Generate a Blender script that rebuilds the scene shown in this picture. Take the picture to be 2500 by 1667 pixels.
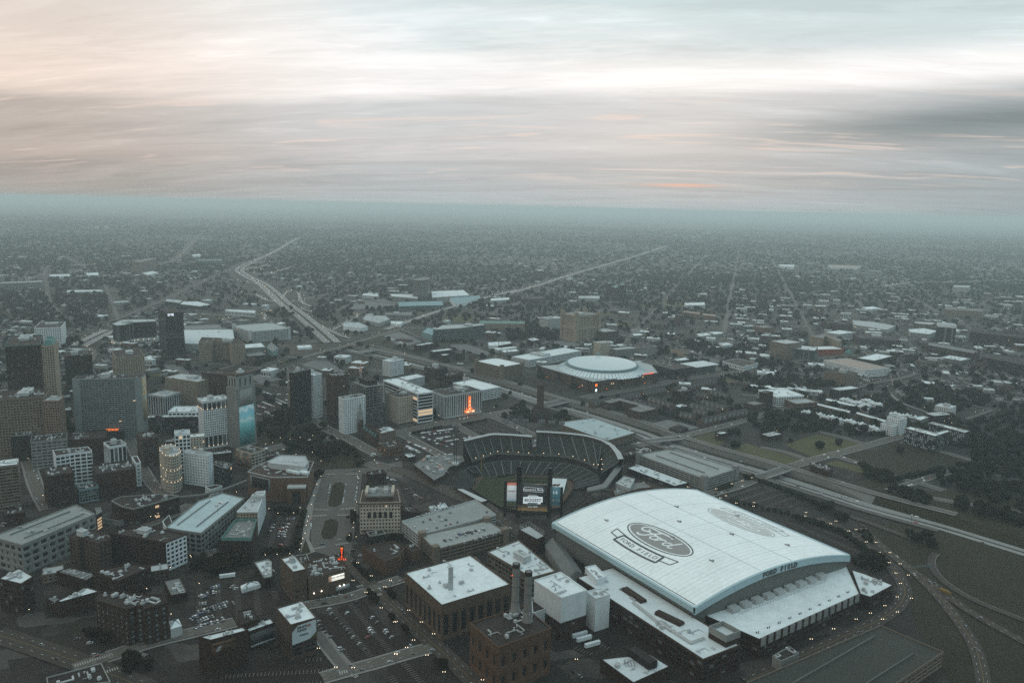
import bpy, math, random, json
import numpy as np
from mathutils import Vector, Matrix
from mathutils.geometry import tessellate_polygon
random.seed(7); RNG=np.random.default_rng(7)
for o in list(bpy.data.objects): bpy.data.objects.remove(o)
sc=bpy.context.scene; COL=sc.collection
# ------------------------------------------------------------------ camera
cam=bpy.data.cameras.new('camera'); co=bpy.data.objects.new('camera',cam); COL.objects.link(co)
cam.sensor_width=36; cam.lens=28; cam.clip_start=1; cam.clip_end=200000
PIT=math.atan((833.5-505)/1944); ROLL=0.0225
co.location=(0,0,350); co.rotation_euler=(Matrix.Rotation(math.pi/2-PIT,3,'X')@Matrix.Rotation(ROLL,3,'Z')).to_euler()
sc.camera=co
# ------------------------------------------------------------------ render, exposure
sc.render.engine='CYCLES'
sc.view_settings.view_transform='Standard'; sc.view_settings.look='None'; sc.view_settings.exposure=0.0; sc.view_settings.gamma=1
cy=sc.cycles; cy.max_bounces=4; cy.diffuse_bounces=2; cy.glossy_bounces=2; cy.transmission_bounces=2; cy.volume_bounces=1; cy.transparent_max_bounces=6
cy.use_denoising=False; cy.caustics_reflective=False; cy.caustics_refractive=False; cy.sample_clamp_indirect=3
cy.use_adaptive_sampling=False
# ------------------------------------------------------------------ world: dusk overcast over a Nishita sky
SUN_AZ=math.atan2(0.205,1.0); SUN_EL=math.radians(7)
w=bpy.data.worlds.new('World'); sc.world=w; w.use_nodes=True
NT=w.node_tree; N=NT.nodes; Lk=NT.links; N.clear()
def nd(t,**k):
    n=N.new(t)
    for a,b in k.items(): setattr(n,a,b)
    return n
def val(x): n=nd('ShaderNodeValue'); n.outputs[0].default_value=x; return n.outputs[0]
def mt(op,a,b=None,c=None):
    n=nd('ShaderNodeMath',operation=op)
    for i,v in enumerate((a,b,c)):
        if v is None: continue
        if isinstance(v,(int,float)): n.inputs[i].default_value=v
        else: Lk.new(v,n.inputs[i])
    return n.outputs[0]
def mixc(f,a,b):
    n=nd('ShaderNodeMix',data_type='RGBA'); n.clamp_factor=True
    for s,v in ((n.inputs[0],f),(n.inputs[6],a),(n.inputs[7],b)):
        if isinstance(v,(int,float)): s.default_value=v
        elif isinstance(v,tuple): s.default_value=(*v,1)
        else: Lk.new(v,s)
    return n.outputs[2]
def ramp(f,stops,interp='EASE'):
    n=nd('ShaderNodeValToRGB'); n.color_ramp.interpolation=interp; e=n.color_ramp.elements
    while len(e)>1: e.remove(e[-1])
    for i,(p,c) in enumerate(stops):
        x=e[0] if i==0 else e.new(p)
        x.position=p; x.color=(*c,1) if isinstance(c,tuple) else (c,c,c,1)
    Lk.new(f,n.inputs[0]); return n.outputs[0]
tc=nd('ShaderNodeTexCoord'); sep=nd('ShaderNodeSeparateXYZ'); Lk.new(tc.outputs['Generated'],sep.inputs[0])
X,Y,Z=sep.outputs
az=mt('ARCTAN2',X,Y)                      # 0 = view centre, + to the right
el=mt('ARCSINE',Z)
# cloud coordinates: long streaks that lie on a high flat deck
cz=mt('ADD',mt('MAXIMUM',Z,0.0),0.10)
cu=mt('DIVIDE',X,cz); cvv=mt('DIVIDE',Y,cz)
cmb=nd('ShaderNodeCombineXYZ'); Lk.new(mt('MULTIPLY',cu,0.30),cmb.inputs[0]); Lk.new(mt('ADD',mt('MULTIPLY',cvv,1.0),mt('MULTIPLY',cu,0.16)),cmb.inputs[1])
def noise(scale,detail,off,dist=0.0,rough=.55):
    n=nd('ShaderNodeTexNoise'); n.inputs['Scale'].default_value=scale; n.inputs['Detail'].default_value=detail; n.inputs['Distortion'].default_value=dist; n.inputs['Roughness'].default_value=rough
    m=nd('ShaderNodeVectorMath',operation='ADD'); Lk.new(cmb.outputs[0],m.inputs[0]); m.inputs[1].default_value=off
    Lk.new(m.outputs[0],n.inputs['Vector']); return n.outputs['Fac']
n1=noise(.5,7,(3.1,1.7,0),.5); n2=noise(1.3,9,(9.2,4.4,2),1.0,.68); n3=noise(.22,3,(5.5,0.6,7),.3)
# elevation profile of the overcast deck (radians); the bright deck ends in a clean lower edge
wob=mt('MULTIPLY',mt('SUBTRACT',n1,.5),mt('ADD',0.022,mt('MULTIPLY',mt('MAXIMUM',mt('MULTIPLY',az,-1.0),0.0),0.14)))
e2=mt('ADD',mt('SUBTRACT',el,mt('MULTIPLY',mt('MINIMUM',az,0.05),.055)),wob)
prof=ramp(mt('MULTIPLY',e2,2.0),[(0.0,(.485,.525,.54)),(.05,(.505,.54,.55)),(.11,(.535,.56,.57)),(.142,(.65,.65,.65)),(.18,(.645,.655,.66)),(.22,(.63,.65,.66)),(.262,(.675,.695,.705)),(.290,(1.0,.99,.98)),(.34,(1.04,1.03,1.02)),(.5,(.97,1.03,1.045)),(1.0,(.91,1.09,1.14))],'LINEAR')
st=ramp(mt('ADD',mt('MULTIPLY',n2,.72),mt('MULTIPLY',noise(6.5,9,(2,2,9),.9,.74),.34)),[(.33,.78),(.46,.93),(.57,1.03),(.68,1.18)],'EASE')
def mulc(f,a,c):
    n=nd('ShaderNodeMix',data_type='RGBA',blend_type='MULTIPLY')
    for s_,v in ((n.inputs[0],f),(n.inputs[6],a),(n.inputs[7],c)):
        if isinstance(v,(int,float)): s_.default_value=v
        elif isinstance(v,tuple): s_.default_value=(*v,1)
        else: Lk.new(v,s_)
    return n.outputs[2]
base=mulc(1.0,prof,st)
# open pale-blue sky above the deck to the right
right=mt('MULTIPLY',ramp(mt('ADD',mt('MULTIPLY',az,1.0),mt('ADD',mt('MULTIPLY',mt('SUBTRACT',n1,.5),2.4),.18)),[(.05,0.0),(.50,1.0)]),ramp(e2,[(.150,0.0),(.19,1.0)]))
base=mulc(mt('MULTIPLY',right,.95),base,(.60,.69,.71))
# slate bank that thickens to the right, low over the horizon
bc=mt('SUBTRACT',mt('SUBTRACT',el,mt('MULTIPLY',az,.055)),mt('ADD',.072,mt('MULTIPLY',mt('SUBTRACT',n1,.5),.010)))
bw=mt('ADD',.006,mt('MULTIPLY',mt('MAXIMUM',az,0.0),.034))
bd=mt('DIVIDE',bc,bw)
bank=mt('MULTIPLY',mt('EXPONENT',mt('MULTIPLY',mt('MULTIPLY',bd,bd),-1.0)),ramp(az,[(.10,0.0),(.5,1.0)]))
base=mulc(bank,base,(.44,.51,.53))
base=mulc(mt('MULTIPLY',ramp(az,[(.2,0.0),(.6,1.0)]),ramp(e2,[(.06,.8),(.14,0.0)])),base,(.66,.73,.75))
leftm=ramp(mt('MULTIPLY',az,-1.0),[(.10,0.0),(.55,.9)])
base=mulc(leftm,base,(.84,.70,.61))
# thin pink veins low over the horizon and the last red sliver of sun
vein=mt('MULTIPLY',ramp(noise(2.6,5,(1,8,3),1.2),[(.55,0.0),(.66,1.0)]),ramp(el,[(.02,0.0),(.05,1.0),(.11,1.0),(.14,0.0)]))
base=mixc(mt('MULTIPLY',vein,.38),base,(1.0,.78,.68))
da=mt('MULTIPLY',mt('SUBTRACT',az,SUN_AZ),24); de=mt('MULTIPLY',mt('SUBTRACT',el,0.030),520)
sl=mt('EXPONENT',mt('MULTIPLY',mt('ADD',mt('MULTIPLY',da,da),mt('MULTIPLY',de,de)),-1.0))
base=mixc(mt('MULTIPLY',sl,.6),base,(1.05,.55,.36))
sky=nd('ShaderNodeTexSky',sky_type='NISHITA'); sky.sun_disc=False; sky.sun_elevation=SUN_EL; sky.sun_rotation=SUN_AZ; sky.air_density=1.5; sky.dust_density=3
bg1=nd('ShaderNodeBackground'); Lk.new(base,bg1.inputs[0]); bg1.inputs[1].default_value=1.0
bg2=nd('ShaderNodeBackground'); Lk.new(sky.outputs[0],bg2.inputs[0]); bg2.inputs[1].default_value=0.05
ads=nd('ShaderNodeMixShader'); ads.inputs[0].default_value=.975; Lk.new(bg2.outputs[0],ads.inputs[1]); Lk.new(bg1.outputs[0],ads.inputs[2])
wo=nd('ShaderNodeOutputWorld'); Lk.new(ads.outputs[0],wo.inputs[0])
w.cycles.sampling_method='MANUAL'; w.cycles.sample_map_resolution=512
sl_=bpy.data.lights.new('sun','SUN'); sl_.energy=.5; sl_.angle=math.radians(18); sl_.color=(1,.86,.74)
so=bpy.data.objects.new('sun',sl_); COL.objects.link(so); so.location=(0,3000,2000)
sd=Vector((math.sin(SUN_AZ)*math.cos(SUN_EL),math.cos(SUN_AZ)*math.cos(SUN_EL),math.sin(SUN_EL)))
so.rotation_euler=sd.to_track_quat('Z','Y').to_euler()
# ------------------------------------------------------------------ survey of the place, metres (x right, y away from the viewpoint, z up)
HAZE_D=0.82e-4
STY={'pun': {'bay': 3.4, 'fl': 3.7, 'wf': 0.5, 'hf': 0.55}, 'office': {'bay': 3, 'fl': 3.8, 'wf': 0.62, 'hf': 0.55}, 'rib': {'bay': 7, 'fl': 3.6, 'wf': 0.9, 'hf': 0.5}, 'gar': {'bay': 8.5, 'fl': 3.2, 'wf': 0.88, 'hf': 0.45, 'dark': 1}, 'glass': {'bay': 3, 'fl': 3.8, 'wf': 0.88, 'hf': 0.8}, 'fac': {'bay': 5.5, 'fl': 4.4, 'wf': 0.8, 'hf': 0.68}}
BUILD=[
('office_building','wide brown brick office block with green copper roof edge beside the tallest tower',[(-860,1344),(-810,1250),(-767,1273),(-818,1367)],112,{'wall': 'brown','roof': 'tar','cap': 'copper','pent': 2,'bay': 5,'fl': 4,'wf': 0.55,'hf': 0.6}),
('office_tower','tall stone tower with green copper crown at the far edge of downtown',[(-674,1122),(-660,1128),(-676,1167),(-690,1162)],138,{'wall': 'sand','roof': 'copper','cap': 'sand','crown': 1,'units': 0,'bay': 3,'fl': 3.6,'wf': 0.5,'hf': 0.55}),
('hotel_building','brown brick hotel with a lit rooftop penthouse behind the tall copper-crowned tower',[(-836,1461),(-817,1426),(-777,1447),(-796,1483)],62,{'wall': 'brown','pent': 1,'st': 'pun'}),
('office_building','office block with white striped side wall and tall white penthouse beyond the copper crown',[(-1110,1825),(-1060,1846),(-1098,1934),(-1148,1912)],47,{'wall': 'white','pent': 1,'bay': 4.5,'fl': 4,'wf': 0.6,'hf': 0.55}),
('casino_hotel','dark glass hotel with gently curved front and pale lit podium left of the black tower',[(-967,1902),(-944,1876),(-931,1889),(-929,1931),(-908,1946),(-886,1957),(-904,1990),(-974,1969)],49.7,{'wall': 'dark','roof': 'pale','cap': 'pale','pent': 1,'podium': 0.2,'bay': 6,'fl': 40,'wf': 0.85,'hf': 0.97}),
('office_tower','black slab tower carrying the white DTE letters near its top',[(-832,1852),(-781,1773),(-749,1794),(-800,1873)],97,{'wall': 'black','roof': 'tar','cap': 'dark','sign': 'DTE','bay': 60,'fl': 3.8,'wf': 0.97,'hf': 0.5}),
('office_building','beige stone block with even punched windows between the hotel slab and the black tower',[(-774,1513),(-735,1450),(-693,1475),(-732,1539)],58,{'wall': 'sand','roof': 'tar','pent': 1,'bay': 4,'fl': 3.7,'wf': 0.5,'hf': 0.55}),
('apartment_slab','wide grey apartment slab with a colourful end wall and orange DETROIT sign at its foot',[(-637,1143),(-632,1119),(-541,1138),(-546,1162)],90.9,{'wall': 'slate','roof': 'tar','pent': 1,'slab': 1,'mural': 'patch','bay': 4.2,'fl': 3,'wf': 0.86,'hf': 0.52}),
('office_block','dark office box with white cornice and tall vertical ribs beside the hotel slab',[(-595,1271),(-562,1259),(-550,1292),(-582,1303)],33.1,{'wall': 'pale','roof': 'pale','units': 5,'bay': 5,'fl': 40,'wf': 0.6,'hf': 0.96}),
('office_building','long beige stone block with rows of paired windows behind the dark ribbed box',[(-587,1319),(-520,1289),(-505,1322),(-572,1352)],52,{'wall': 'sand','roof': 'pale','units': 5,'pent': 1,'st': 'office'}),
('apartment_building','low white apartment block with teal glass bays under the white hotel',[(-526,1210),(-522,1178),(-476,1183),(-480,1215)],30,{'wall': 'white','roof': 'white','st': 'fac'}),
('loft_building','dark brick loft block with a flat white roof below the teal glass bays',[(-531,1181),(-528,1168),(-474,1176),(-477,1190)],24,{'wall': 'dark','roof': 'white','st': 'fac'}),
('office_building','big brown stone office block at the left edge below the green-edged building',[(-701,1067),(-682,1019),(-627,1041),(-646,1089)],84,{'wall': 'sand2','roof': 'tar','pent': 2,'bay': 3.6,'fl': 3.7,'wf': 0.6,'hf': 0.5}),
('office_tower','slim stepped tower with a pinkish side wall in front of the copper-crowned tower',[(-626,1034),(-606,1038),(-612,1062),(-630,1057)],80,{'wall': 'pink','roof': 'pale','pent': 1,'units': 4,'bay': 3,'fl': 3.6,'wf': 0.6,'hf': 0.55}),
('low_building','low block with a tilted triangular grey roof at the left edge',[(-674,1048),(-660,1015),(-638,1027),(-646,1054)],36,{'wall': 'dark'}),
('office_building','grey concrete office with cluttered roof and ribbon windows left of the white-framed block',[(-633,1016),(-618,989),(-582,1009),(-597,1036)],36.6,{'wall': 'pale2','roof': 'tar','units': 9,'bay': 6,'fl': 4.2,'wf': 0.75,'hf': 0.45}),
('brick_building','dark brick block with a low roof at the foot of the hotel slab',[(-597,1048),(-583,1012),(-542,1027),(-556,1064)],33,{'wall': 'brown','roof': 'tar'}),
('commercial_building','narrow white-fronted building with three tall dark window bays',[(-537,1014),(-520,996),(-505,1010),(-521,1028)],30.5,{'wall': 'white','roof': 'tar','pent': 1,'bay': 5,'fl': 30,'wf': 0.72,'hf': 0.9}),
('loft_building','white-framed loft building with grid windows and dark roof',[(-565,947),(-549,925),(-534,939),(-517,948),(-531,965)],40,{'wall': 'white','roof': 'tar','units': 4,'st': 'fac'}),
('brick_building','brown brick block with a white rooftop tank in the dark left quarter',[(-541.5,885),(-521.5,857.9),(-499.3,874.3),(-519.3,901.4)],38,{'wall': 'brown','roof': 'tar','units': 4,'st': 'pun'}),
('office_building','stone block with white roof cut by the left edge of the picture',[(-586.3,867.8),(-573.4,845.5),(-552.1,857.9),(-565,880.2)],52,{'wall': 'sand2','roof': 'white','st': 'rib'}),
('theatre_building','dark brick hall crowded with rooftop ducts beside the slim white stair tower',[(-507.7,928.9),(-485.7,896.3),(-450.6,919.9),(-472.5,952.6)],28,{'wall': 'brown','roof': 'tar','units': 14}),
('stair_tower','slim white tower with one column of square windows',[(-474,960),(-458,936),(-453,939),(-469,964)],29.6,{'wall': 'white','roof': 'tar','units': 0,'bay': 5,'fl': 4.2,'wf': 0.4,'hf': 0.4}),
('glass_pavilion','small pavilion with lit teal glass front in the dark left quarter',[(-507.6,891.8),(-496.3,876.8),(-480.1,889.1),(-491.4,904)],16,{'wall': 'teal','roof': 'tar','st': 'glass'}),
('office_building','dark brown office block with gold edge strips and ribbon windows',[(-502,1033),(-482,1006),(-466,1018),(-486,1044)],39,{'wall': 'brown2','roof': 'tar','units': 4,'st': 'rib'}),
('terracotta_tower','ornate cream tower with rounded front and warm uplights',[(-431,942),(-416,921),(-404,916),(-400,924),(-402,937),(-422,963),(-433,959)],45.9,{'wall': 'cream','roof': 'pale','pent': 1,'lit': 0.06,'turret': 1,'bay': 2.8,'fl': 3.7,'wf': 0.6,'hf': 0.6}),
('apartment_slab','plain white slab with few small windows next to the uplit ornate tower',[(-405,950),(-371,940),(-368,950),(-402,959)],40.5,{'wall': 'white','roof': 'pale','pent': 1,'bay': 4,'fl': 3.4,'wf': 0.35,'hf': 0.45}),
('arcade_building','white building with tall arched top windows behind the uplit ornate tower',[(-438,1004),(-430,986),(-413,993),(-421,1011)],52,{'wall': 'white','roof': 'pale','bay': 5,'fl': 5,'wf': 0.75,'hf': 0.75}),
('commercial_building','cream block with warm lit windows beside the white hotel with dark arcades',[(-434,1042),(-428,1028),(-411,1035),(-417,1050)],36,{'wall': 'cream','roof': 'white','lit': 0.12,'st': 'pun'}),
('hotel_tower','white hotel tower with a dark uplit arcade near its top',[(-449,1110),(-434,1091),(-404,1114),(-419,1133)],69.3,{'wall': 'white','roof': 'white','pent': 1,'units': 6,'arcade': 1,'bay': 3,'fl': 3.5,'wf': 0.5,'hf': 0.55}),
('mural_tower','stone tower carrying a tall teal seascape mural on its side',[(-406,1108),(-387,1096),(-370,1124),(-390,1136)],87.1,{'wall': 'pale2','roof': 'pale','units': 1,'mural': 'sea','tier': 1,'bay': 3,'fl': 3.6,'wf': 0.45,'hf': 0.5}),
('office_building','broad brown stone building with arched top windows behind the mural tower',[(-523,1315),(-468,1298),(-459,1329),(-514,1346)],62,{'wall': 'brown2','roof': 'tar','units': 4,'st': 'pun'}),
('hospital_building','beige brick complex with projecting wings in front of the big parking garage',[(-685,1714),(-660,1720),(-664,1746),(-630,1745),(-603,1687),(-579,1699),(-616,1766),(-703,1778)],42.8,{'wall': 'sand','roof': 'tar','pent': 1,'units': 4,'st': 'pun'}),
('parking_garage','large pale parking garage with square corner towers beside the freeway',[(-730,2058),(-656,1964),(-574,2029),(-648,2123)],27.4,{'wall': 'pale','roof': 'pale','units': 0,'corner': 1,'st': 'gar'}),
('casino_podium','sprawling low casino block with pale flat roof behind the black slab tower',[(-847,2028),(-762,1828),(-645,1828),(-730,2055)],18,{'wall': 'pale','roof': 'white','units': 12}),
('casino_annex','low pale annex with a long roof behind the casino block',[(-882,2118),(-857,2059),(-773,2094),(-804,2155)],14,{'wall': 'pale','roof': 'pale2','units': 4}),
('low_building','flat hall with a bright white roof beside the teal steel shed',[(-630,1847),(-612,1798),(-572,1821),(-600,1875)],16,{'wall': 'pale2','roof': 'white','st': 'pun'}),
('steel_shed','small shed clad in teal steel panels',[(-573,1828),(-541,1773),(-543,1820),(-583,1902)],14,{'wall': 'teal','roof': 'pale2'}),
('low_building','grey flat-roofed block below the white-roofed hall',[(-591,1744),(-579,1717),(-547,1742),(-569,1775)],13,{'wall': 'dark','roof': 'pale2'}),
('low_shed','long white metal shed inside the construction pit',[(-523,1909),(-512,1877),(-484,1897),(-494,1923)],5,{'wall': 'white','roof': 'white'}),
('ornate_hall','grey stone hall with cornice in front of the empty paved lot',[(-435,1607),(-454,1574),(-438,1534),(-410,1576)],22,{'wall': 'pale2','roof': 'tar','units': 2,'st': 'pun'}),
('office_tower','charcoal tower rising behind the beige tower and left of the white tower',[(-352,1235),(-343,1230),(-325,1264),(-334,1268)],84,{'wall': 'dark','roof': 'tar','pent': 1,'st': 'pun'}),
('office_tower','beige stone tower with white cornice standing left of the white tower',[(-380,1322),(-354,1305),(-344,1320),(-369,1338)],48.6,{'wall': 'sand','roof': 'pale','st': 'pun'}),
('office_tower','white terracotta tower with arched top windows beside the parking lot',[(-347,1287),(-322,1267),(-311,1281),(-336,1302)],72.5,{'wall': 'white','roof': 'white','pent': 1,'units': 5,'bay': 3,'fl': 3.6,'wf': 0.55,'hf': 0.6}),
('office_tower','brown stone tower with dark crown between the two white towers',[(-299,1259),(-282,1240),(-263,1257),(-280,1276)],76.9,{'wall': 'brown2','roof': 'tar','units': 5,'bay': 3,'fl': 3.6,'wf': 0.45,'hf': 0.5}),
('apartment_tower','white gothic tower with vertical window bays on the park corner',[(-265,1193),(-254,1181),(-226,1206),(-236,1218)],55.2,{'wall': 'white','roof': 'tar','units': 4,'bay': 3.2,'fl': 3.6,'wf': 0.5,'hf': 0.62}),
('unfinished_tower','unfinished concrete frame tower with bare floors and a crane above it',[(-260,1266),(-230,1230),(-203,1253),(-233,1288)],65.5,{'frame': 1,'wall': 'pale2','roof': 'pale2'}),
('office_block','pale blue-white office block with a blank side wall behind the unfinished tower',[(-267,1617),(-247,1603),(-225,1634),(-246,1648)],31,{'wall': 'white','roof': 'white','pent': 1,'bay': 4,'fl': 4,'wf': 0.6,'hf': 0.5}),
('entertainment_building','long white-roofed building with orange-lit glass end next to the theatre block',[(-222,1348),(-150,1253),(-127,1270),(-200,1365)],49,{'wall': 'white','roof': 'white','units': 14,'lit': 0.1,'bay': 60,'fl': 5,'wf': 0.94,'hf': 0.75}),
('office_building','cream office building with a small bright marquee at its foot',[(-207,1278),(-182,1247),(-153,1271),(-179,1302)],43.2,{'wall': 'cream','roof': 'tar','pent': 1,'st': 'pun'}),
('theatre_block','stone theatre office block behind the glowing orange FOX marquee',[(-136,1318),(-109,1283),(-50,1330),(-77,1364)],39.2,{'wall': 'pale','roof': 'tar','pent': 1,'units': 8,'bay': 4.4,'fl': 34,'wf': 0.5,'hf': 0.93}),
('brick_building','red-brown brick hotel behind the long white-roofed building',[(-175,1566),(-151,1542),(-128,1566),(-152,1589)],29.1,{'wall': 'brown','roof': 'tar','pent': 1,'st': 'pun'}),
('brick_building','dark brick block stepping down next to the red-brown brick hotel',[(-146,1552),(-119,1538),(-98,1578),(-125,1592)],17.6,{'wall': 'brown','roof': 'tar','units': 2,'st': 'pun'}),
('low_building','low white-roofed block behind the long white roof',[(-220,1519),(-201,1494),(-170,1533),(-188,1553)],17,{'wall': 'pale','roof': 'white','st': 'pun'}),
('parking_garage','white-decked parking garage behind the theatre block',[(-110,1471),(-56,1413),(-19,1447),(-73,1505)],19.2,{'wall': 'white','roof': 'white','units': 0,'st': 'gar'}),
('parking_garage','brown parking garage with white deck beside the freeway trench',[(-76,1656),(-19,1597),(24,1639),(-34,1698)],26.2,{'wall': 'sand2','roof': 'white','units': 0,'corner': 1,'st': 'gar'}),
('parking_garage','long white parking garage left of the arena dome',[(0,1770),(39,1733),(166,1866),(126,1903)],15.7,{'wall': 'white','roof': 'white','units': 0,'pent': 1,'st': 'gar'}),
('brick_apartments','dark brick apartments with a pale roof left of the empty fenced lot',[(-237,1900),(-223,1889),(-189,1933),(-204,1944)],14.9,{'wall': 'brown','roof': 'white','st': 'pun'}),
('brick_apartments','dark brick apartments in the middle of the old cluster',[(-191,1821),(-179,1807),(-138,1842),(-150,1856)],16,{'wall': 'dark','roof': 'white','st': 'pun'}),
('brick_house','small square brick house with white roof in the old cluster',[(-164,1771),(-154,1758),(-139,1770),(-149,1783)],16.9,{'wall': 'brown','roof': 'white','st': 'pun'}),
('brick_apartments','brick apartment house with dormers beside the small square house',[(-138,1802),(-120,1788),(-108,1803),(-126,1817)],16.8,{'wall': 'brown','roof': 'tar','st': 'pun'}),
('glass_offices','teal glass and brick office building with a taller glass wing',[(-189,2128),(-205,2037),(-129,2085),(-74,2150),(-79,2174)],30.8,{'wall': 'teal2','roof': 'pale','pent': 1,'st': 'glass'}),
('vaulted_hall','low hall with a curved teal roof beside the glass offices',[(-233,2179),(-240,2092),(-207,2041),(-205,2136)],16,{'wall': 'teal','roof': 'teal'}),
('school_building','long stone building with green copper roofs beyond the park trees',[(-94,2304),(-98,2249),(35,2261),(37,2311)],20,{'wall': 'sand','roof': 'copper','st': 'pun'}),
('office_building','white gridded office block left of the stone temple tower',[(79,2306),(101,2270),(152,2302),(130,2337)],33.8,{'wall': 'pale','roof': 'pale','pent': 1,'st': 'pun'}),
('masonic_temple','tall gothic stone temple tower behind the arena',[(132,2134),(168,2083),(236,2129),(200,2181)],70,{'wall': 'sand','roof': 'pale2','pent': 1,'temple': 1,'bay': 5,'fl': 30,'wf': 0.35,'hf': 0.85}),
('temple_auditorium','stone auditorium with a row of tall arched windows against the temple tower',[(174,2160),(198,2112),(220,2142),(201,2189)],31.9,{'wall': 'sand','roof': 'teal','units': 0,'bay': 4,'fl': 30,'wf': 0.4,'hf': 0.7}),
('hotel_building','dark brick hotel with pale top floors next to the temple',[(213,2142),(246,2098),(288,2129),(254,2173)],25.6,{'wall': 'brown2','roof': 'pale','units': 4,'st': 'pun'}),
('office_building','white gridded office block just behind the arena dome',[(196,1885),(208,1865),(236,1881),(225,1901)],35,{'wall': 'cream','roof': 'pale','units': 3,'st': 'pun'}),
('parking_garage','grey parking garage behind the arena dome',[(236,1884),(248,1863),(303,1895),(291,1916)],20.2,{'wall': 'pale2','roof': 'pale','units': 0,'st': 'gar'}),
('brick_building','pale block with a dark red base beside the grey garage',[(301,1938),(310,1902),(348,1912),(339,1948)],20.6,{'wall': 'pale2','roof': 'tar','units': 3,'st': 'pun'}),
('office_building','dark brick headquarters beside the arena with white domed skylights',[(284,1716),(338,1634),(381,1663),(327,1744)],22.4,{'wall': 'dark','roof': 'tar','units': 8,'bay': 3.4,'fl': 4.4,'wf': 0.5,'hf': 0.6}),
('glass_pavilion','modern glass pavilion with a thin overhanging white roof',[(379,1725),(401,1694),(452,1730),(431,1760)],16.2,{'wall': 'teal2','roof': 'white','over': 1,'st': 'glass'}),
('link_building','flat white-roofed wing joining the glass pavilion to the dark headquarters',[(366,1778),(373,1756),(405,1778),(399,1803)],17,{'wall': 'teal2','roof': 'white','st': 'glass'}),
('substation_building','windowless beige concrete block beside the electrical yard',[(388,1919),(416,1895),(438,1921),(410,1945)],14.4,{'wall': 'sand','roof': 'tar'}),
('low_building','long white single-storey workshop along the avenue',[(486,1806),(518,1743),(566,1796),(531,1845)],9,{'wall': 'white','roof': 'tar','units': 4,'bay': 8,'fl': 8,'wf': 0.5,'hf': 0.4}),
('courtyard_apartments','grey courtyard apartment building wrapped round a green court',[(175,1359),(194,1380),(222,1346),(200,1323),(218,1301),(254,1331),(197,1405),(161,1375)],13.9,{'wall': 'brown2','roof': 'pale2','units': 6,'bay': 4,'fl': 3.4,'wf': 0.55,'hf': 0.55}),
('apartment_tower','dark brown apartment tower among the gabled townhouses',[(300,1445),(318,1430),(342,1456),(325,1472)],20.4,{'wall': 'brown','roof': 'tar','pent': 1,'st': 'pun'}),
('apartment_tower','eight-storey red-brown tower in front of the white modern block',[(449,1406),(460,1396),(476,1412),(464,1422)],29.1,{'wall': 'brown','roof': 'tar','units': 2,'st': 'pun'}),
('apartment_building','white and black modern apartment block behind the red-brown tower',[(468,1473),(485,1419),(542,1437),(526,1491)],18,{'wall': 'white','roof': 'white','units': 4,'st': 'fac'}),
('brick_apartments','three-storey brick apartments below the red-brown tower',[(420,1397),(434,1377),(458,1393),(444,1413)],11.8,{'wall': 'brown2','roof': 'pale2','st': 'pun'}),
('brick_house','square brick house with a white flat roof between gabled townhouses',[(290,1386),(299,1372),(318,1385),(309,1399)],6.4,{'wall': 'brown','roof': 'white','st': 'pun'}),
('brick_house','brick house with white roof facing the lawn beside the freeway',[(320,1202),(326,1193),(341,1202),(335,1211)],9.8,{'wall': 'brown','roof': 'white','st': 'pun'}),
('brick_house','long flat-roofed brick house at the dark grove beyond the lawn',[(393,1209),(402,1194),(428,1210),(418,1225)],7.7,{'wall': 'brown','roof': 'pale','st': 'pun'}),
('glass_apartments','blue-grey apartment block with vertical fins beside the red block',[(694,1979),(665,1927),(730,1889),(756,1942)],24.5,{'wall': 'teal2','roof': 'white','units': 5,'bay': 4,'fl': 20,'wf': 0.75,'hf': 0.95}),
('red_apartments','red-orange apartment block with white roof',[(747,2005),(758,1961),(838,1981),(827,2025)],14.5,{'wall': 'red','roof': 'white','st': 'pun'}),
('apartment_building','beige block behind the blue-grey finned apartments',[(637,1942),(662,1900),(712,1931),(686,1972)],37.4,{'wall': 'sand2','roof': 'pale','st': 'pun'}),
('apartment_building','tall beige U-shaped apartments behind the red block',[(790,2092),(814,2059),(835,2099),(834,2006),(855,2040),(842,2124)],29.5,{'wall': 'sand','roof': 'pale2','units': 2,'st': 'pun'}),
('apartment_building','very long white and grey apartment bar with pinkish roof',[(722,1813),(771,1704),(837,1733),(788,1842)],16.1,{'wall': 'white','roof': 'pinkroof','bay': 4,'fl': 3.3,'wf': 0.6,'hf': 0.6}),
('domed_church','brick church with a green ribbed dome behind the long apartment bar',[(798,1912),(808,1892),(841,1908),(830,1929)],11.8,{'wall': 'sand2','roof': 'copper','dome': 1,'units': 0,'st': 'pun'}),
('parking_garage','garage with a broad white deck and perforated dark walls',[(817,1854),(845,1824),(919,1892),(892,1922)],15.3,{'wall': 'dark','roof': 'white','units': 1,'bay': 3,'fl': 3,'wf': 0.6,'hf': 0.5}),
('office_building','wide dark office block with a flat dark penthouse',[(958,2217),(937,2122),(1037,2100),(1058,2195)],20.3,{'wall': 'brown2','roof': 'tar','pent': 1,'st': 'rib'}),
('office_tower','dark tower with pale cap and vertical pale ribs standing alone at the right',[(1208,2249),(1187,2202),(1228,2183),(1249,2231)],48.3,{'wall': 'dark','roof': 'pale','cap': 'white','capw': 5,'units': 3,'bay': 6,'fl': 60,'wf': 0.9,'hf': 0.97}),
('long_offices','very long brown building with ribbon windows and end towers',[(1116,2105),(1080,2053),(1141,1928),(1174,1972)],18.5,{'wall': 'brown2','roof': 'pale2','corner': 1,'st': 'rib'}),
('office_building','low brown office with a raised centre below the very long brown building',[(964,1869),(983,1840),(1049,1884),(1030,1913)],9.6,{'wall': 'sand2','roof': 'tar','pent': 1,'st': 'rib'}),
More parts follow.
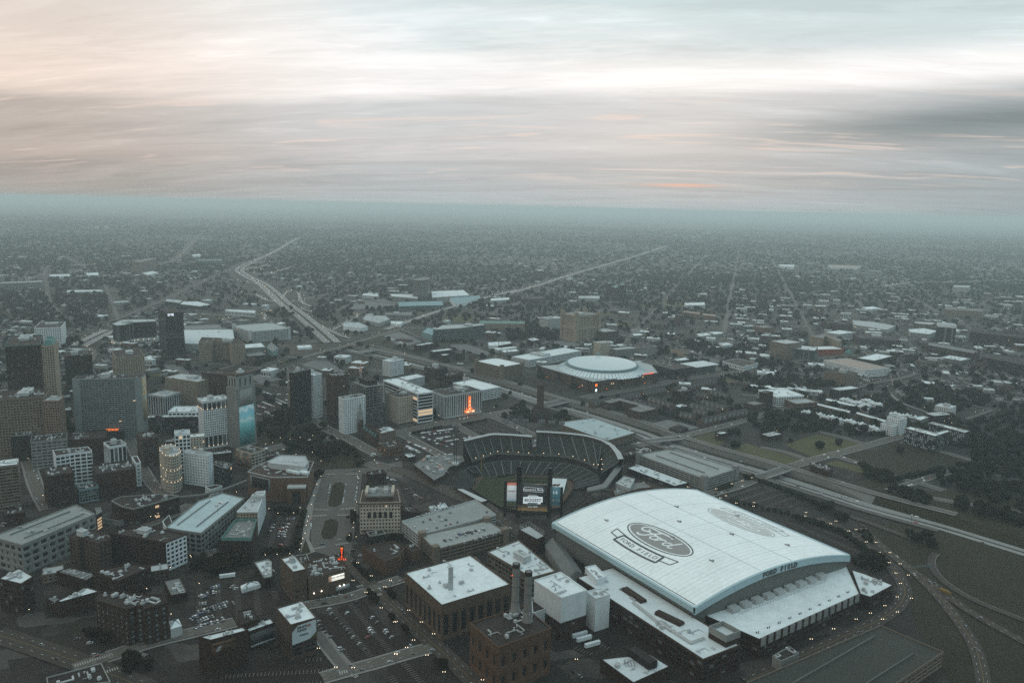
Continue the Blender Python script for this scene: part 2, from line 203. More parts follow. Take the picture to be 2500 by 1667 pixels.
('low_building','low hall with a bright white roof below the very long brown building',[(1051,1926),(1080,1884),(1123,1914),(1094,1956)],9,{'wall': 'pale2','roof': 'white','units': 6,'st': 'pun'}),
('office_building','eight-storey buff brick block near the white cube townhouses',[(659,1647),(687,1607),(724,1633),(696,1673)],23.1,{'wall': 'sand2','roof': 'tar','pent': 1,'st': 'pun'}),
('apartment_building','dark three-storey block with white roof edge below the buff brick block',[(621,1514),(631,1496),(682,1522),(672,1541)],15.5,{'wall': 'dark','roof': 'white','units': 3,'st': 'rib'}),
('apartment_building','orange-brown apartment block with balconies left of the white townhouses',[(503,1422),(513,1394),(557,1410),(546,1438)],12.4,{'wall': 'pink','roof': 'pale','st': 'fac'}),
('brick_terrace','grey-brown terrace bar behind the front white townhouses',[(563,1432),(556,1418),(594,1359),(604,1375)],6.3,{'wall': 'sand2','roof': 'white','st': 'pun'}),
('brick_terrace','grey terrace bar with white roof in the middle of the new townhouses',[(597,1470),(589,1454),(628,1398),(638,1414)],6.5,{'wall': 'pale2','roof': 'white','st': 'pun'}),
('brick_terrace','grey-brown terrace bar right of the zigzag-roofed houses',[(613,1372),(605,1358),(631,1303),(641,1316)],6.1,{'wall': 'sand2','roof': 'white','st': 'pun'}),
('brick_terrace','grey terrace with white roof left of the slanted white block',[(696,1331),(690,1322),(695,1311),(735,1346),(731,1354)],8.4,{'wall': 'pale2','roof': 'white','st': 'pun'}),
('apartment_building','five-storey black and white apartment block at the townhouse corner',[(618,1270),(630,1252),(648,1264),(636,1282)],24.2,{'wall': 'white','roof': 'pale','units': 2,'st': 'pun'}),
('apartment_building','white three-storey block in front of the black and white corner block',[(603,1258),(615,1240),(624,1246),(620,1269)],15.9,{'wall': 'white','roof': 'pale','units': 3,'st': 'pun'}),
('checker_building','dark apartment block with checkered white panels facing the field',[(613,1199),(638,1157),(677,1187),(675,1193),(648,1177),(626,1209)],24.6,{'wall': 'black','roof': 'white','units': 4,'bay': 3,'fl': 3.3,'wf': 0.62,'hf': 0.75,'panel': 1}),
('checker_building','rear wing of the checkered dark apartments',[(680,1260),(710,1205),(724,1216),(692,1266)],17.8,{'wall': 'black','roof': 'white','units': 4,'bay': 3,'fl': 3.3,'wf': 0.62,'hf': 0.75,'panel': 1}),
('modern_block','white block with slanted dark side and a rooftop penthouse',[(760,1390),(777,1371),(797,1388),(780,1408)],15.9,{'wall': 'white','roof': 'white','pent': 1,'st': 'pun'}),
('brick_building','low red brick block attached to the slanted white block',[(718,1348),(726,1326),(766,1341),(758,1363)],12.3,{'wall': 'brown','roof': 'pale','st': 'pun'}),
('institute_building','long beige slab with ribs and a round tower near the right horizon',[(1560,2854),(1511,2776),(1619,2734),(1668,2804)],29.6,{'wall': 'sand','roof': 'pale2','units': 2,'pent': 1,'st': 'rib'}),
('school_building','wide white stepped school building behind the tower pair',[(1101,2560),(1062,2450),(1119,2356),(1189,2450),(1154,2525)],12.3,{'wall': 'pale','roof': 'pale','units': 4,'st': 'rib'}),
('apartment_tower','left one of a pair of square brown towers',[(951,2430),(962,2401),(999,2416),(988,2445)],22.3,{'wall': 'brown2','roof': 'tar','st': 'pun'}),
('apartment_tower','right one of a pair of square brown towers',[(973,2417),(989,2383),(1036,2404),(1020,2438)],21.8,{'wall': 'brown2','roof': 'tar','st': 'pun'}),
('apartment_tower','dark slab tower with lit stair at the right horizon',[(2056,3982),(2005,3892),(2072,3873),(2130,3981)],30.1,{'wall': 'brown2','roof': 'tar','st': 'pun'}),
('hospital_building','pale far hospital slab on the right horizon',[(2139,3862),(2086,3779),(2147,3755),(2211,3851)],22.3,{'wall': 'pale','roof': 'pale','st': 'pun'}),
('factory_building','far white factory with stepped roof near the horizon',[(1733,5218),(1686,5084),(1775,5054),(1837,5230)],16.3,{'wall': 'white','roof': 'white'}),
('warehouse','far warehouse with a long tan roof near the horizon',[(2120,5379),(2024,5149),(2201,5125),(2329,5341)],12,{'wall': 'white','roof': 'pinkroof'}),
('apartment_slab','far grey slab standing alone above the trees',[(2121,4740),(2083,4663),(2123,4610),(2161,4685)],26.1,{'wall': 'pale2','roof': 'pale2','st': 'pun'}),
('office_building','brick office with columned front beside the dark capped tower',[(1283,2520),(1261,2480),(1300,2450),(1342,2504)],17.7,{'wall': 'sand2','roof': 'pale','bay': 4,'fl': 30,'wf': 0.5,'hf': 0.9}),
('office_building','pale square office block left of the dark capped tower',[(1190,2372),(1169,2315),(1206,2279),(1268,2351),(1253,2404)],13.1,{'wall': 'pale','roof': 'white','st': 'rib'}),
('office_building','white four-storey block above the wide dark office',[(890,2247),(916,2210),(984,2254),(952,2291)],17.5,{'wall': 'pale','roof': 'white','units': 3,'st': 'pun'}),
('brick_building','big dark brick building at the right edge',[(1322,2282),(1304,2244),(1392,2143),(1436,2206)],28.3,{'wall': 'brown','roof': 'tar','st': 'pun'}),
('office_building','dark office complex at the right edge below the long brown building',[(1139,1895),(1098,1832),(1148,1720),(1217,1819)],27.9,{'wall': 'brown','roof': 'tar','st': 'rib'}),
('pavilion','low white pavilion with columns among the midtown roofs',[(1302,2962),(1312,2908),(1374,2958),(1364,3007)],7.4,{'wall': 'white','roof': 'white','st': 'pun'}),
('railway_station','massive derelict-looking railway station slab standing above far trees',[(-1814,3784),(-1738,3701),(-1766,3932),(-1830,3995)],56,{'wall': 'sand2','roof': 'pale2','bay': 4,'fl': 4,'wf': 0.5,'hf': 0.55}),
('station_hall','lower hall with bright roof in front of the railway station slab',[(-1710,3663),(-1643,3577),(-1649,3699),(-1711,3773)],11.6,{'wall': 'pale','roof': 'white'}),
('apartment_block','left one of two tiny pale blocks near the horizon',[(-4763,9111),(-4692,8970),(-4625,8931),(-4694,9071)],27.2,{'wall': 'pale','roof': 'pale'}),
('apartment_block','right one of two tiny pale blocks near the horizon',[(-4753,9310),(-4681,9164),(-4612,9123),(-4683,9268)],25.2,{'wall': 'pale','roof': 'pale'}),
('office_slab','long low grey slab at the left edge beyond downtown',[(-1941,3012),(-1926,2962),(-1814,3057),(-1844,3111)],24.5,{'wall': 'pale2','roof': 'pale','st': 'rib'}),
('warehouse','white low warehouse with columned front beyond the black tower',[(-899,2479),(-891,2445),(-787,2410),(-804,2468)],12.2,{'wall': 'white','roof': 'white','bay': 5,'fl': 20,'wf': 0.6,'hf': 0.8}),
('factory_building','dark three-storey factory behind the black tower',[(-1192,2728),(-1174,2665),(-1106,2624),(-1127,2700)],10.2,{'wall': 'dark','roof': 'pale','st': 'rib'}),
('low_building','pair of brick blocks joined by white roofs beyond the black tower',[(-1108,2656),(-1089,2582),(-1006,2538),(-985,2586),(-1060,2666)],12,{'wall': 'brown','roof': 'white','units': 5,'st': 'pun'}),
('warehouse','long white shed beyond the freeway at far left',[(-2051,3510),(-1996,3422),(-1936,3472),(-1986,3558)],9,{'wall': 'white','roof': 'white'}),
('warehouse','white two-part shed right of the long white shed',[(-1949,3629),(-1891,3524),(-1845,3536),(-1911,3658)],9,{'wall': 'white','roof': 'white'}),
('shopping_hall','long bright-roofed hall among left-hand trees',[(-1650,2930),(-1616,2867),(-1509,2921),(-1548,2972)],9,{'wall': 'pale','roof': 'white'}),
('warehouse','blue-grey warehouse above the freeway bend',[(-1779,4478),(-1746,4395),(-1620,4438),(-1667,4566)],18.4,{'wall': 'teal2','roof': 'pale2'}),
('factory_building','white square plant near the far freeway',[(-1997,4956),(-1939,4840),(-1916,4894),(-1972,5012)],13.5,{'wall': 'white','roof': 'white'}),
('church_hall','grey church hall with a pale roof in the left trees',[(-1328,2631),(-1307,2588),(-1274,2626),(-1294,2663)],10,{'wall': 'pale2','roof': 'pale'}),
('casino_podium','broad white-roofed casino garage behind the curved dark tower',[(-321,3110),(-295,2900),(-164,3002),(-199,3187)],16,{'wall': 'pale','roof': 'white','units': 8,'st': 'gar'}),
('casino_hall','pale low casino hall left of the curved dark tower',[(-464,2990),(-445,2907),(-343,2855),(-360,3000)],16,{'wall': 'pale2','roof': 'white','st': 'gar'}),
('casino_annex','long teal-roofed casino annex at the foot of the curved dark tower',[(-401,2758),(-380,2636),(-236,2693),(-251,2821)],14,{'wall': 'teal2','roof': 'teal','bay': 40,'fl': 5,'wf': 0.95,'hf': 0.5}),
('finned_hall','casino entrance hall with a sweeping white side wall',[(-234,2913),(-203,2765),(-177,2786),(-122,2972),(-129,3035),(-206,2974)],11.9,{'wall': 'white','roof': 'teal'}),
('low_building','low white block with dark windows above the wide parking area',[(-572,3039),(-567,2974),(-502,2949),(-514,3023)],10,{'wall': 'white','roof': 'white','st': 'rib'}),
('office_building','three-storey columned office north of the junction',[(-400,2498),(-399,2445),(-312,2447),(-321,2525)],11.2,{'wall': 'pale2','roof': 'pale2','pent': 1,'bay': 4,'fl': 20,'wf': 0.6,'hf': 0.8}),
('factory_building','pale grey plant cluttered with roof vents beside the avenue',[(-454,2434),(-446,2348),(-386,2277),(-367,2361),(-392,2436)],9.8,{'wall': 'pale','roof': 'pale','units': 8,'st': 'pun'}),
('factory_building','low white plant with a short chimney beside the ramp',[(-488,2282),(-472,2197),(-418,2174),(-405,2207),(-444,2278)],10,{'wall': 'white','roof': 'pale','units': 6,'chim': 1}),
('low_building','small white block by the avenue junction',[(-362,2339),(-353,2294),(-324,2276),(-321,2334)],8,{'wall': 'white','roof': 'white'}),
('apartment_building','white-roofed long apartment building right of the casino',[(-84,2950),(-80,2880),(-13,2928),(-14,3001)],11,{'wall': 'pale','roof': 'white','st': 'pun'}),
('apartment_tower','left one of three rounded brown towers',[(396,3398),(400,3349),(429,3391),(423,3446)],39.2,{'wall': 'brown','roof': 'copper','st': 'pun'}),
('apartment_tower','front one of three rounded brown towers',[(395,3217),(403,3142),(430,3212),(419,3260)],42.1,{'wall': 'brown','roof': 'copper','st': 'pun'}),
('apartment_tower','right one of three rounded brown towers',[(436,3316),(443,3251),(472,3315),(461,3352)],42.2,{'wall': 'brown','roof': 'copper','st': 'pun'}),
('apartment_slab','brown double slab standing alone left of the avenue',[(101,4003),(126,3926),(159,3956),(135,4042)],40.7,{'wall': 'brown2','roof': 'pale','st': 'pun'}),
('school_building','white curved school building beyond the green fields',[(635,2936),(628,2867),(702,2891),(719,2977)],12.2,{'wall': 'white','roof': 'white','st': 'rib'}),
('apartment_tower','stout brown tower above the trees right of the temple',[(506,2460),(516,2425),(540,2460),(528,2484)],30.5,{'wall': 'brown2','roof': 'tar','st': 'pun'}),
('factory_building','ruined brown factory with a stack beside the avenue',[(42,2982),(55,2911),(122,2943),(108,3034)],16.5,{'wall': 'brown2','roof': 'tar','chim': 1,'st': 'pun'}),
('hall_building','pale rounded arcade building below the brown towers',[(256,3115),(255,3045),(332,3041),(342,3140)],10,{'wall': 'pale','roof': 'pale','st': 'pun'}),
('apartment_building','brick apartment house near the right midtown trees',[(707,2316),(727,2282),(767,2305),(748,2339)],20.3,{'wall': 'pink','roof': 'pale2','st': 'pun'}),
('apartment_building','grey-blue block left of the pink brick apartments',[(681,2355),(695,2330),(732,2350),(718,2376)],15.7,{'wall': 'teal2','roof': 'pale','st': 'pun'}),
('apartment_building','white four-storey apartments inside the grove',[(537,2052),(546,2024),(575,2045),(566,2073)],9.6,{'wall': 'white','roof': 'white','st': 'pun'}),
('low_building','wide white-roofed hall in front of the grove',[(519,2223),(518,2174),(561,2209),(556,2252)],8,{'wall': 'pale2','roof': 'white','units': 4}),
('low_building','bright flat roof right of the wide white-roofed hall',[(560,2259),(570,2220),(606,2245),(597,2279)],8,{'wall': 'pale2','roof': 'white','units': 3}),
('brick_building','dark square block with white roof on the empty lot near the arena',[(38,2031),(51,1998),(74,2018),(59,2052)],14.4,{'wall': 'brown','roof': 'white','units': 5,'st': 'pun'}),
('low_building','long flat workshop roof among parked cars',[(334,2198),(336,2168),(365,2187),(362,2216)],7,{'wall': 'pale2','roof': 'white'}),
('low_building','small white workshop with flat roof behind the freeway wall',[(-61,1998),(-57,1953),(-34,1956),(-34,2015)],8,{'wall': 'white','roof': 'white','units': 2}),
('low_building','long flat workshop with white roof in front of the park trees',[(-36,2015),(-33,1956),(0,1993),(-5,2025)],8,{'wall': 'brown','roof': 'white','units': 2}),
('low_building','low shop with bright tan roof beside the long white garage',[(-46,1923),(-34,1898),(14,1941),(8,1957)],7,{'wall': 'pale','roof': 'white','units': 2}),
('low_building','low shop with grey-white roof just in front of the tan-roofed shop',[(-27,1899),(-18,1870),(18,1895),(10,1918)],7,{'wall': 'pale2','roof': 'white','units': 4}),
('apartment_building','row of brick apartments behind the stout brown tower',[(632,2639),(624,2598),(659,2569),(673,2618)],13,{'wall': 'pink','roof': 'pinkroof','st': 'pun'}),
('apartment_building','second row of brick apartments nearer the stout brown tower',[(582,2705),(576,2663),(620,2617),(632,2661)],13,{'wall': 'pink','roof': 'pinkroof','st': 'pun'}),
('parking_garage','long grey parking garage with scattered square openings at lower left',[(-489.6,713.1),(-451.3,696.8),(-423.2,774.2),(-456.2,797.8)],29.8,{'wall': 'pale2','roof': 'deck','units': 2,'indiv': 1,'corner': 0,'ramp': 1,'bay': 9,'fl': 6.2,'wf': 0.42,'hf': 0.52,'dark': 1,'jit': 1}),
('glass_stair','glass stair shaft with lit landings at the end of the long grey garage',[(-445.7,816.5),(-435.3,798.6),(-434.6,808.4),(-442.2,819.2)],19,{'wall': 'dark','roof': 'pale2','units': 0,'lit': 0.7,'bay': 9,'fl': 3.2,'wf': 0.85,'hf': 0.7}),
('apartment_building','brown brick apartment block with notched front below the long garage',[(-420.2,719.6),(-407.6,713.8),(-407.3,717.9),(-397.9,713.3),(-384.9,705.5),(-378.6,717),(-403.2,736.4),(-419.2,732.8)],29.3,{'wall': 'brown2','roof': 'tar','pent': 1,'units': 2,'indiv': 1,'bay': 4.4,'fl': 4.1,'wf': 0.5,'hf': 0.52}),
('loft_building','brick loft block with a white gridded corner front and roof planters',[(-387.6,731),(-323.7,711.3),(-312.4,731.4),(-364.1,751.3)],28.7,{'wall': 'brown','roof': 'tar','pent': 1,'units': 5,'front': 'white','indiv': 1,'bay': 4.6,'fl': 4.4,'wf': 0.62,'hf': 0.6}),
('theatre_building','dark flat theatre block with grey parapet behind the planted loft',[(-445,823),(-419.4,814.7),(-409.7,841.7),(-436.6,854.7)],5.8,{'wall': 'pale2','roof': 'tar','units': 5}),
('casino_building','long dark building with roof screens and a strip of lit doors',[(-438.1,835.7),(-419.2,820.6),(-403.3,813.9),(-370.9,855),(-393.5,859.1),(-433.2,849.4)],20,{'wall': 'brown','roof': 'tar','cap': 'pale2','units': 10,'lit': 0.05,'bay': 7,'fl': 6,'wf': 0.6,'hf': 0.5}),
('parking_garage','teal-decked parking garage with tall window bays near the square',[(-345.4,760.8),(-324.8,754),(-305.4,749.5),(-295,846.3),(-324.2,860.9),(-341.2,835.9)],22.4,{'wall': 'pale2','roof': 'deckteal','units': 0,'pent': 0,'ramp': 1,'bay': 7,'fl': 5,'wf': 0.72,'hf': 0.72}),
('stair_tower','white stair head rising from the teal-decked garage',[(-367.4,802.2),(-356.9,786),(-355.1,798.1),(-368,820.3)],11.4,{'wall': 'white','roof': 'tar','units': 0,'bay': 5,'fl': 5,'wf': 0.3,'hf': 0.35}),
('stair_tower','white stair head at the far corner of the teal-decked garage',[(-367,919),(-357,911),(-348,924),(-357,928)],7.7,{'wall': 'white','roof': 'tar','units': 0,'bay': 5,'fl': 5,'wf': 0.3,'hf': 0.35}),
('apartment_building','narrow white apartment building with balconied side wall',[(-285.8,796.9),(-264.8,798.9),(-275.3,860.2),(-284.4,857.1)],26.3,{'wall': 'white','roof': 'pale','pent': 1,'units': 5,'front': 'sand','bay': 3.2,'fl': 3.2,'wf': 0.5,'hf': 0.55}),
('brick_hall','red-brown brick hall with green hipped roof edge and arched windows',[(-285.5,791.3),(-283.4,744),(-254.5,744.7),(-264.1,793)],18.9,{'wall': 'brown','roof': 'pale2','cap': 'copper','capw': 2.5,'units': 5,'indiv': 1,'bay': 6,'fl': 6,'wf': 0.45,'hf': 0.6}),
('opera_house','large tan brick opera house with angled front and cluttered brown roof',[(-312.9,913.4),(-279.6,896.4),(-238.2,900.4),(-244.6,956.6),(-256.8,959.2),(-300.7,956.1),(-311.3,925.1)],29.8,{'wall': 'tan','roof': 'brownroof','cap': 'pale','units': 7,'opera': 1}),
('stage_house','pale stage house rising behind the opera roof with rows of skylights',[(-296,936),(-290,928),(-246,918),(-245,935),(-256,960),(-288,961)],36,{'wall': 'pale','roof': 'pale','skyl': 1,'units': 0}),
('mural_building','cream gridded block beside a wall painted in bold organic shapes',[(-365,1022),(-339,1006),(-327,1025),(-353,1041)],22.7,{'wall': 'cream','roof': 'tar','units': 5,'mural': 'blob','st': 'fac'}),
('shop_building','black and glass shop building below the painted wall',[(-371,959),(-350,945),(-349,962),(-365,971)],22.3,{'wall': 'dark','roof': 'tar','units': 4,'lit': 0.06,'st': 'fac'}),
('shop_building','small grey stone shop with white cornice left of the painted wall',[(-374,967),(-361,952),(-357,961),(-369,972)],11,{'wall': 'pale2','roof': 'tar','units': 1,'st': 'fac'}),
('athletic_club','cream stone clubhouse with tall arched windows and rooftop plant',[(-158.6,808.2),(-115.8,812.9),(-124.2,851),(-162.9,847.1)],34.6,{'wall': 'cream','roof': 'pale2','club': 1,'units': 0,'indiv': 0,'bay': 3.2,'fl': 4.2,'wf': 0.5,'hf': 0.5}),
('annex_building','dark flat-roofed annex behind the clubhouse',[(-120.4,853.9),(-115.6,843.8),(-95.4,841.1),(-112.5,865)],12,{'wall': 'brown','roof': 'tar'}),
('tent','white peaked tent beside the ballpark garage',[(-83.1,884.9),(-80.5,874.1),(-70,880.2),(-75.1,892.3)],5,{'wall': 'white','roof': 'white','tent': 1}),
('kiosk','flat white kiosk roof next to the peaked tent',[(-92.3,881.4),(-88.5,873.5),(-82.4,878.5),(-86.7,885.3)],4,{'wall': 'white','roof': 'white'}),
('parking_garage','large two-part parking garage with cars on its stepped decks',[(-114.1,810.8),(-91.1,776.4),(-13.6,835.1),(-38.1,878.7)],14.3,{'wall': 'pale','roof': 'deck','units': 0,'corner': 0,'st': 'gar'}),
('parking_garage','lower deck of the stepped garage with a strip of parked cars',[(-89.5,777),(-71.7,742.6),(-1.6,791.5),(-22,821)],13.3,{'wall': 'sand2','roof': 'deck','units': 0,'corner': 1,'st': 'gar'}),
('stair_tower','dark-roofed stair tower at the front corner of the stepped garage',[(-99,789.1),(-95,782.6),(-89.8,788.5),(-94.3,796.1)],7.7,{'wall': 'pale2','roof': 'tar','units': 0,'bay': 3,'fl': 3,'wf': 0.3,'hf': 0.4}),
('stair_tower','dark-roofed stair tower at the street corner of the stepped garage',[(-9.6,819),(-6.1,812.1),(-1.1,819.4),(-4.4,824.1)],6.9,{'wall': 'pale2','roof': 'tar','units': 0,'bay': 3,'fl': 3,'wf': 0.3,'hf': 0.4}),
('brick_church','tan brick hall with long grey roof behind the white box',[(-144.3,744.3),(-115.8,712.4),(-105.1,724.4),(-101.9,743.5),(-116.2,758.4)],14,{'wall': 'tan','roof': 'tar'}),
('brick_tower','square brick tower block attached to the tan hall',[(-103.3,755.3),(-94.5,743.4),(-86.3,748.9),(-95.5,762)],10.6,{'wall': 'tan','roof': 'tar','units': 1}),
('exhibition_hall','big square hall with white roof and tall dark window bays',[(-89.3,654.5),(-52,598.6),(3.3,637.5),(-34.2,693.7)],31.3,{'wall': 'tan2','roof': 'white','units': 6,'hall': 1,'indiv': 1,'bay': 8,'fl': 30,'wf': 0.55,'hf': 0.72,'top': 6.5,'bot': 1}),
('loft_building','long warehouse loft with gridded windows and white roof clutter',[(-19.2,734.7),(23,682.5),(45.2,696.1),(11.3,764.4)],16,{'wall': 'sand2','roof': 'white','units': 14,'pent': 1,'st': 'fac'}),
('brick_tower','square brick tower with a railed roof platform beside the stadium',[(11.5,790.5),(30.1,766),(38.8,775.8),(22.5,802.7)],16.5,{'wall': 'brown','roof': 'pale','units': 0,'cage': 1,'bay': 5,'fl': 5,'wf': 0.3,'hf': 0.25}),
('power_plant','brown brick power plant with rooftop pipework and two stacks behind',[(-27.2,561.5),(-5,528.5),(34.6,556.6),(14.1,589.1)],37,{'wall': 'tan','roof': 'tar','units': 10,'indiv': 1,'bay': 9,'fl': 12,'wf': 0.3,'hf': 0.45,'bot': 2,'top': 5}),
('white_annex','white stepped annex wrapping the back of the power plant',[(21.7,638),(22.2,612.2),(39.4,624.6),(35.6,644.6)],18.6,{'wall': 'white','roof': 'tar','units': 0}),
('white_annex','tall white box with brick base right of the stacks',[(23.5,633.6),(44.9,603.7),(66.7,617.9),(46.7,650.4)],37.3,{'wall': 'white','roof': 'white','units': 5,'low': ('brown',0.42)}),
('white_tower','tall plain white tower next to the white box with brick base',[(67.5,631),(74.5,618.8),(87.5,627),(81.1,637.9)],29.5,{'wall': 'white','roof': 'white','units': 4}),
('white_block','low white block with rooftop fans between the tall white boxes and the stadium',[(71.8,687),(80.1,662.3),(89.4,669.5),(81.5,692)],25,{'wall': 'white','roof': 'white','units': 4}),
('service_building','low service building with a dark rooftop shed at the bottom edge',[(73,560.7),(93.8,530),(124.9,552.6),(111.9,570)],10.4,{'wall': 'brown','roof': 'white','units': 6,'shed': 1}),
('parking_garage','dark sloping parking garage in the bottom right corner',[(313,617.5),(175.9,530.6),(205.6,472.4),(344.8,578.3)],12,{'wall': 'sand2','roof': 'deckdark','units': 0,'ramp': 1,'st': 'gar'}),
('stair_tower','grey stair head on the dark bottom-right garage',[(208.5,572.4),(213.4,565.6),(231,577.3),(226.8,587.1)],8.8,{'wall': 'pale2','roof': 'tar','units': 2,'z0': 0}),
('brick_building','brick building with white flat roof at the left edge above the crossroads',[(-432.8,633.2),(-408.2,624.6),(-405.8,638.7),(-427.6,653.7)],28.1,{'wall': 'brown','roof': 'white','units': 3,'bay': 5,'fl': 5,'wf': 0.7,'hf': 0.6}),
('low_building','low white-roofed block in the dark yard left of the cut-corner hotel',[(-379.1,623),(-374.1,622.1),(-351.5,642.2),(-366.4,648.9)],14,{'wall': 'brown','roof': 'white','units': 4}),
('low_building','low grey roof wedge next to the white-roofed block in the dark yard',[(-394.3,634.9),(-381.3,626.3),(-380.5,635.5),(-391.8,639.6)],10,{'wall': 'brown','roof': 'pale2'}),
('low_building','low terrace roof below the long grey garage',[(-411.4,681.1),(-375.7,664.8),(-372.3,677.8),(-404.6,690.3)],12,{'wall': 'brown','roof': 'pale2','units': 3}),
('low_building','dark bow-fronted block with rooftop chillers above the cut-corner hotel',[(-368.4,662.5),(-336.9,645.6),(-321.3,673.9),(-343.3,681.3)],22,{'wall': 'brown','roof': 'tar','units': 6,'st': 'pun'}),
('hotel_building','dark hotel with a cut corner and pale vertical window strips',[(-329.4,593.8),(-297,580.4),(-293.4,586.1),(-287.9,586.3),(-284.2,581.8),(-271,592.8),(-280.9,605.1),(-333.8,608.5)],31.3,{'wall': 'brown','roof': 'tar','units': 14,'indiv': 0,'bay': 5,'fl': 4,'wf': 0.4,'hf': 0.55,'palewin': 1}),
('brick_building','small grey-roofed block between the cut-corner hotel and the car lot',[(-310.9,675.4),(-293.6,649.3),(-281.8,655.8),(-299.9,683.4)],8,{'wall': 'brown','roof': 'pale2','units': 3,'st': 'pun'}),
('dark_building','dark flat roof rising from the bottom edge at left',[(-325.9,517.9),(-316.8,504.7),(-278.6,514.4),(-296.7,537.1)],12,{'wall': 'dark','roof': 'tar','units': 2}),
('storage_building','brown storage building with thin white roof and painted wall signs',[(-229.6,549.7),(-218.7,545.3),(-196.5,560.3),(-201.6,565.5)],27.5,{'wall': 'brown','roof': 'white','units': 3,'sign': 'STORAGE'}),
('storage_wing','middle wing of the storage building with a dark mural wall',[(-207.3,586.9),(-202,579.3),(-186.1,593.9),(-191.5,601.3)],15.3,{'wall': 'brown','roof': 'white','units': 3,'mural': 'darkm'}),
('storage_loft','dark roofed loft behind the storage building',[(-218.7,602.6),(-208.3,581.1),(-197.5,591.7),(-207.9,609.5)],20,{'wall': 'brown','roof': 'tar','units': 4}),
('storage_tower','square tower block with white roof and a large angled billboard',[(-183.4,590.9),(-165.1,565.8),(-147.9,577.5),(-166,604.1)],29.6,{'wall': 'brown2','roof': 'white','units': 5,'sign': 'DRAFT','indiv': 1,'bay': 9,'fl': 4,'wf': 0.85,'hf': 0.75,'bot': 3,'top': 16}),
('stage_house','tall brown stage block with white roof at the music theatre',[(-207,683.8),(-188.4,657.2),(-178.1,663.6),(-196,691.3)],28.3,{'wall': 'tan2','roof': 'white','pent': 1,'units': 2,'bay': 7,'fl': 5,'wf': 0.35,'hf': 0.4,'top': 16}),
('music_hall','brown theatre with cluttered dark roof,lit billboard and red roof sign',[(-189.4,697.1),(-176.4,662.9),(-144.5,686.7),(-161.8,714.8)],19.3,{'wall': 'tan2','roof': 'brownroof','units': 22,'sign': 'MUSIC'}),
('brick_building','dark block with three white stepped roofs by the car lot',[(-240.4,712.4),(-221.8,681.8),(-215.6,685.1),(-225.1,715),(-230,719.7)],10.1,{'wall': 'dark','roof': 'white','units': 6}),
('tent','long white canopy with hipped roof in the car lot',[(-242.6,678.3),(-239,671.4),(-225.6,682.5),(-230.2,688)],4,{'wall': 'white','roof': 'white','tent': 1}),
('tent','pale peaked shelter at the edge of the car lot beside the cut-corner hotel',[(-276.3,605.4),(-269.6,592.7),(-262.8,598.4),(-270.2,609.2)],9,{'wall': 'pale','roof': 'white','tent': 1}),
('parking_garage','white-decked garage with brick frame walls behind the ballpark rim',[(81,1242),(83,1224),(145,1143),(195,1191),(137,1274)],10.1,{'wall': 'sand2','roof': 'deckteal','units': 2,'st': 'gar'}),
('parking_garage','wide low garage with ramps and an arched front beside the freeway',[(178,1065),(249,969),(302,1013),(231,1096)],14.5,{'wall': 'pale2','roof': 'deck','units': 0,'corner': 1,'ramp': 1,'st': 'gar'}),
('brick_building','long brick hall with white roof in front of the wide low garage',[(159,1031),(210,964),(231,978),(177,1048)],6.3,{'wall': 'brown','roof': 'white','units': 7,'bay': 9,'fl': 8,'wf': 0.75,'hf': 0.7}),
('restaurant','flat dark restaurant roof with lit edge behind the ballpark',[(160,1090),(160,1072),(208,1097),(203,1119)],10,{'wall': 'brown','roof': 'tar','units': 8}),
('brick_building','white service roof block between the ballpark and the long brick hall',[(132,941),(147,924),(158,959),(146,968)],16,{'wall': 'pale','roof': 'pale','units': 8}),
('brick_building','tan angled block with pale deck beside the ballpark ramp',[(126,927),(128,909),(160,935),(179,941),(170,961),(156,957)],12,{'wall': 'tan','roof': 'pale2','units': 2}),
('brick_building','small dark ruin on the road corner beyond the second bridge',[(416,1061),(413,1049),(429,1026),(440,1040),(432,1066)],9,{'wall': 'brown','roof': 'tar','units': 5}),
('brick_building','white-roofed stone block behind the church beside the park',[(-199,1143),(-188,1121),(-169,1141),(-181,1159)],20,{'wall': 'sand2','roof': 'white','pent': 1,'units': 2,'st': 'pun'}),
('brick_building','orange-brown brick corner building with a small glowing roof sign beside the park',[(-190,1103),(-172,1076),(-151,1090),(-169,1118)],11.2,{'wall': 'tan','roof': 'tar','units': 3,'lit': 0.05,'st': 'pun'}),
('casino_tower','tall dark curved casino tower with pale striped floors and winged crown',[(-370,2924),(-340,2904),(-318,2960),(-316,3050),(-342,3063),(-371,2988)],75.6,{'wall': 'brown2','roof': 'pale2','units': 0,'wing': 1,'bay': 70,'fl': 4.2,'wf': 0.96,'hf': 0.5,'palewin': 1})]
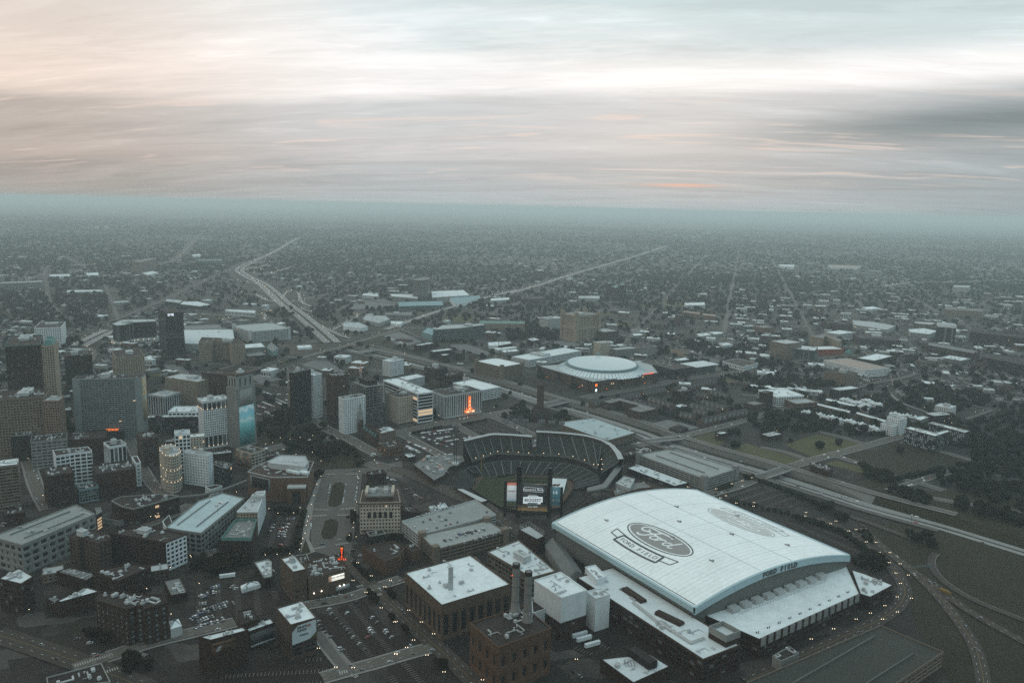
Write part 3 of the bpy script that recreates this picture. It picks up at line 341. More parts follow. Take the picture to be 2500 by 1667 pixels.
PATCH=[
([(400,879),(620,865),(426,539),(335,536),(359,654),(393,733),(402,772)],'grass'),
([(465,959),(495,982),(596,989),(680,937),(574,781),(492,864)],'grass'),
([(-1917,2958),(-1560,3036),(-1182,2322),(-1367,2246),(-1536,2362)],'grass'),
([(-1007,2426),(-864,2399),(-844,2261),(-926,2227)],'grass'),
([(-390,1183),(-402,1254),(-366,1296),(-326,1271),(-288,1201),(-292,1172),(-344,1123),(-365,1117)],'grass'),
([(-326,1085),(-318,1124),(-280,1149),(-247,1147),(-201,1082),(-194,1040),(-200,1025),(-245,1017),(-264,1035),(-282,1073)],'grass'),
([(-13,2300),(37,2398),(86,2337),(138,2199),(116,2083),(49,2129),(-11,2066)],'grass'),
([(-490,1634),(-432,1788),(-349,1641),(-377,1629),(-436,1682),(-484,1676)],'lot'),
([(-526,1570),(-511,1614),(-456,1552),(-491,1517)],'lot'),
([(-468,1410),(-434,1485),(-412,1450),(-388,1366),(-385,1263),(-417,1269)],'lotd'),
([(-352,2129),(-315,2189),(-232,2037),(-275,1945)],'lot'),
([(-382,2013),(-359,2100),(-281,1971),(-292,1930),(-327,1914)],'grass'),
([(-574,1931),(-506,1962),(-462,1909),(-512,1819)],'dirt'),
([(-160,1996),(-117,2017),(-48,1896),(-71,1831),(-129,1927)],'lot'),
([(77,2077),(148,2108),(200,2007),(172,1966),(110,2031)],'lot'),
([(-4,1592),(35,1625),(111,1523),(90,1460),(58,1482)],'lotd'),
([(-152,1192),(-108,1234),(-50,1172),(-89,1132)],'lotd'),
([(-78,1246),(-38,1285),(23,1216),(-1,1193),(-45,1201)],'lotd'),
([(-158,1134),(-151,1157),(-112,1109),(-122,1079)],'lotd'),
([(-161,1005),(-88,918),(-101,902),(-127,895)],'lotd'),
([(-564,2897),(-475,2951),(-404,2809),(-433,2693),(-548,2642)],'lot'),
([(279,1198),(325,1241),(346,1212),(316,1162)],'grass2'),
([(330,1155),(364,1181),(415,1114),(397,1081),(384,1087)],'grass2'),
([(421,1178),(495,1245),(546,1188),(489,1144),(444,1112)],'grass2'),
([(403,1124),(428,1101),(397,1076),(391,1088)],'grass2'),
([(491,1125),(615,1211),(671,1114),(545,1030)],'grass'),
([(447,1089),(471,1106),(502,1069),(484,1051)],'grass2'),
([(440,1037),(470,1074),(485,1032),(461,1014)],'lotd'),
([(460,1007),(487,1028),(532,1021),(479,981)],'grass'),
([(437,1636),(529,1700),(498,1651),(456,1578)],'grass2'),
([(230,1280),(268,1311),(312,1266),(267,1231)],'lot'),
([(463,2970),(534,3074),(594,2917),(504,2845)],'grass2'),
([(539,3074),(666,3144),(648,2970),(604,2945)],'grass2'),
([(282,2637),(355,2772),(412,2707),(284,2583)],'grass2'),
([(317,2461),(370,2519),(389,2429),(322,2368)],'grass2'),
([(-312,2543),(-279,2603),(-245,2554),(-280,2482)],'grass2'),
([(-236,2464),(-153,2583),(-111,2472),(-142,2406)],'grass2'),
([(344,2332),(383,2371),(397,2255),(352,2209)],'lot'),
([(439,1948),(510,1866),(476,1830),(431,1914)],'lot'),
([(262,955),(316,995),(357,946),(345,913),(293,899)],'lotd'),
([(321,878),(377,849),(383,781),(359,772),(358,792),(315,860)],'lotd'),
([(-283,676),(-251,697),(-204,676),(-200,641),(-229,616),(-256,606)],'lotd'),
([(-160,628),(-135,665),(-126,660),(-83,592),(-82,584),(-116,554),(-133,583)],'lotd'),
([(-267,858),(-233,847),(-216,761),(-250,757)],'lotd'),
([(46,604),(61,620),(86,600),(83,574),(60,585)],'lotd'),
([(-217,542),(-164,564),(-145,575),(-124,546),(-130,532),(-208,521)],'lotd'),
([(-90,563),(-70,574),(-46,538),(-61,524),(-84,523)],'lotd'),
([(-722,1532),(-683,1529),(-651,1455),(-682,1452)],'lotd'),
([(-764,1631),(-738,1634),(-693,1560),(-723,1549)],'grass2'),
([(-745,1670),(-709,1674),(-646,1574),(-678,1562)],'lot'),
([(-244,994),(-244,1015),(-186,1027),(-148,1059),(-138,988),(-193,1003),(-172,867),(-163,794),(-158,752),(-179,753),(-199,764),(-227,863),(-244,967)],'road'),
([(-244,967),(-243,994),(-229,890),(-209,792),(-195,762),(-207,749),(-232,863)],'walk'),
([(-221,953),(-220,966),(-215,969),(-207,960),(-202,933),(-197,892),(-201,884),(-209,885),(-213,897)],'grass'),
([(-204,843),(-200,848),(-193,847),(-188,838),(-183,805),(-186,793),(-195,794),(-200,806)],'grass'),
([(-148,773),(-122,777),(-123,766),(-133,761),(-144,765)],'grass'),
([(-213,792),(-199,760),(-208,752)],'grass')]
ROADS=[
([(-348,1093),(-330,1119),(-274,1154),(-249,1173)],15,'road'),
([(-350,1291),(-323,1260),(-286,1204),(-249,1169),(-215,1120),(-183,1081)],16,'road'),
([(-159,1025),(-140,1015),(-116,989),(-79,947),(-51,915),(-27,901),(-9,856),(18,818)],20,'road_vignette'),
([(-195,1048),(-159,1026)],20,'road'),
([(-204,1170),(-169,1196),(-125,1244),(-92,1269),(-45,1305),(8,1349),(33,1379)],22,'road'),
([(135,1451),(150,1470),(223,1526),(294,1580),(348,1637),(433,1686),(550,1764)],20,'road'),
([(549,1774),(650,1852),(736,1917),(818,1962)],18,'road'),
([(-171,1196),(-119,1119),(-87,1076)],13,'road'),
([(-93,1261),(-67,1209),(-44,1172)],11,'road'),
([(-53,1323),(-21,1294),(19,1230),(41,1192)],12,'road'),
([(189,1156),(215,1175)],15,'road'),
([(274,1215),(320,1251),(384,1304),(467,1380),(515,1429)],14,'road'),
([(247,952),(297,987),(321,1010)],14,'road'),
([(398,1075),(440,1108),(497,1146),(551,1185),(621,1235),(647,1254)],14,'road'),
([(480,1125),(508,1080)],9,'road'),
([(508,1080),(532,1023),(546,1016),(564,987)],8,'road'),
([(379,1162),(411,1140),(431,1100)],8,'road'),
([(497,1263),(530,1226),(550,1190)],8,'road'),
([(612,1206),(650,1167),(676,1118)],8,'road'),
([(490,982),(545,1020),(590,1052),(640,1079)],9,'road'),
([(525,966),(544,950),(623,914)],9,'road'),
([(363,883),(377,848),(389,813),(389,771),(385,734),(379,707),(364,683),(345,663),(325,647),(289,623),(248,595),(212,572),(183,551)],13,'road_vignette'),
([(402,855),(400,814),(403,774),(406,742),(404,696),(398,652),(390,613),(377,580),(360,546)],11,'road_vignette'),
([(407,742),(411,719),(414,681),(421,653),(436,614)],10,'road_vignette'),
([(452,792),(442,781),(432,764),(425,738),(426,711),(435,684),(460,651)],8,'road_vignette'),
([(398,891),(412,877),(428,852),(444,827),(463,810)],8,'road_vignette'),
([(-171,761),(-140,712),(-118,680),(-99,652),(-77,619),(-57,593),(-35,561),(-14,530)],15,'road_vignette'),
([(-181,650),(-152,662),(-135,673),(-121,689),(-99,707)],11,'road'),
([(-136,544),(-118,555),(-98,566),(-81,577),(-59,589)],12,'road'),
([(-155,608),(-136,578),(-118,553)],8,'road'),
([(-413,594),(-380,581),(-343,565),(-304,548),(-258,525)],20,'road_vignette'),
([(-325,550),(-304,568),(-285,586),(-248,608),(-228,621)],13,'road'),
([(-705,1098),(-644,1023),(-578,927),(-521,856)],13,'road'),
([(-560,1131),(-497,1026),(-438,936),(-401,899)],11,'road'),
([(-400,809),(-381,839),(-369,882)],12,'road'),
([(-319,748),(-300,755),(-275,734)],10,'road'),
([(-544,1572),(-509,1678),(-458,1837),(-413,1937),(-373,2076),(-314,2243)],20,'road'),
([(-358,2224),(-334,2318),(-236,2698),(-97,3101),(17,3389)],22,'lane'),
([(-30,3204),(129,3652),(259,4100),(486,4774),(652,5261),(1194,6886),(1794,8942),(3923,15372),(7347,25404)],26,'lane'),
([(-876,1550),(-912,1685),(-957,1786),(-1002,1846)],22,'road'),
([(-1033,1865),(-1058,1990),(-1077,2111)],46,'lane'),
([(-1150,2258),(-1191,2557),(-1225,2803),(-1298,3180),(-1405,3791),(-1519,4512),(-1580,5012)],17,'road'),
([(-1530,4696),(-1696,5703),(-1905,6726),(-2184,8203),(-3071,13044),(-4939,22595),(-25392,129360)],26,'lane'),
([(-1895,4223),(-1942,4558),(-2212,5356),(-2957,7453),(-4262,11109),(-5701,15147)],26,'road'),
([(-2320,3940),(-1850,3144),(-1534,2613),(-1371,2390)],15,'road'),
([(-1768,2713),(-1594,2485),(-1433,2281)],16,'road'),
([(-2576,3974),(-2366,4016),(-2207,4208)],26,'lane'),
([(-2642,4716),(-2195,4053)],12,'road'),
([(-1691,3275),(-1405,2768),(-1143,2282)],12,'road'),
([(-1433,2281),(-1140,2237)],10,'road'),
([(-455,1989),(-553,2220),(-667,2483),(-768,2693),(-932,3089),(-1079,3420),(-1242,3710),(-1438,4126),(-1516,4652)],46,'lane'),
([(-445,1991),(-540,2221),(-650,2486)],12,'lane'),
([(-737,2347),(-775,2465),(-780,2545),(-760,2548)],9,'lane'),
([(-501,2186),(-493,2294),(-483,2462),(-499,2525),(-522,2534)],9,'lane'),
([(-1460,4442),(-1431,4633),(-1356,4754)],14,'lane'),
([(-841,3108),(-749,2793),(-681,2679)],12,'lane'),
([(-841,2879),(-885,3078),(-881,3141)],9,'lane'),
([(-550,2263),(-457,2095),(-426,2063)],12,'lane'),
([(-356,1969),(-209,1808),(-124,1713),(-75,1701)],11,'road'),
([(15,2598),(-61,2558),(-123,2644),(-168,2710)],10,'road'),
([(-318,2234),(-241,2089),(-216,2021)],10,'road'),
([(-781,2855),(-716,2885),(-590,2946),(-426,2821),(-215,2672)],11,'road'),
([(273,2587),(359,2656),(429,2626),(493,2570)],10,'road'),
([(311,2566),(364,2473),(399,2431)],9,'road'),
([(375,2838),(426,2724),(484,2663)],9,'road'),
([(-18,2831),(146,2911),(358,2968)],9,'road'),
([(528,3036),(601,2928)],10,'walk'),
([(293,2241),(352,2133),(431,2073)],10,'road'),
([(1851,3968),(2074,4198),(2538,4393),(2954,4563)],24,'lane'),
([(617,1951),(711,1889),(783,1803)],10,'road'),
([(1140,2341),(1212,2250),(1283,2185)],11,'road'),
([(696,1583),(776,1654),(836,1687),(913,1759)],13,'road'),
([(852,1519),(864,1492),(882,1421)],7,'road'),
([(798,1356),(886,1427)],9,'road'),
([(755,1550),(736,1470),(753,1394)],6,'walk'),
([(-1184,3597),(-1059,3326),(-900,2940),(-751,2607)],14,'lane'),
([(-1280,3889),(-1201,3845),(-1196,4049),(-1196,4274)],12,'lane'),
([(-973,3000),(-867,2804),(-794,2785),(-739,2846)],12,'lane'),
([(-1387,4218),(-1344,4231),(-1381,4467)],10,'lane'),
([(-741,2638),(-695,2617),(-606,2493)],10,'lane'),
([(-1371,4071),(-1380,4220),(-1293,4094)],10,'lane'),
([(-1226,3489),(-1142,3456),(-1053,3328)],12,'lane'),
([(-861,2327),(-848,2402),(-782,2464)],10,'lane')]
TREEA=[
([(-390,1183),(-402,1254),(-366,1296),(-326,1271),(-288,1201),(-292,1172),(-344,1123),(-365,1117)],48,6.2),
([(-325,1085),(-318,1122),(-279,1147),(-246,1145),(-205,1082),(-201,1055),(-241,1064),(-251,1044),(-280,1073)],44,6),
([(-212,1028),(-205,1055),(-200,1036)],3,5),
([(-253,983),(-248,994),(-241,984),(-243,968)],2,5),
([(-13,2300),(37,2375),(85,2315),(137,2189),(117,2102),(49,2132),(-11,2084)],60,7),
([(5,1346),(21,1384),(38,1325),(-14,1292)],12,5.5),
([(-284,724),(-258,738),(-248,716),(-282,698)],12,6),
([(-345,607),(-298,584),(-313,578),(-347,597)],14,5),
([(-319,747),(-303,750),(-290,718),(-300,710)],8,5),
([(-293,559),(-275,564),(-266,551),(-281,542)],8,5),
([(493,1383),(565,1330),(597,1268),(544,1244),(448,1251)],55,5.5),
([(801,1625),(889,1602),(955,1547),(903,1458),(771,1473)],70,6),
([(463,2150),(542,2038),(510,1912),(446,2013)],45,6.5),
([(542,2038),(636,2090),(624,2010),(528,1903)],20,6),
([(474,1642),(546,1684),(602,1655),(563,1569),(468,1544)],35,6),
([(735,1221),(840,1258),(623,914),(593,960),(563,1025),(659,1100)],150,6),
([(490,1071),(532,1031),(501,1009),(482,1028)],22,5),
([(486,982),(526,966),(520,918),(487,939)],18,5.5),
([(549,950),(613,901),(593,870),(545,919)],30,5.5),
([(234,1485),(414,1414),(326,1305),(258,1339)],55,4.2),
([(397,1322),(470,1387),(469,1273),(417,1224),(388,1267)],45,5),
([(399,2099),(412,2021),(388,1944),(366,2003)],10,5),
([(583,1865),(663,1832),(621,1710),(545,1739)],30,6),
([(183,1405),(209,1401),(207,1370),(186,1362)],6,3),
([(-707,2372),(-628,2276),(-553,2068),(-564,1997),(-627,2209)],26,6),
([(-596,2247),(-568,2186),(-512,2031),(-521,2030)],8,5),
([(-436,1831),(-413,1856),(-355,1677),(-389,1731)],14,5),
([(-406,1966),(-377,1970),(-363,1910),(-385,1895)],7,5.5),
([(-578,1729),(-538,1818),(-512,1789),(-550,1655)],14,4.5),
([(-443,1393),(-425,1388),(-415,1363),(-427,1362)],6,4),
([(-400,1340),(-383,1335),(-372,1306),(-388,1311)],6,4),
([(-1852,2856),(-1708,2886),(-1538,2612),(-1365,2366),(-1213,2317),(-1154,2192),(-1331,2186),(-1522,2339)],150,7),
([(-1671,2856),(-1488,2894),(-1246,2437),(-1392,2438)],90,7),
([(-1492,3010),(-1501,3421),(-1321,3006),(-1369,2775)],50,7),
([(-1992,3406),(-1688,3482),(-1539,3170),(-1797,3068)],60,8),
([(-1270,2285),(-1209,2249),(-1111,2040),(-1123,2020)],14,6),
([(-1110,1935),(-1086,1972),(-1031,1881),(-1040,1819)],14,6),
([(-986,1871),(-966,1889),(-904,1765),(-925,1762)],10,5),
([(-773,2465),(-745,2667),(-680,2455),(-735,2395)],24,6),
([(-673,2620),(-615,2691),(-503,2510),(-522,2430),(-590,2370)],40,6),
([(-586,2215),(-565,2218),(-521,2068),(-543,2083)],8,5),
([(355,774),(386,771),(379,743),(352,753)],24,4.5),
([(371,909),(391,923),(388,904),(373,893)],8,5),
([(388,897),(396,888),(388,870),(381,875)],7,4.5),
([(476,915),(485,913),(478,899),(471,902)],4,5),
([(485,906),(499,904),(495,897),(481,893)],5,5),
([(446,844),(468,829),(458,805),(439,827)],16,4.5),
([(394,841),(399,825),(395,809),(389,819)],8,4)]
TREEL=[
(354,966,375,922,8,3.4),
(331,881,373,840,13,3.2),
(372,837,381,771,13,3.2),
(-216,763,-233,866,11,3.4),
(-247,753,-217,761,9,3.2),
(-266,861,-238,860,6,4),
(-178,866,-169,829,4,4),
(-168,803,-167,787,3,3),
(-124,797,-111,795,4,4),
(-84,646,-62,614,7,3.2),
(-85,615,-81,608,2,4),
(-51,563,-47,559,3,4),
(-125,671,-114,659,4,3.6),
(-109,680,-101,664,3,3.6),
(-98,632,-96,628,2,3.5),
(265,967,290,986,6,3.4),
(313,1011,326,1019,4,3.6),
(328,1005,356,962,9,3.2),
(270,929,331,888,10,3),
(-505,1679,-475,1777,9,3.4),
(-530,1595,-516,1636,5,3.4),
(-503,1624,-458,1560,7,3),
(-174,2030,-124,2057,6,3.2),
(-109,1888,-67,1832,6,3),
(-290,1944,-213,1858,8,2.6),
(444,1669,514,1717,6,2.6),
(139,1968,202,2033,8,3),
(-152,1191,-109,1231,12,2),
(-78,1244,-38,1282,10,2),
(-45,1194,-32,1186,4,2.4),
(264,1345,309,1279,10,2.6),
(318,1274,389,1321,9,2.6),
(-151,736,-127,700,8,2.4),
(503,1013,551,1041,7,3.5),
(549,1037,608,1070,9,4),
(541,1239,612,1244,10,3.6),
(-785,1685,-762,1688,5,3.4),
(-774,1716,-723,1742,10,3.2),
(-149,797,-125,790,5,3)]
CARG=[
(0,'in the striped lot right of the billboard tower',60,[(-154.1,645.6),(-150.5,638.2),(-144.4,629.7),(-137.4,640.3),(-138.2,621.3),(-134.7,616.8),(-131.4,613.2),(-128.3,607.2),(-124.4,601.7),(-117.5,591.9),(-111.6,583),(-132.1,584.7),(-128.6,581.3),(-148.2,607.7),(-142.7,600.9),(-158.6,625.1),(-156.1,618.7),(-152.8,613.3),(-113.6,615.4),(-111.9,611.7),(-109.2,607.7),(-112.7,602.2),(-114.5,633.9),(-108.9,625.9),(-99.8,612.8),(-98.2,609.5),(-93.2,603),(-132.8,659.5)]),
(0,'in the walled lot beside the divided avenue',10,[(-247.2,831.3),(-241.7,829.6),(-246.5,815.9),(-241.4,821.7),(-245.2,819.3),(-239.6,813),(-245.6,809.4),(-240,807.9),(-243.3,803.1),(-238.2,801.5),(-242.9,795.6),(-236.5,795.7),(-255.6,808.6),(-234,775.2),(-256.3,819.6),(-257,826.3),(-258.3,837),(-232.5,832.1),(-230.2,825.4)]),
(14.2,'on the upper deck of the stepped garage',100,[(-99.1,824.1),(-94.8,828.1),(-90.1,832.9),(-87.2,834.8),(-81.3,841),(-75.9,845.2),(-73.4,848),(-69.1,851.4),(-62.8,857.8),(-64.2,838.5),(-75.2,827.3),(-84.3,818.3),(-91,811.2),(-79.1,809.5),(-71.7,815.2),(-67.2,818.1),(-61.1,806.5),(-54.3,811.9),(-66,803.1),(-98.4,795.2),(-84.7,790),(-75,796.3),(-23.8,843.2)]),
(13.2,'on the lower deck of the stepped garage',100,[(-58.6,752.8),(-71,743.9),(-44,763),(-52.4,775.6),(-43.7,780.5),(-37.2,786),(-29.7,790.2),(-24.8,794.4)]),
(-6,'on the sunken freeway','fw',[(-4.5,1529.5),(37.3,1478.2),(21.8,1503.9)]),
(-6,'on the sunken freeway','fw',[(149.4,1319.9),(174.8,1290.6),(195.5,1261.8),(250.1,1244.8)]),
(-6,'on the sunken freeway','fw',[(293.6,1154.6),(334.9,1107.7),(358.7,1011.3),(363,1013.6)]),
(-6,'on the sunken freeway','fw',[(373.6,987.9),(411,934.5),(365,985.8),(396.6,921.7)]),
(0.1,'on the curving exit ramp','fw',[(410.1,723.2),(414.1,721.1),(420.4,656.2),(386.8,605),(404.8,860.8)]),
(0.1,'on a bridge over the freeway','br',[(267.1,1209.1),(346.5,1036.8)]),
(0,'in the street beside the music theatre','st2',[(-167.4,661.4),(-160.4,664.9),(-155.5,668),(-150.6,671.5),(-143.9,668.1),(-139.4,671.1),(-160.5,655.1),(-108.1,697.6),(-95.6,705.3)]),
(0,'on the street right of the music theatre',-50,[(-140.3,719.1),(-136.6,713.8),(-147.8,753.7),(-128.9,745.8)]),
(0,'on the street below the scoreboard',-50,[(-9.5,848.7),(-1.6,836.7),(2.8,832.4),(9,824.1),(4.3,812.2)]),
(0,'at the dark crossroads','st2',[(-318.1,567.5),(-314.7,570.7),(-330.4,583.9),(-343.7,589.8)]),
(0,'moving through the square','st2',[(-204.3,1012.5),(-193.7,1087),(-193.8,1077),(-175.1,1041.8),(-323.5,1097.8),(-327.9,1085.2),(-177,791.4),(-191.6,779.6),(-157.4,766.5),(-148,754.7),(-298.2,755),(-297.5,760.2)]),
(0,'on the asphalt lot beside the clubhouse',20,[(-127.6,947.1),(-118.9,934.2),(-113.6,926.1),(-108.1,920.6),(-105.1,917.3),(-128.3,944.9),(-156.6,1064),(-143.8,1067.6),(-135.4,1083.2)]),
(0,'in the street beside the big square hall',-40,[(-90.3,645.5),(-47.4,592),(-75.5,589.5),(53.4,558.8),(56.9,553.2)]),
(30.2,'on the deck of the long grey garage',30,[(-476.6,735.8),(-497.5,743.3),(-495.6,736.9)]),
(22.2,'on the deck of the teal garage',10,[(-334.1,847.6),(-316.5,822.4),(-315.1,830.2)])]
CROW=[
(-134.3,1175.4,-120.1,1160.4,6,0,'in the ballpark lot behind the left-field stand',90,0.92),
(-125.2,1189.3,-94.9,1206.3,15,0,'in the ballpark lot behind the left-field stand',90,0.92),
(-112.2,1166.9,-85.2,1186.3,14,0,'in the ballpark lot behind the left-field stand',90,0.92),
(-98.4,1153,-67.1,1175.1,16,0,'in the ballpark lot behind the left-field stand',90,0.92),
(-110,1144.5,-91.1,1128.5,9,0,'in the ballpark lot behind the left-field stand',90,0.92),
(-67,1184.5,-51.5,1170.3,8,0,'in the ballpark lot behind the left-field stand',90,0.92),
(-90.5,1144.7,-83,1138.7,4,0,'in the ballpark lot behind the left-field stand',90,0.92),
(-139.3,1194.9,-88.7,1224.1,16,0,'in the ballpark lot behind the left-field stand',90,0.92),
(-113.8,1156.3,-102.7,1164,5,0,'in the ballpark lot behind the left-field stand',90,0.92),
(-154.3,1131,-125.8,1096.1,13,0,'in the narrow lot beside the ballpark gate',90,0.92),
(-153.4,1148.7,-111.7,1104.5,17,0,'in the narrow lot beside the ballpark gate',90,0.92),
(-140.4,1103.2,-124.5,1095.3,8,0,'in the narrow lot beside the ballpark gate',90,0.92),
(-151.3,1123.5,-137.6,1105.5,6,0,'in the narrow lot beside the ballpark gate',90,0.92),
(-447,1350.7,-418.4,1324.7,14,0,'in the downtown lot below the beige tower',90,0.92),
(-437.7,1367.3,-408.8,1337.6,13,0,'in the downtown lot below the beige tower',90,0.92),
(-417.4,1307.1,-383.9,1275.9,15,0,'in the downtown lot below the beige tower',90,0.92),
(-423.8,1393.2,-391.5,1359,13,0,'in the downtown lot below the beige tower',90,0.92),
(-430.5,1426.3,-407.9,1428.4,9,0,'in the downtown lot below the beige tower',90,0.92),
(-428,1386.3,-398.7,1352.1,11,0,'in the downtown lot below the beige tower',90,0.92),
(-424.9,1289.2,-409.9,1279.2,7,0,'in the downtown lot below the beige tower',90,0.92),
(-400.4,1314.4,-382.3,1298.6,8,0,'in the downtown lot below the beige tower',90,0.92),
(-461.7,1444.2,-439,1425.4,7,0,'in the downtown lot below the beige tower',90,0.92),
(-405.2,1388.4,-394,1382.9,5,0,'in the downtown lot below the beige tower',90,0.92),
(-443.3,1341.8,-428.4,1328,6,0,'in the downtown lot below the beige tower',90,0.92),
(-412.3,1300,-387,1274,9,0,'in the downtown lot below the beige tower',90,0.92),
(-265.8,636.1,-245.8,654.6,17,0,'in the dark lot between the storage building and the music theatre',90,0.92),
(-263,631.7,-237.5,655,19,0,'in the dark lot between the storage building and the music theatre',90,0.92),
(-256.2,610.6,-239,626.2,13,0,'in the dark lot between the storage building and the music theatre',90,0.92),
(-254,613.5,-237.2,624.1,10,0,'in the dark lot between the storage building and the music theatre',90,0.92),
(-259.7,619.6,-249,630.2,7,0,'in the dark lot between the storage building and the music theatre',90,0.92),
(-274.9,666.1,-266.9,661.6,3,0,'in the dark lot between the storage building and the music theatre',90,0.92),
(-270.6,669.2,-259.2,673.4,6,0,'in the dark lot between the storage building and the music theatre',90,0.92),
(-252.8,683.4,-245.2,678.7,4,0,'in the dark lot between the storage building and the music theatre',90,0.92),
(-271.4,679.5,-263.1,684.1,4,0,'in the dark lot between the storage building and the music theatre',90,0.92),
(-270,649.6,-263.4,652.2,4,0,'in the dark lot between the storage building and the music theatre',90,0.92),
(-266.4,622.1,-261.3,639.3,8,0,'in the dark lot between the storage building and the music theatre',90,0.92),
(-256.1,607.2,-250.7,613.6,5,0,'in the dark lot between the storage building and the music theatre',90,0.92),
(-274.7,666.1,-268.5,659.9,3,0,'in the dark lot between the storage building and the music theatre',90,0.92),
(-247.9,844.7,-238,845.2,4,0,'in the walled lot beside the divided avenue',90,0.92),
(-224.3,957.5,-214.9,899,10,0,'parked along the divided avenue',0,0.92),
(-205.1,958.8,-195.6,896.5,10,0,'parked along the divided avenue',0,0.92),
(-195.2,990.7,-182.7,904.4,12,0,'parked along the divided avenue',0,0.92),
(-219.6,843.3,-214.1,819.7,5,0,'parked along the divided avenue',0,0.92),
(-186.1,998.1,-179.7,981.6,5,0,'parked along the divided avenue',0,0.92),
(-161.3,989.5,-143.2,974.1,8,0,'parked along the divided avenue',90,0.92),
(-37.5,767,-6.8,788.5,13,13.2,'on the lower deck of the stepped garage',90,0.92),
(-51.4,781.1,-23.6,799,12,13.2,'on the lower deck of the stepped garage',90,0.92),
(-71.5,760.1,-50.5,774.1,4,13.2,'on the lower deck of the stepped garage',90,0.9),
(-329.9,2085.4,-267.8,1997.6,14,0,'in the triangular lot by the avenue',90,0.92),
(-320.9,2056,-272.3,1988.7,11,0,'in the triangular lot by the avenue',90,0.92),
(-305.9,2083.3,-271.3,2045.2,8,0,'in the triangular lot by the avenue',90,0.92)]
LAMPS=[
(345,878,'twin',9),
(340,867,'twin',9),
(370,854,'twin',9),
(361,846,'twin',9),
(373,826,'twin',9),
(383,831,'twin',9),
(380,798,'twin',9),
(390,797,'twin',9),
(393,772,'twin',9),
(382,772,'twin',9),
(381,748,'twin',9),
(391,746,'twin',9),
(377,725,'twin',9),
(387,721,'twin',9),
(371,703,'twin',9),
(355,676,'twin',9),
(367,674,'twin',9),
(336,659,'twin',9),
(342,648,'twin',9),
(317,645,'twin',9),
(300,634,'twin',9),
(323,635,'twin',9),
(274,617,'twin',9),
(249,600,'twin',9),
(-83,632,'twin',9),
(-92,612,'twin',9),
(-73,585,'twin',9),
(-70,613,'twin',9),
(-58,595,'twin',9),
(-60,564,'twin',9),
(-84,564,'twin',9),
(-45,542,'twin',9),
(-16,533,'twin',9),
(-77,574,'twin',9),
(55,563,'twin',9),
(-144,721,'twin',9),
(-126,694,'twin',9),
(-141,684,'twin',9),
(-125,662,'twin',9),
(-107,635,'twin',9),
(-91,613,'twin',9),
(-107,686,'twin',9),
(-110,673,'twin',9),
(-113,545,'twin',9),
(-84,565,'twin',9),
(-145,570,'twin',9),
(-126,545,'twin',9),
(-237,940,'post',7),
(-239,969,'post',7),
(-231,901,'post',7),
(-227,873,'post',7),
(-221,837,'post',7),
(-219,824,'post',7),
(-217,812,'post',7),
(-213,791,'post',7),
(-212,778,'post',7),
(-210,765,'post',7),
(-208,751,'post',7),
(-194,991,'post',7),
(-193,971,'post',7),
(-177,884,'post',7),
(-174,858,'post',7),
(-170,834,'post',7),
(-168,822,'post',7),
(-166,809,'post',7),
(-158,785,'post',7),
(-166,789,'post',7),
(-238,737,'post',7),
(-227,739,'post',7),
(-215,741,'post',7),
(-258,734,'post',7),
(-271,732,'post',7),
(-257,844,'post',7),
(-240,846,'post',7),
(-271,857,'post',7),
(-255,860,'post',7),
(-237,862,'post',7),
(-325,907,'post',7),
(-254,1075,'post',5),
(-247,1073,'post',5),
(-276,1073,'post',5),
(-340,1139,'post',5),
(-312,1143,'post',5),
(-296,1154,'post',5),
(-268,1147,'post',5),
(-352,1107,'post',5),
(-324,1133,'post',5),
(-344,1114,'post',5),
(-255,1036,'post',5),
(-199,1046,'post',5),
(-184,1045,'post',5),
(-296,1062,'post',5),
(-386,826,'post',8),
(-390,824,'post',8),
(-386,833,'post',8),
(-636,1010,'post',8),
(-540,879,'post',8),
(-307,727,'post',8),
(265,927,'twin',9),
(256,919,'twin',9),
(271,903,'twin',9),
(293,906,'twin',9),
(289,894,'twin',9),
(301,983,'twin',9),
(317,996,'twin',9),
(284,971,'twin',9),
(259,951,'twin',9),
(225,956,'twin',9),
(-70,1266,'post',8),
(-118,1276,'post',8),
(-152,1170,'post',8),
(-82,1257,'post',8),
(-34,1297,'post',8),
(-28,1336,'post',8),
(-119,1233,'post',8),
(-51,1310,'post',8),
(321,1193,'post',8),
(425,1229,'post',8),
(347,1621,'post',8),
(320,1623,'post',8),
(447,1658,'post',8),
(495,1695,'post',8),
(516,1702,'post',8),
(250,1464,'post',8),
(301,1490,'post',8),
(366,1447,'post',8),
(372,1360,'post',8),
(406,1245,'post',8),
(526,1483,'post',8),
(746,1624,'post',8),
(761,1644,'post',8),
(780,1648,'post',8),
(814,1673,'post',8),
(804,1647,'post',8),
(839,1690,'post',8),
(858,1714,'post',8),
(891,1730,'post',8),
(924,1752,'post',8),
(966,1781,'post',8),
(1005,1811,'post',8),
(1045,1841,'post',8),
(597,1504,'post',8),
(562,1472,'post',8),
(691,1746,'post',8),
(589,1630,'post',8),
(716,1601,'post',8),
(634,1538,'post',8),
(690,1488,'post',8),
(751,1407,'post',8),
(743,1302,'post',8),
(754,1330,'post',8),
(828,1382,'post',8),
(851,1397,'post',8),
(859,1483,'post',8),
(-320,661,'post',8),
(-280,618,'post',8),
(-400,620,'post',8),
(-278,673,'post',8),
(-309,730,'post',8),
(-317,703,'post',8)]
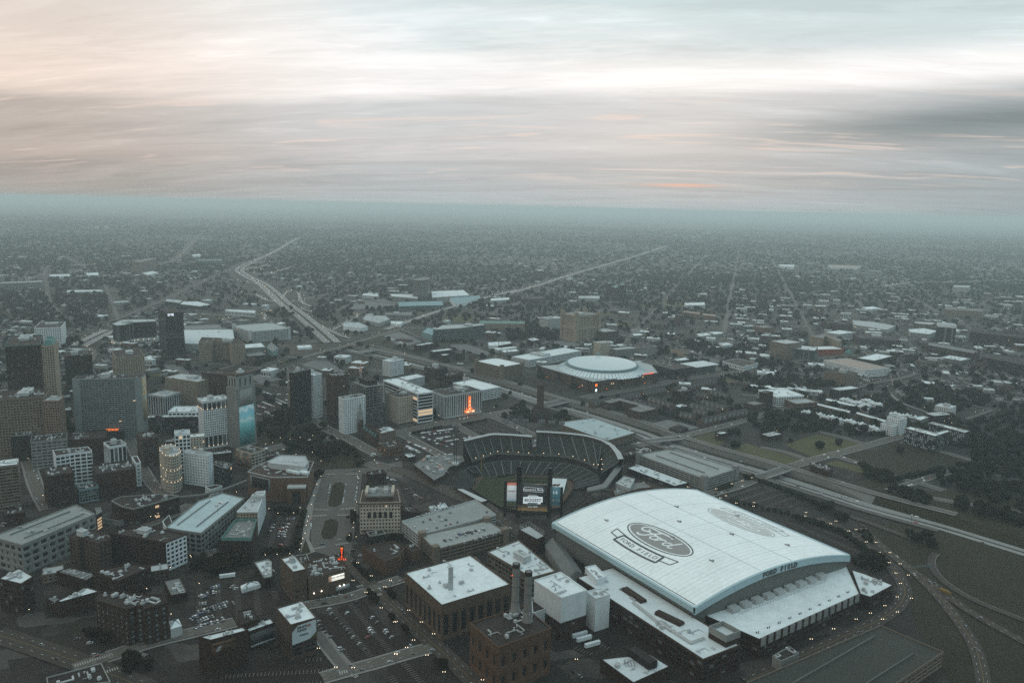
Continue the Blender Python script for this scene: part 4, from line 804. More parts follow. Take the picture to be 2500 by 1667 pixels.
ROWH=[
((200.4,1427.3),(239.2,1455.5),13,9,6),
((248.9,1470.8),(297.3,1505.3),13,9,7),
((312.8,1506.8),(363,1550.7),13,9,7),
((365.7,1559),(416.8,1593.1),13,9,7),
((143.8,1378.7),(183.4,1412.1),13,9,6),
((226.2,1402),(261.1,1350.9),14,10,5),
((254.6,1421.5),(288,1372.1),14,10,5),
((322.5,1381.7),(358.9,1341.5),14,10,5),
((348.5,1407),(380.8,1361.8),14,10,5),
((290,1321.3),(310.3,1305.6),13,9,3),
((313.3,1274.1),(361.1,1309.2),13,10,5),
((364.9,1318.2),(408.4,1345.9),13,10,5),
((316.7,1341.5),(337.8,1328.5),13,9,3),
((353.4,1470.3),(369.3,1454.1),13,9,3),
((385.9,1495.4),(410.4,1461.6),13,9,4)]
CUBES=[
((510.5,1356.3),(558.9,1302.5),10,9),
((562.7,1302.9),(595,1245.9),9,9),
((618.4,1455.7),(651,1405.5),7,10),
((658.7,1452.6),(670.8,1407.3),5,10),
((662.3,1354.7),(699.5,1331.6),7,9),
((633.2,1407.8),(644.2,1389.8),3,9)]
ZEB=[
(-222.9,853.2,-205.1,856.9),
(-193.4,857.5,-180,859.6),
(-225.4,872.7,-207.8,873),
(-194.4,875.9,-178.1,880.2),
(-197.7,767.5,-187.5,773.4),
(-177.8,778.2,-166.4,784.2),
(-239.4,994.5,-226.1,996.1),
(-213.6,996.2,-197.1,999.1),
(-325.2,552,-305,568.3),
(-293.3,573.7,-277.6,567.5),
(-297.6,545.6,-291.5,550.4),
(-124.7,550.7,-119.8,552.6),
(-115.6,548.2,-110.6,546.1),
(-138.3,687.5,-133.4,691.2),
(-117.9,671.8,-113.1,676.1)]
CARS=[(x,y,z,l,a) for z,l,a,P in CARG for x,y in P]
LM={'ff_roof': [(154.1,607,30),(48.6,779.6,30),(226.4,875.5,30),(325.8,715.6,30)],'ff_west': [(63.5,676.6,20),(147.9,547,20),(168.1,560.9,20)],'ff_tower': [(159.4,579.1,26),(169.4,564.8,26),(182.4,573,26)],'ff_south': [(200.7,582.3,17),(314.6,662.8,17),(327,722.3,17),(161.4,623,17)],'ff_east': [(332.6,723.2,12),(342.3,714.1,12),(358.7,691.8,12),(326.4,667,12),(319.6,672.7,12)],'ff_units': [(192.7,627.7,17.2),(291.2,692.5,17.2)],'ff_sky': [(104.1,655.8,20.2),(117.4,632.9,20.2),(125.5,615.5,20.2),(142.6,596.7,20.2)],'ff_pipes': [(106.9,632.4,21),(121,602.5,21),(143.3,568,21),(156.6,576.1,21)],'ff_logo': [(145.1,720.9,38),(116.5,754.1,38),(171.1,688.5,38),(236.3,769.6,40),(210.4,805,40),(260.3,737.1,40)],'annex': [(38.5,768.3,14),(56.3,693.1,14),(86.9,724.1,14)],'stack1': [(7.2,580.5,37),(7.8,666.4,37),47.4],'stack2': [(16.6,567.6,37),(18.2,651.4,37),47.3],'com_rimA': [(-62.2,1056.3,28),(-43.7,1074.4,28),(-24.6,1091.3,28),(0.1,1089.8,28),(31.4,1083.7,28)],'com_inA': [(-50,1024.9,14),(-34.8,1041.1,14),(-17.5,1061.8,14),(4.2,1060.7,14),(33.6,1056.5,14)],'com_rimB': [(37.6,1109.5,28),(73.8,1105.3,28),(100.7,1097.7,28),(113.4,1090.1,28),(127.7,1074.3,28),(137.7,1050.6,28),(141.6,1019.8,28),(141.9,990.4,28)],'com_inB': [(36.7,1059.1,14),(67.8,1056.3,14),(88.7,1046.2,14),(106,1026.8,14),(116.5,1004.1,14),(124,1056.5,14),(125.3,1024.5,14),(118.8,985.1,14)],'com_low_out': [(-55.8,1017.6,6),(-35.6,1033.6,6),(-14.7,1049.3,6),(20,1051.7,6),(51,1049,6),(79.3,1044.7,6),(100.6,1028.5,6),(116.4,997.9,6),(115.4,971.1,6)],'com_low_in': [(-42.9,1016.5,-3),(-28.7,1008.8,-3),(-12.6,1011.6,-3),(11.7,1023,-3),(36.2,1021.8,-3),(61.6,1016.6,-3),(78.6,1010.8,-3),(86,994.4,-3),(83.8,971.4,-3)],'com_field': [(-49.3,965.6,-4),(-42.8,1014.1,-4),(-12.6,1011,-4),(11.7,1023.1,-4),(36.2,1021.9,-4),(61.6,1016.7,-4),(78.6,1010.9,-4),(85.7,993.8,-4),(83.2,971,-4),(71.4,933.5,-4),(60,901.4,-4),(18.4,888,-4),(-9.4,900,-4),(-25.8,924.5,-4)],'com_grass': [(-43.8,965.9,-4),(-34.5,1009.5,-4),(8.2,1017.6,-4),(52.1,1011.9,-4),(75.6,999.8,-4),(76.2,973.7,-4),(61.3,924.1,-4),(18.5,898.9,-4),(-7.4,905.6,-4),(-24.8,927.5,-4)],'com_tarp': [(52.2,1013.3,-3.9),(77,1011.5,-3.9),(68.3,953.5,-3.9),(51.1,959.2,-3.9)],'com_left': [(-51.7,949,2),(-41.8,991.9,2),(-59.3,1017.3,6),(-70.3,949.3,6)],'com_rightroof': [(149.3,1000.9,20),(116.9,915.1,20),(93.1,901.7,20),(94.2,913.7,20),(114.7,928.7,20),(144.4,1011.3,20)],'com_hole': [(-55.7,960.5,0),(-56.4,1028.1,0),(-14.7,1053.1,0),(20.1,1055.6,0),(79.8,1048.5,0),(116.7,998,0),(114.6,971.6,0),(80.6,900.7,0),(58.8,880.3,0),(18.1,870,0),(-14.3,886.8,0)],'com_board': [(-2.9,866.1,0),(60.9,864.7,0)],'com_plaza': [(-127,1021.1,8),(-94.3,961.3,8),(-84,981.9,8),(-79.9,1013.5,8),(-60.8,1040.6,8),(-65.8,1063.3,8),(-89,1065.6,8),(-114.6,1055.9,8)],'com_pent': [(-64.1,940,5),(-32.2,897.8,5),(-25.2,903.9,5),(-56.6,940.5,5)],'com_lights': [(-6.8,1124.1,42),(7.8,1125.4,42),(22.4,1126.6,42),(45.8,1123.8,42),(60.3,1120.3,42),(74.7,1118.2,42)],'com_tower': [(-74.5,1077.6,45),(-72.1,1025,8),51.9],'com_pole': [(-37.4,1019.7,-4),(-41.1,1106.7,-4),27.8],'lca': [(65.4,1643.7,22),(160,1508.8,22),(294.1,1604.4,22),(296,1728.8,22)],'lca_dome': [(188.6,1633,33),(115.3,1624.4,33),(262.8,1641.6,33)],'church': [(52.6,1375.8,14),(36.1,1320.1,12),(73.8,1271.8,12),(51.9,1341.1,0),(57.8,1526.5,0)],'crane': [(-245.9,1272.7,66),(-263.2,1363.4,66),(-356.3,1702.4,66),18.9],'fw_far': [(-410.1,1963.5,0),(-280.9,1855.5,0),(-106.1,1676.8,0),(-13,1572.6,0),(85.8,1439.4,0),(141.6,1382.7,0),(241.2,1252.2,0),(266.6,1191.4,0),(376.4,1069.1,0),(422.3,1011.6,0),(462.1,958.4,0),(527.8,896.1,0),(589.4,820.7,0)],'bridges': [(87.7,1416.2,0),(235.6,1190.4,0),(357.7,1040.3,0),(-359.5,1867.8,0)],'fox': [(-75.3,1318.1,0),(-82.9,1443.9,0),30.5],'foxroof': [(-81.2,1356.7,39),(-88,1464.8,39),23],'musicsign': [(-155.6,704.7,19),(-161.5,732,19),12.4],'detroit': [(-615.9,1165.2,0),(-601.3,1166.3,0)],'casino': [(-472.6,3740.5,0),(-405,3902.2,0),(-342.4,2958.5,0)],'trailers': [(61.5,609.8,0),(64.6,603.9,0),(70.6,595.6,0),(-262.6,700.7,0),(-114.2,1742.8,0)],'semi': [(-1.7,1488.6,-6)],'ytruck': [(413.3,703.5,0)],'roofsign': [(-46.9,625.7,31),(-50.3,668.3,31),20.3],'hip': [(255.5,1246.9,4),(267.5,1222.6,4),(290,1249.8,4),(277.6,1272.4,4)],'pmover': [(-401.3,872.5,7),(-384.9,886.1,7),(-361.8,894.7,7),(-341.9,916.6,7),(-326.3,947.1,7)],'highmast': [(433.6,813.6,0),(478.4,899.3,0),33.4],'gantry': [(399.7,740,0),(428.9,748.1,0)],'sun': [(-2403,-12408.1,0)],'houses_w': [(573.4,1578.1,0),(585.4,1559.9,0),(603.1,1597,0),(571,1577.9,0)],'fldpole': [(424.8,970.5,0),(441,1009.3,0),13.5],'church2': [(-231.9,1196.2,0),(-267.2,1383.2,0),(-218.4,1178.1,0),(-189.2,1130.6,0),47.3],'church_h': 42.5,'crane_tip': (-422.2,2379.7,-203.5),'lca_ry': 82.8,'zb': (1050,0.10408)}
# ------------------------------------------------------------------ materials
MAT={}
def mk(name,col,rough=.8,var=.18,scale=.12,isl=0.0,metal=0.0,spec=.3,streak=0.0,fine=1.2):
    m=bpy.data.materials.new(name); m.use_nodes=True; t=m.node_tree; n=t.nodes; l=t.links
    b=n['Principled BSDF']; b.inputs['Roughness'].default_value=rough; b.inputs['Metallic'].default_value=metal; b.inputs['Specular IOR Level'].default_value=spec
    g=n.new('ShaderNodeNewGeometry')
    a=n.new('ShaderNodeTexNoise'); a.inputs['Scale'].default_value=scale; a.inputs['Detail'].default_value=5; a.inputs['Roughness'].default_value=.65; l.new(g.outputs['Position'],a.inputs['Vector'])
    mp=n.new('ShaderNodeMapping'); mp.inputs['Scale'].default_value=(fine,fine,fine*.12 if streak else fine); l.new(g.outputs['Position'],mp.inputs['Vector'])
    c=n.new('ShaderNodeTexNoise'); c.inputs['Scale'].default_value=1; c.inputs['Detail'].default_value=3; l.new(mp.outputs[0],c.inputs['Vector'])
    ad=n.new('ShaderNodeMath'); ad.operation='ADD'; l.new(a.outputs['Fac'],ad.inputs[0]); l.new(c.outputs['Fac'],ad.inputs[1])
    r=n.new('ShaderNodeMapRange'); r.inputs['From Min'].default_value=.6; r.inputs['From Max'].default_value=1.4; r.inputs['To Min'].default_value=1-var; r.inputs['To Max'].default_value=1+var; l.new(ad.outputs[0],r.inputs['Value'])
    v=r.outputs[0]
    oi=n.new('ShaderNodeObjectInfo'); src=g.outputs['Random Per Island'] if isl else oi.outputs['Random']
    r2=n.new('ShaderNodeMapRange'); k=isl if isl else .12; r2.inputs['To Min'].default_value=1-k; r2.inputs['To Max'].default_value=1+k; l.new(src,r2.inputs['Value'])
    mu=n.new('ShaderNodeMath'); mu.operation='MULTIPLY'; l.new(v,mu.inputs[0]); l.new(r2.outputs[0],mu.inputs[1])
    mx=n.new('ShaderNodeVectorMath'); mx.operation='SCALE'; mx.inputs[0].default_value=col; l.new(mu.outputs[0],mx.inputs['Scale']); l.new(mx.outputs[0],b.inputs['Base Color'])
    MAT[name]=m; return m
def emi(name,col,s):
    m=bpy.data.materials.new(name); m.use_nodes=True; b=m.node_tree.nodes['Principled BSDF']
    b.inputs['Base Color'].default_value=(*[min(1,c*.6) for c in col],1); b.inputs['Emission Color'].default_value=(*col,1); b.inputs['Emission Strength'].default_value=s; m.cycles.emission_sampling='NONE'
    MAT[name]=m
for nme,c in dict(brown=(.030,.0175,.012),brown2=(.060,.044,.033),sand=(.285,.25,.195),sand2=(.16,.135,.105),white=(.62,.685,.705),dark=(.017,.0145,.013),black=(.012,.012,.012),slate=(.195,.235,.24),pale=(.40,.435,.44),pale2=(.225,.24,.23),pink=(.19,.135,.10),teal=(.15,.245,.262),teal2=(.10,.142,.150),cream=(.42,.39,.325),red=(.26,.06,.028),tan=(.095,.056,.035),tan2=(.088,.064,.045)).items():
    mk(nme,c,.85,.2,.09,streak=1)
for nme,c in dict(r_tar=(.021,.0165,.013),r_pale=(.40,.44,.452),r_pale2=(.17,.18,.177),r_white=(.63,.70,.72),r_copper=(.085,.20,.185),r_teal=(.20,.33,.36),r_pinkroof=(.30,.25,.215),r_brownroof=(.040,.026,.019),r_deck=(.26,.285,.283),r_deckteal=(.36,.455,.48),r_deckdark=(.036,.039,.033)).items():
    mk(nme,c,.8,.2 if nme in('r_white','r_pale','r_deck','r_deckteal') else .26,.07,fine=.5)
MAT['copper']=MAT['r_copper']
mk('glass',(.016,.018,.020),.22,.3,.05,isl=.75,spec=.5)
g_=MAT['glass'].node_tree; n_=g_.nodes; ge=[x for x in n_ if x.type=='NEW_GEOMETRY'][0]; st_=n_.new('ShaderNodeMath'); st_.operation='GREATER_THAN'; st_.inputs[1].default_value=.86; g_.links.new(ge.outputs['Random Per Island'],st_.inputs[0]); mx_=n_.new('ShaderNodeMix'); mx_.data_type='RGBA'; bs_=n_['Principled BSDF']; g_.links.new(bs_.inputs['Base Color'].links[0].from_socket,mx_.inputs[6]); mx_.inputs[7].default_value=(.13,.145,.145,1); g_.links.new(st_.outputs[0],mx_.inputs[0]); g_.links.new(mx_.outputs[2],bs_.inputs['Base Color'])
mk('glassl',(.13,.16,.17),.25,.3,.05,isl=.6,spec=.5)
mk('shade_fill',(.012,.011,.010),.95,.3,.2,isl=.3)  # near-black sheet for open garage bays; their inner shade is painted
mk('panel',(.42,.50,.53),.6,.1,.1,isl=.45)
mk('unit',(.42,.45,.46),.6,.2,.8); mk('unitd',(.12,.12,.12),.6,.2,.8)
mk('road',(.095,.091,.083),.9,.2,.03,fine=.25); mk('road_vignette',(.046,.040,.033),.9,.2,.03,fine=.25); mk('lane',(.24,.245,.24),.9,.16,.03,fine=.25)  # second road colour is darker, with the view's lower vignette put into it
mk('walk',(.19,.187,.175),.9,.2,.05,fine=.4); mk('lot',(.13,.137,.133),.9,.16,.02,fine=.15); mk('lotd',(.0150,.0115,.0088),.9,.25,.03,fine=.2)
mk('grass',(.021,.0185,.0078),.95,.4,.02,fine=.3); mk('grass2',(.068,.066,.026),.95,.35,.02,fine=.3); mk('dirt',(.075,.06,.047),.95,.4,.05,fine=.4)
mk('paint',(.32,.32,.30),.7,.1); mk('paintd',(.28,.27,.24),.8,.3); mk('yellow',(.22,.14,.035),.7,.1)
mk('concrete',(.17,.176,.168),.9,.2,.05,streak=1); mk('steel',(.10,.115,.12),.5,.1); mk('steelw',(.5,.5,.5),.5,.1); mk('crane',(.5,.3,.24),.6,.1)
mk('seat',(.022,.028,.025),.8,.25,.3,isl=.2); mk('aisle',(.12,.13,.125),.9,.15); mk('turf',(.024,.033,.012),.95,.2,.05); mk('track',(.085,.055,.038),.95,.2,.1)
mk('bark',(.05,.038,.028),.95,.2,.8)
mk('leaf',(.0105,.0115,.0055),.9,.35,.25,isl=.55,spec=.15); mk('leaf2',(.014,.0135,.006),.9,.35,.25,isl=.55,spec=.15)
mk('canopy',(.0115,.0145,.008),.95,.45,.02,isl=.5,spec=.1)
mk('ffroof',(.80,.85,.86),.75,.13,.03,fine=.3); mk('fffascia',(.36,.50,.545),.6,.06); mk('ffwall',(.13,.142,.132),.85,.12,.3,fine=.5)
mk('ink',(.075,.085,.09),.8,.12,.3); mk('inkg',(.25,.25,.245),.8,.12,.3); mk('inkl',(.50,.51,.505),.8,.1,.3); mk('seam',(.56,.63,.655),.8,.1)
mk('domeroof',(.42,.53,.565),.6,.06,.05); mk('rib',(.66,.74,.76),.6,.05)
mk('tyre',(.02,.02,.02),.9,.1); mk('carglass',(.02,.023,.026),.1,.1,spec=.6)
CARC=dict(white=(.62,.64,.65),silver=(.36,.38,.39),grey=(.14,.145,.15),black=(.02,.02,.021),red=(.26,.035,.025),blue=(.05,.09,.17))
for k,c in CARC.items(): mk('car_'+k,c,.3,.04,spec=.6)
mk('house_a',(.24,.25,.245),.85,.2,.2,isl=.5); mk('house_roof',(.055,.055,.053),.9,.3,.2,isl=.5); mk('house_b',(.085,.062,.050),.85,.2,.2,isl=.4)
mk('lowroof',(.50,.555,.57),.8,.25,.05,isl=.6)
emi('e_warm',(1,.74,.48),1.3); emi('e_white',(1,.9,.75),6); emi('e_dot',(1,.80,.55),4); emi('e_fox',(1,.20,.035),1.25); emi('e_red',(1,.09,.02),1.5); emi('e_scr',(.75,.85,.9),.55); emi('e_cool',(.8,.9,1),1.5); emi('e_tail',(1,.08,.03),6); emi('e_pane',(1,.68,.40),.5)
# screen and mural materials: colour areas with shapes of their own
def coords(name,build,emit=0.0,rough=.8):
    m=bpy.data.materials.new(name); m.use_nodes=True; t=m.node_tree; b=t.nodes['Principled BSDF']; b.inputs['Roughness'].default_value=rough
    uv=t.nodes.new('ShaderNodeTexCoord'); s=t.nodes.new('ShaderNodeSeparateXYZ'); t.links.new(uv.outputs['UV'],s.inputs[0])
    c=build(t,uv.outputs['UV'],s.outputs[0],s.outputs[1]); t.links.new(c,b.inputs['Base Color'])
    if emit: t.links.new(c,b.inputs['Emission Color']); b.inputs['Emission Strength'].default_value=emit; m.cycles.emission_sampling='NONE'
    MAT[name]=m
def tramp(t,f,stops,interp='LINEAR'):
    n=t.nodes.new('ShaderNodeValToRGB'); n.color_ramp.interpolation=interp; e=n.color_ramp.elements
    while len(e)>1: e.remove(e[-1])
    for i,(p,c) in enumerate(stops):
        x=e[0] if i==0 else e.new(p)
        x.position=p; x.color=(*c,1)
    t.links.new(f,n.inputs[0]); return n.outputs[0]
def tnoise(t,v,s,d=4):
    n=t.nodes.new('ShaderNodeTexNoise'); n.inputs['Scale'].default_value=s; n.inputs['Detail'].default_value=d; t.links.new(v,n.inputs['Vector']); return n.outputs['Fac']
def tmath(t,op,a,b):
    n=t.nodes.new('ShaderNodeMath'); n.operation=op
    for i,v in enumerate((a,b)):
        if isinstance(v,(int,float)): n.inputs[i].default_value=v
        else: t.links.new(v,n.inputs[i])
    return n.outputs[0]
coords('mural_sea',lambda t,v,x,y: tramp(t,tmath(t,'ADD',y,tmath(t,'MULTIPLY',tmath(t,'SUBTRACT',tnoise(t,v,3.5),.5),.35)),[(0,(.07,.30,.31)),(.35,(.13,.46,.48)),(.55,(.22,.60,.62)),(.64,(.55,.72,.72)),(.68,(.25,.56,.62)),(.84,(.20,.48,.58)),(.92,(.66,.75,.75)),(1,(.24,.50,.58))]))
coords('mural_patch',lambda t,v,x,y: tramp(t,tnoise(t,v,7,2),[(0,(.12,.30,.32)),(.42,(.12,.30,.32)),(.46,(.42,.27,.10)),(.54,(.50,.36,.16)),(.58,(.24,.10,.06)),(.66,(.10,.12,.13))],'CONSTANT'))
coords('mural_blob',lambda t,v,x,y: tramp(t,tnoise(t,v,4,1),[(0,(.05,.07,.07)),(.40,(.09,.10,.09)),(.45,(.22,.11,.05)),(.52,(.12,.06,.04)),(.57,(.30,.27,.23)),(.64,(.10,.15,.16))],'CONSTANT'))
coords('mural_dark',lambda t,v,x,y: tramp(t,tnoise(t,v,11,6),[(0,(.02,.022,.024)),(.5,(.06,.065,.065)),(.62,(.16,.17,.17)),(.7,(.05,.05,.05))]))
coords('screen',lambda t,v,x,y: tramp(t,tmath(t,'ADD',y,tmath(t,'MULTIPLY',tmath(t,'SUBTRACT',tnoise(t,v,9),.5),.12)),[(0,(.02,.05,.06)),(.05,(.25,.16,.06)),(.14,(.10,.08,.05)),(.26,(.015,.016,.018)),(1,(.012,.012,.014))]),.55,.3)
coords('screen_w',lambda t,v,x,y: tramp(t,y,[(0,(.18,.30,.36)),(.12,(.40,.47,.50)),(.45,(.44,.49,.51)),(.82,(.46,.50,.51)),(.9,(.40,.12,.08)),(1,(.34,.09,.06))]),.5,.3)
coords('screen_b',lambda t,v,x,y: tramp(t,y,[(0,(.08,.13,.12)),(.08,(.03,.08,.10)),(1,(.045,.12,.15))]),.5,.3)
coords('bill',lambda t,v,x,y: tramp(t,x,[(0,(.12,.09,.07)),(.16,(.30,.20,.14)),(.26,(.85,.82,.74)),(1,(.9,.87,.78))]),.9,.4)
# ground: built-up grey near downtown, trees, roofs and yards farther out
def ground_mat():
    m=bpy.data.materials.new('ground'); m.use_nodes=True; t=m.node_tree; n=t.nodes; l=t.links; b=n['Principled BSDF']; b.inputs['Roughness'].default_value=.95
    g=n.new('ShaderNodeNewGeometry'); P=g.outputs['Position']
    sp=n.new('ShaderNodeSeparateXYZ'); l.new(P,sp.inputs[0])
    def lots(ang,sc,stops):
        mp=n.new('ShaderNodeMapping'); mp.inputs['Rotation'].default_value=(0,0,ang); mp.inputs['Scale'].default_value=(sc,sc*1.5,sc); l.new(P,mp.inputs['Vector']); v=n.new('ShaderNodeTexVoronoi'); v.distance='CHEBYCHEV'; v.inputs['Randomness'].default_value=.75; v.inputs['Scale'].default_value=1; l.new(mp.outputs[0],v.inputs['Vector']); sc_=n.new('ShaderNodeSeparateColor'); l.new(v.outputs['Color'],sc_.inputs[0]); return tramp(t,sc_.outputs[0],stops,'CONSTANT')
    city0=lots(-.45,.03,[(0,(.0085,.0062,.0045)),(.30,(.014,.011,.0084)),(.50,(.024,.0205,.0165)),(.62,(.0105,.0098,.0045)),(.78,(.034,.031,.026)),(.84,(.016,.013,.0098)),(.95,(.048,.045,.039))])
    gr=n.new('ShaderNodeMix'); gr.data_type='RGBA'; gr.blend_type='MULTIPLY'; gr.inputs[0].default_value=1; l.new(city0,gr.inputs[6]); l.new(tramp(t,tnoise(t,P,.06,7),[(.25,(.55,.55,.55)),(.5,(1,1,1)),(.75,(1.5,1.5,1.45))]),gr.inputs[7]); city=gr.outputs[2]
    yard0=lots(.28,.02,[(0,(.012,.0155,.0085)),(.5,(.018,.021,.0115)),(.70,(.030,.030,.020)),(.84,(.055,.054,.047)),(.93,(.10,.10,.093))])
    yard=tramp(t,tnoise(t,P,.010,6),[(.30,(.011,.0145,.008)),(.46,(.017,.020,.011)),(.55,(.026,.027,.017)),(.62,(.044,.043,.036)),(.72,(.065,.063,.056))])
    ym=n.new('ShaderNodeMix'); ym.data_type='RGBA'; ym.inputs[0].default_value=.6; l.new(yard,ym.inputs[6]); l.new(yard0,ym.inputs[7]); yard=ym.outputs[2]
    vo=n.new('ShaderNodeTexVoronoi'); vo.inputs['Scale'].default_value=.016; l.new(P,vo.inputs['Vector'])
    spk=tramp(t,vo.outputs['Color'],[(.0,(0,0,0)),(.86,(0,0,0)),(.9,(.5,.5,.5)),(1,(.9,.9,.9))])
    big=tnoise(t,P,.0016,4)
    sp2=tmath(t,'MULTIPLY',spk,tramp(t,big,[(.48,(0,0,0)),(.62,(1,1,1))]))
    mx=n.new('ShaderNodeMix'); mx.data_type='RGBA'; l.new(sp2,mx.inputs[0]); l.new(yard,mx.inputs[6]); mx.inputs[7].default_value=(.20,.21,.205,1)
    f=tramp(t,tmath(t,'DIVIDE',sp.outputs[1],3000.0),[(.42,(0,0,0)),(.72,(1,1,1))])
    m2=n.new('ShaderNodeMix'); m2.data_type='RGBA'; l.new(f,m2.inputs[0]); l.new(city,m2.inputs[6]); l.new(mx.outputs[2],m2.inputs[7]); l.new(m2.outputs[2],b.inputs['Base Color'])
    MAT['ground']=m
ground_mat()
# ------------------------------------------------------------------ mesh helpers
class MB:
    def __init__(s): s.v=[]; s.f=[]; s.m=[]; s.uv=None
    def quad(s,a,b,c,d,m=0):
        i=len(s.v); s.v+= [a,b,c,d]; s.f.append((i,i+1,i+2,i+3)); s.m.append(m)
    def poly(s,p,m=0):
        i=len(s.v); s.v+=list(p); s.f.append(tuple(range(i,i+len(p)))); s.m.append(m)
    def box(s,c,d,rz=0,m=0,tilt=None):
        x,y,z=[q/2 for q in d]; cr,sr=math.cos(rz),math.sin(rz); i=len(s.v)
        for (a,b_,e) in ((-x,-y,-z),(x,-y,-z),(x,y,-z),(-x,y,-z),(-x,-y,z),(x,-y,z),(x,y,z),(-x,y,z)):
            s.v.append((c[0]+a*cr-b_*sr,c[1]+a*sr+b_*cr,c[2]+e))
        for f in ((0,3,2,1),(4,5,6,7),(0,1,5,4),(1,2,6,5),(2,3,7,6),(3,0,4,7)): s.f.append(tuple(i+k for k in f)); s.m.append(m)
    def bar(s,a,b,r,m=0,n=4):
        a=Vector(a); b=Vector(b); d=(b-a); 
        if d.length<1e-6: return
        d.normalize(); u=d.orthogonal().normalized(); w_=d.cross(u); i=len(s.v)
        for p in (a,b):
            for k in range(n):
                t=2*math.pi*(k+.5)/n; q=p+(u*math.cos(t)+w_*math.sin(t))*r; s.v.append(tuple(q))
        for k in range(n): s.f.append((i+k,i+(k+1)%n,i+n+(k+1)%n,i+n+k)); s.m.append(m)
        s.f.append(tuple(i+k for k in range(n-1,-1,-1))); s.m.append(m); s.f.append(tuple(i+n+k for k in range(n))); s.m.append(m)
    def lathe(s,c,prof,n=16,m=0,ex=1,ey=1,rz=0):
        i=len(s.v); cr,sr=math.cos(rz),math.sin(rz)
        for r,z in prof:
            for k in range(n):
                t=2*math.pi*k/n; x=r*ex*math.cos(t); y=r*ey*math.sin(t); s.v.append((c[0]+x*cr-y*sr,c[1]+x*sr+y*cr,c[2]+z))
        for j in range(len(prof)-1):
            for k in range(n): s.f.append((i+j*n+k,i+j*n+(k+1)%n,i+(j+1)*n+(k+1)%n,i+(j+1)*n+k)); s.m.append(m)
        s.f.append(tuple(i+(len(prof)-1)*n+k for k in range(n))); s.m.append(m)
    def prism(s,pts,z0,z1,m=0,mt=None,bottom=False):
        n=len(pts)
        for k in range(n):
            a=pts[k]; b=pts[(k+1)%n]; s.quad((a[0],a[1],z0),(b[0],b[1],z0),(b[0],b[1],z1),(a[0],a[1],z1),m)
        s.poly([(p[0],p[1],z1) for p in pts],m if mt is None else mt)
        if bottom: s.poly([(p[0],p[1],z0) for p in reversed(pts)],m)
    def build(s,name,mats,parent=None,smooth=False):
        me=bpy.data.meshes.new(name); me.from_pydata(s.v,[],s.f)
        mats=[mats] if isinstance(mats,str) else mats
        for q in mats: me.materials.append(MAT[q])
        if len(mats)>1: me.polygons.foreach_set('material_index',s.m)
        if smooth: me.polygons.foreach_set('use_smooth',[True]*len(s.f))
        return link(name,me,parent)
def link(name,data,parent=None):
    o=bpy.data.objects.new(name,data); COL.objects.link(o)
    if parent is not None: o.parent=parent
    return o
def npmesh(name,V,F,mat,parent=None,smooth=False,uv=None):
    V=np.asarray(V,np.float32).reshape(-1,3); F=np.asarray(F,np.int32); me=bpy.data.meshes.new(name); k=F.shape[1]
    me.vertices.add(len(V)); me.vertices.foreach_set('co',V.ravel()); me.loops.add(F.size); me.loops.foreach_set('vertex_index',F.ravel())
    me.polygons.add(len(F)); me.polygons.foreach_set('loop_start',np.arange(0,F.size,k,dtype=np.int32)); me.polygons.foreach_set('loop_total',np.full(len(F),k,np.int32))
    if uv is not None:
        l=me.uv_layers.new(name='UVMap'); l.data.foreach_set('uv',np.asarray(uv,np.float32)[F.ravel()].ravel())
    me.update(calc_edges=True)
    if mat: me.materials.append(MAT[mat])
    if smooth: me.polygons.foreach_set('use_smooth',np.ones(len(F),bool))
    return link(name,me,parent)
def tag(o,label=None,cat=None,group=None,kind=None):
    if label: o['label']=label
    if cat: o['category']=cat
    if group: o['group']=group
    if kind: o['kind']=kind
    return o
def empty(name,loc,label=None,cat=None,group=None,rz=0):
    o=bpy.data.objects.new(name,None); COL.objects.link(o); o.location=loc; o.rotation_euler[2]=rz; o.empty_display_size=1; return tag(o,label,cat,group)
def inset(p,d):
    n=len(p); out=[]
    for i in range(n):
        a=Vector(p[i-1]); b=Vector(p[i]); c=Vector(p[(i+1)%n]); e1=(b-a).normalized(); e2=(c-b).normalized()
        n1=Vector((-e1.y,e1.x)); n2=Vector((-e2.y,e2.x)); k=1+n1.dot(n2); k=max(k,.25); q=b+(n1+n2)*(d/k); out.append((q.x,q.y))
    return out
def text(body,size,mat,parent=None,name='lettering',ext=.12,shear=0,space=1.0,bold=0.0,align='CENTER'):
    c=bpy.data.curves.new(name,'FONT'); c.body=body; c.size=size; c.extrude=ext; c.align_x=align; c.align_y='CENTER'; c.shear=shear; c.space_character=space; c.offset=bold; c.resolution_u=3
    t=bpy.data.objects.new(name,c); me=bpy.data.meshes.new_from_object(t); bpy.data.objects.remove(t); bpy.data.curves.remove(c); me.name=name; me.materials.clear(); me.materials.append(MAT[mat])
    return link(name,me,parent)
def face_matrix(origin,u,up):
    u=Vector(u).normalized(); up=Vector(up).normalized(); n=u.cross(up); m=Matrix((u,up,n)).transposed().to_4x4(); m.translation=Vector(origin); return m
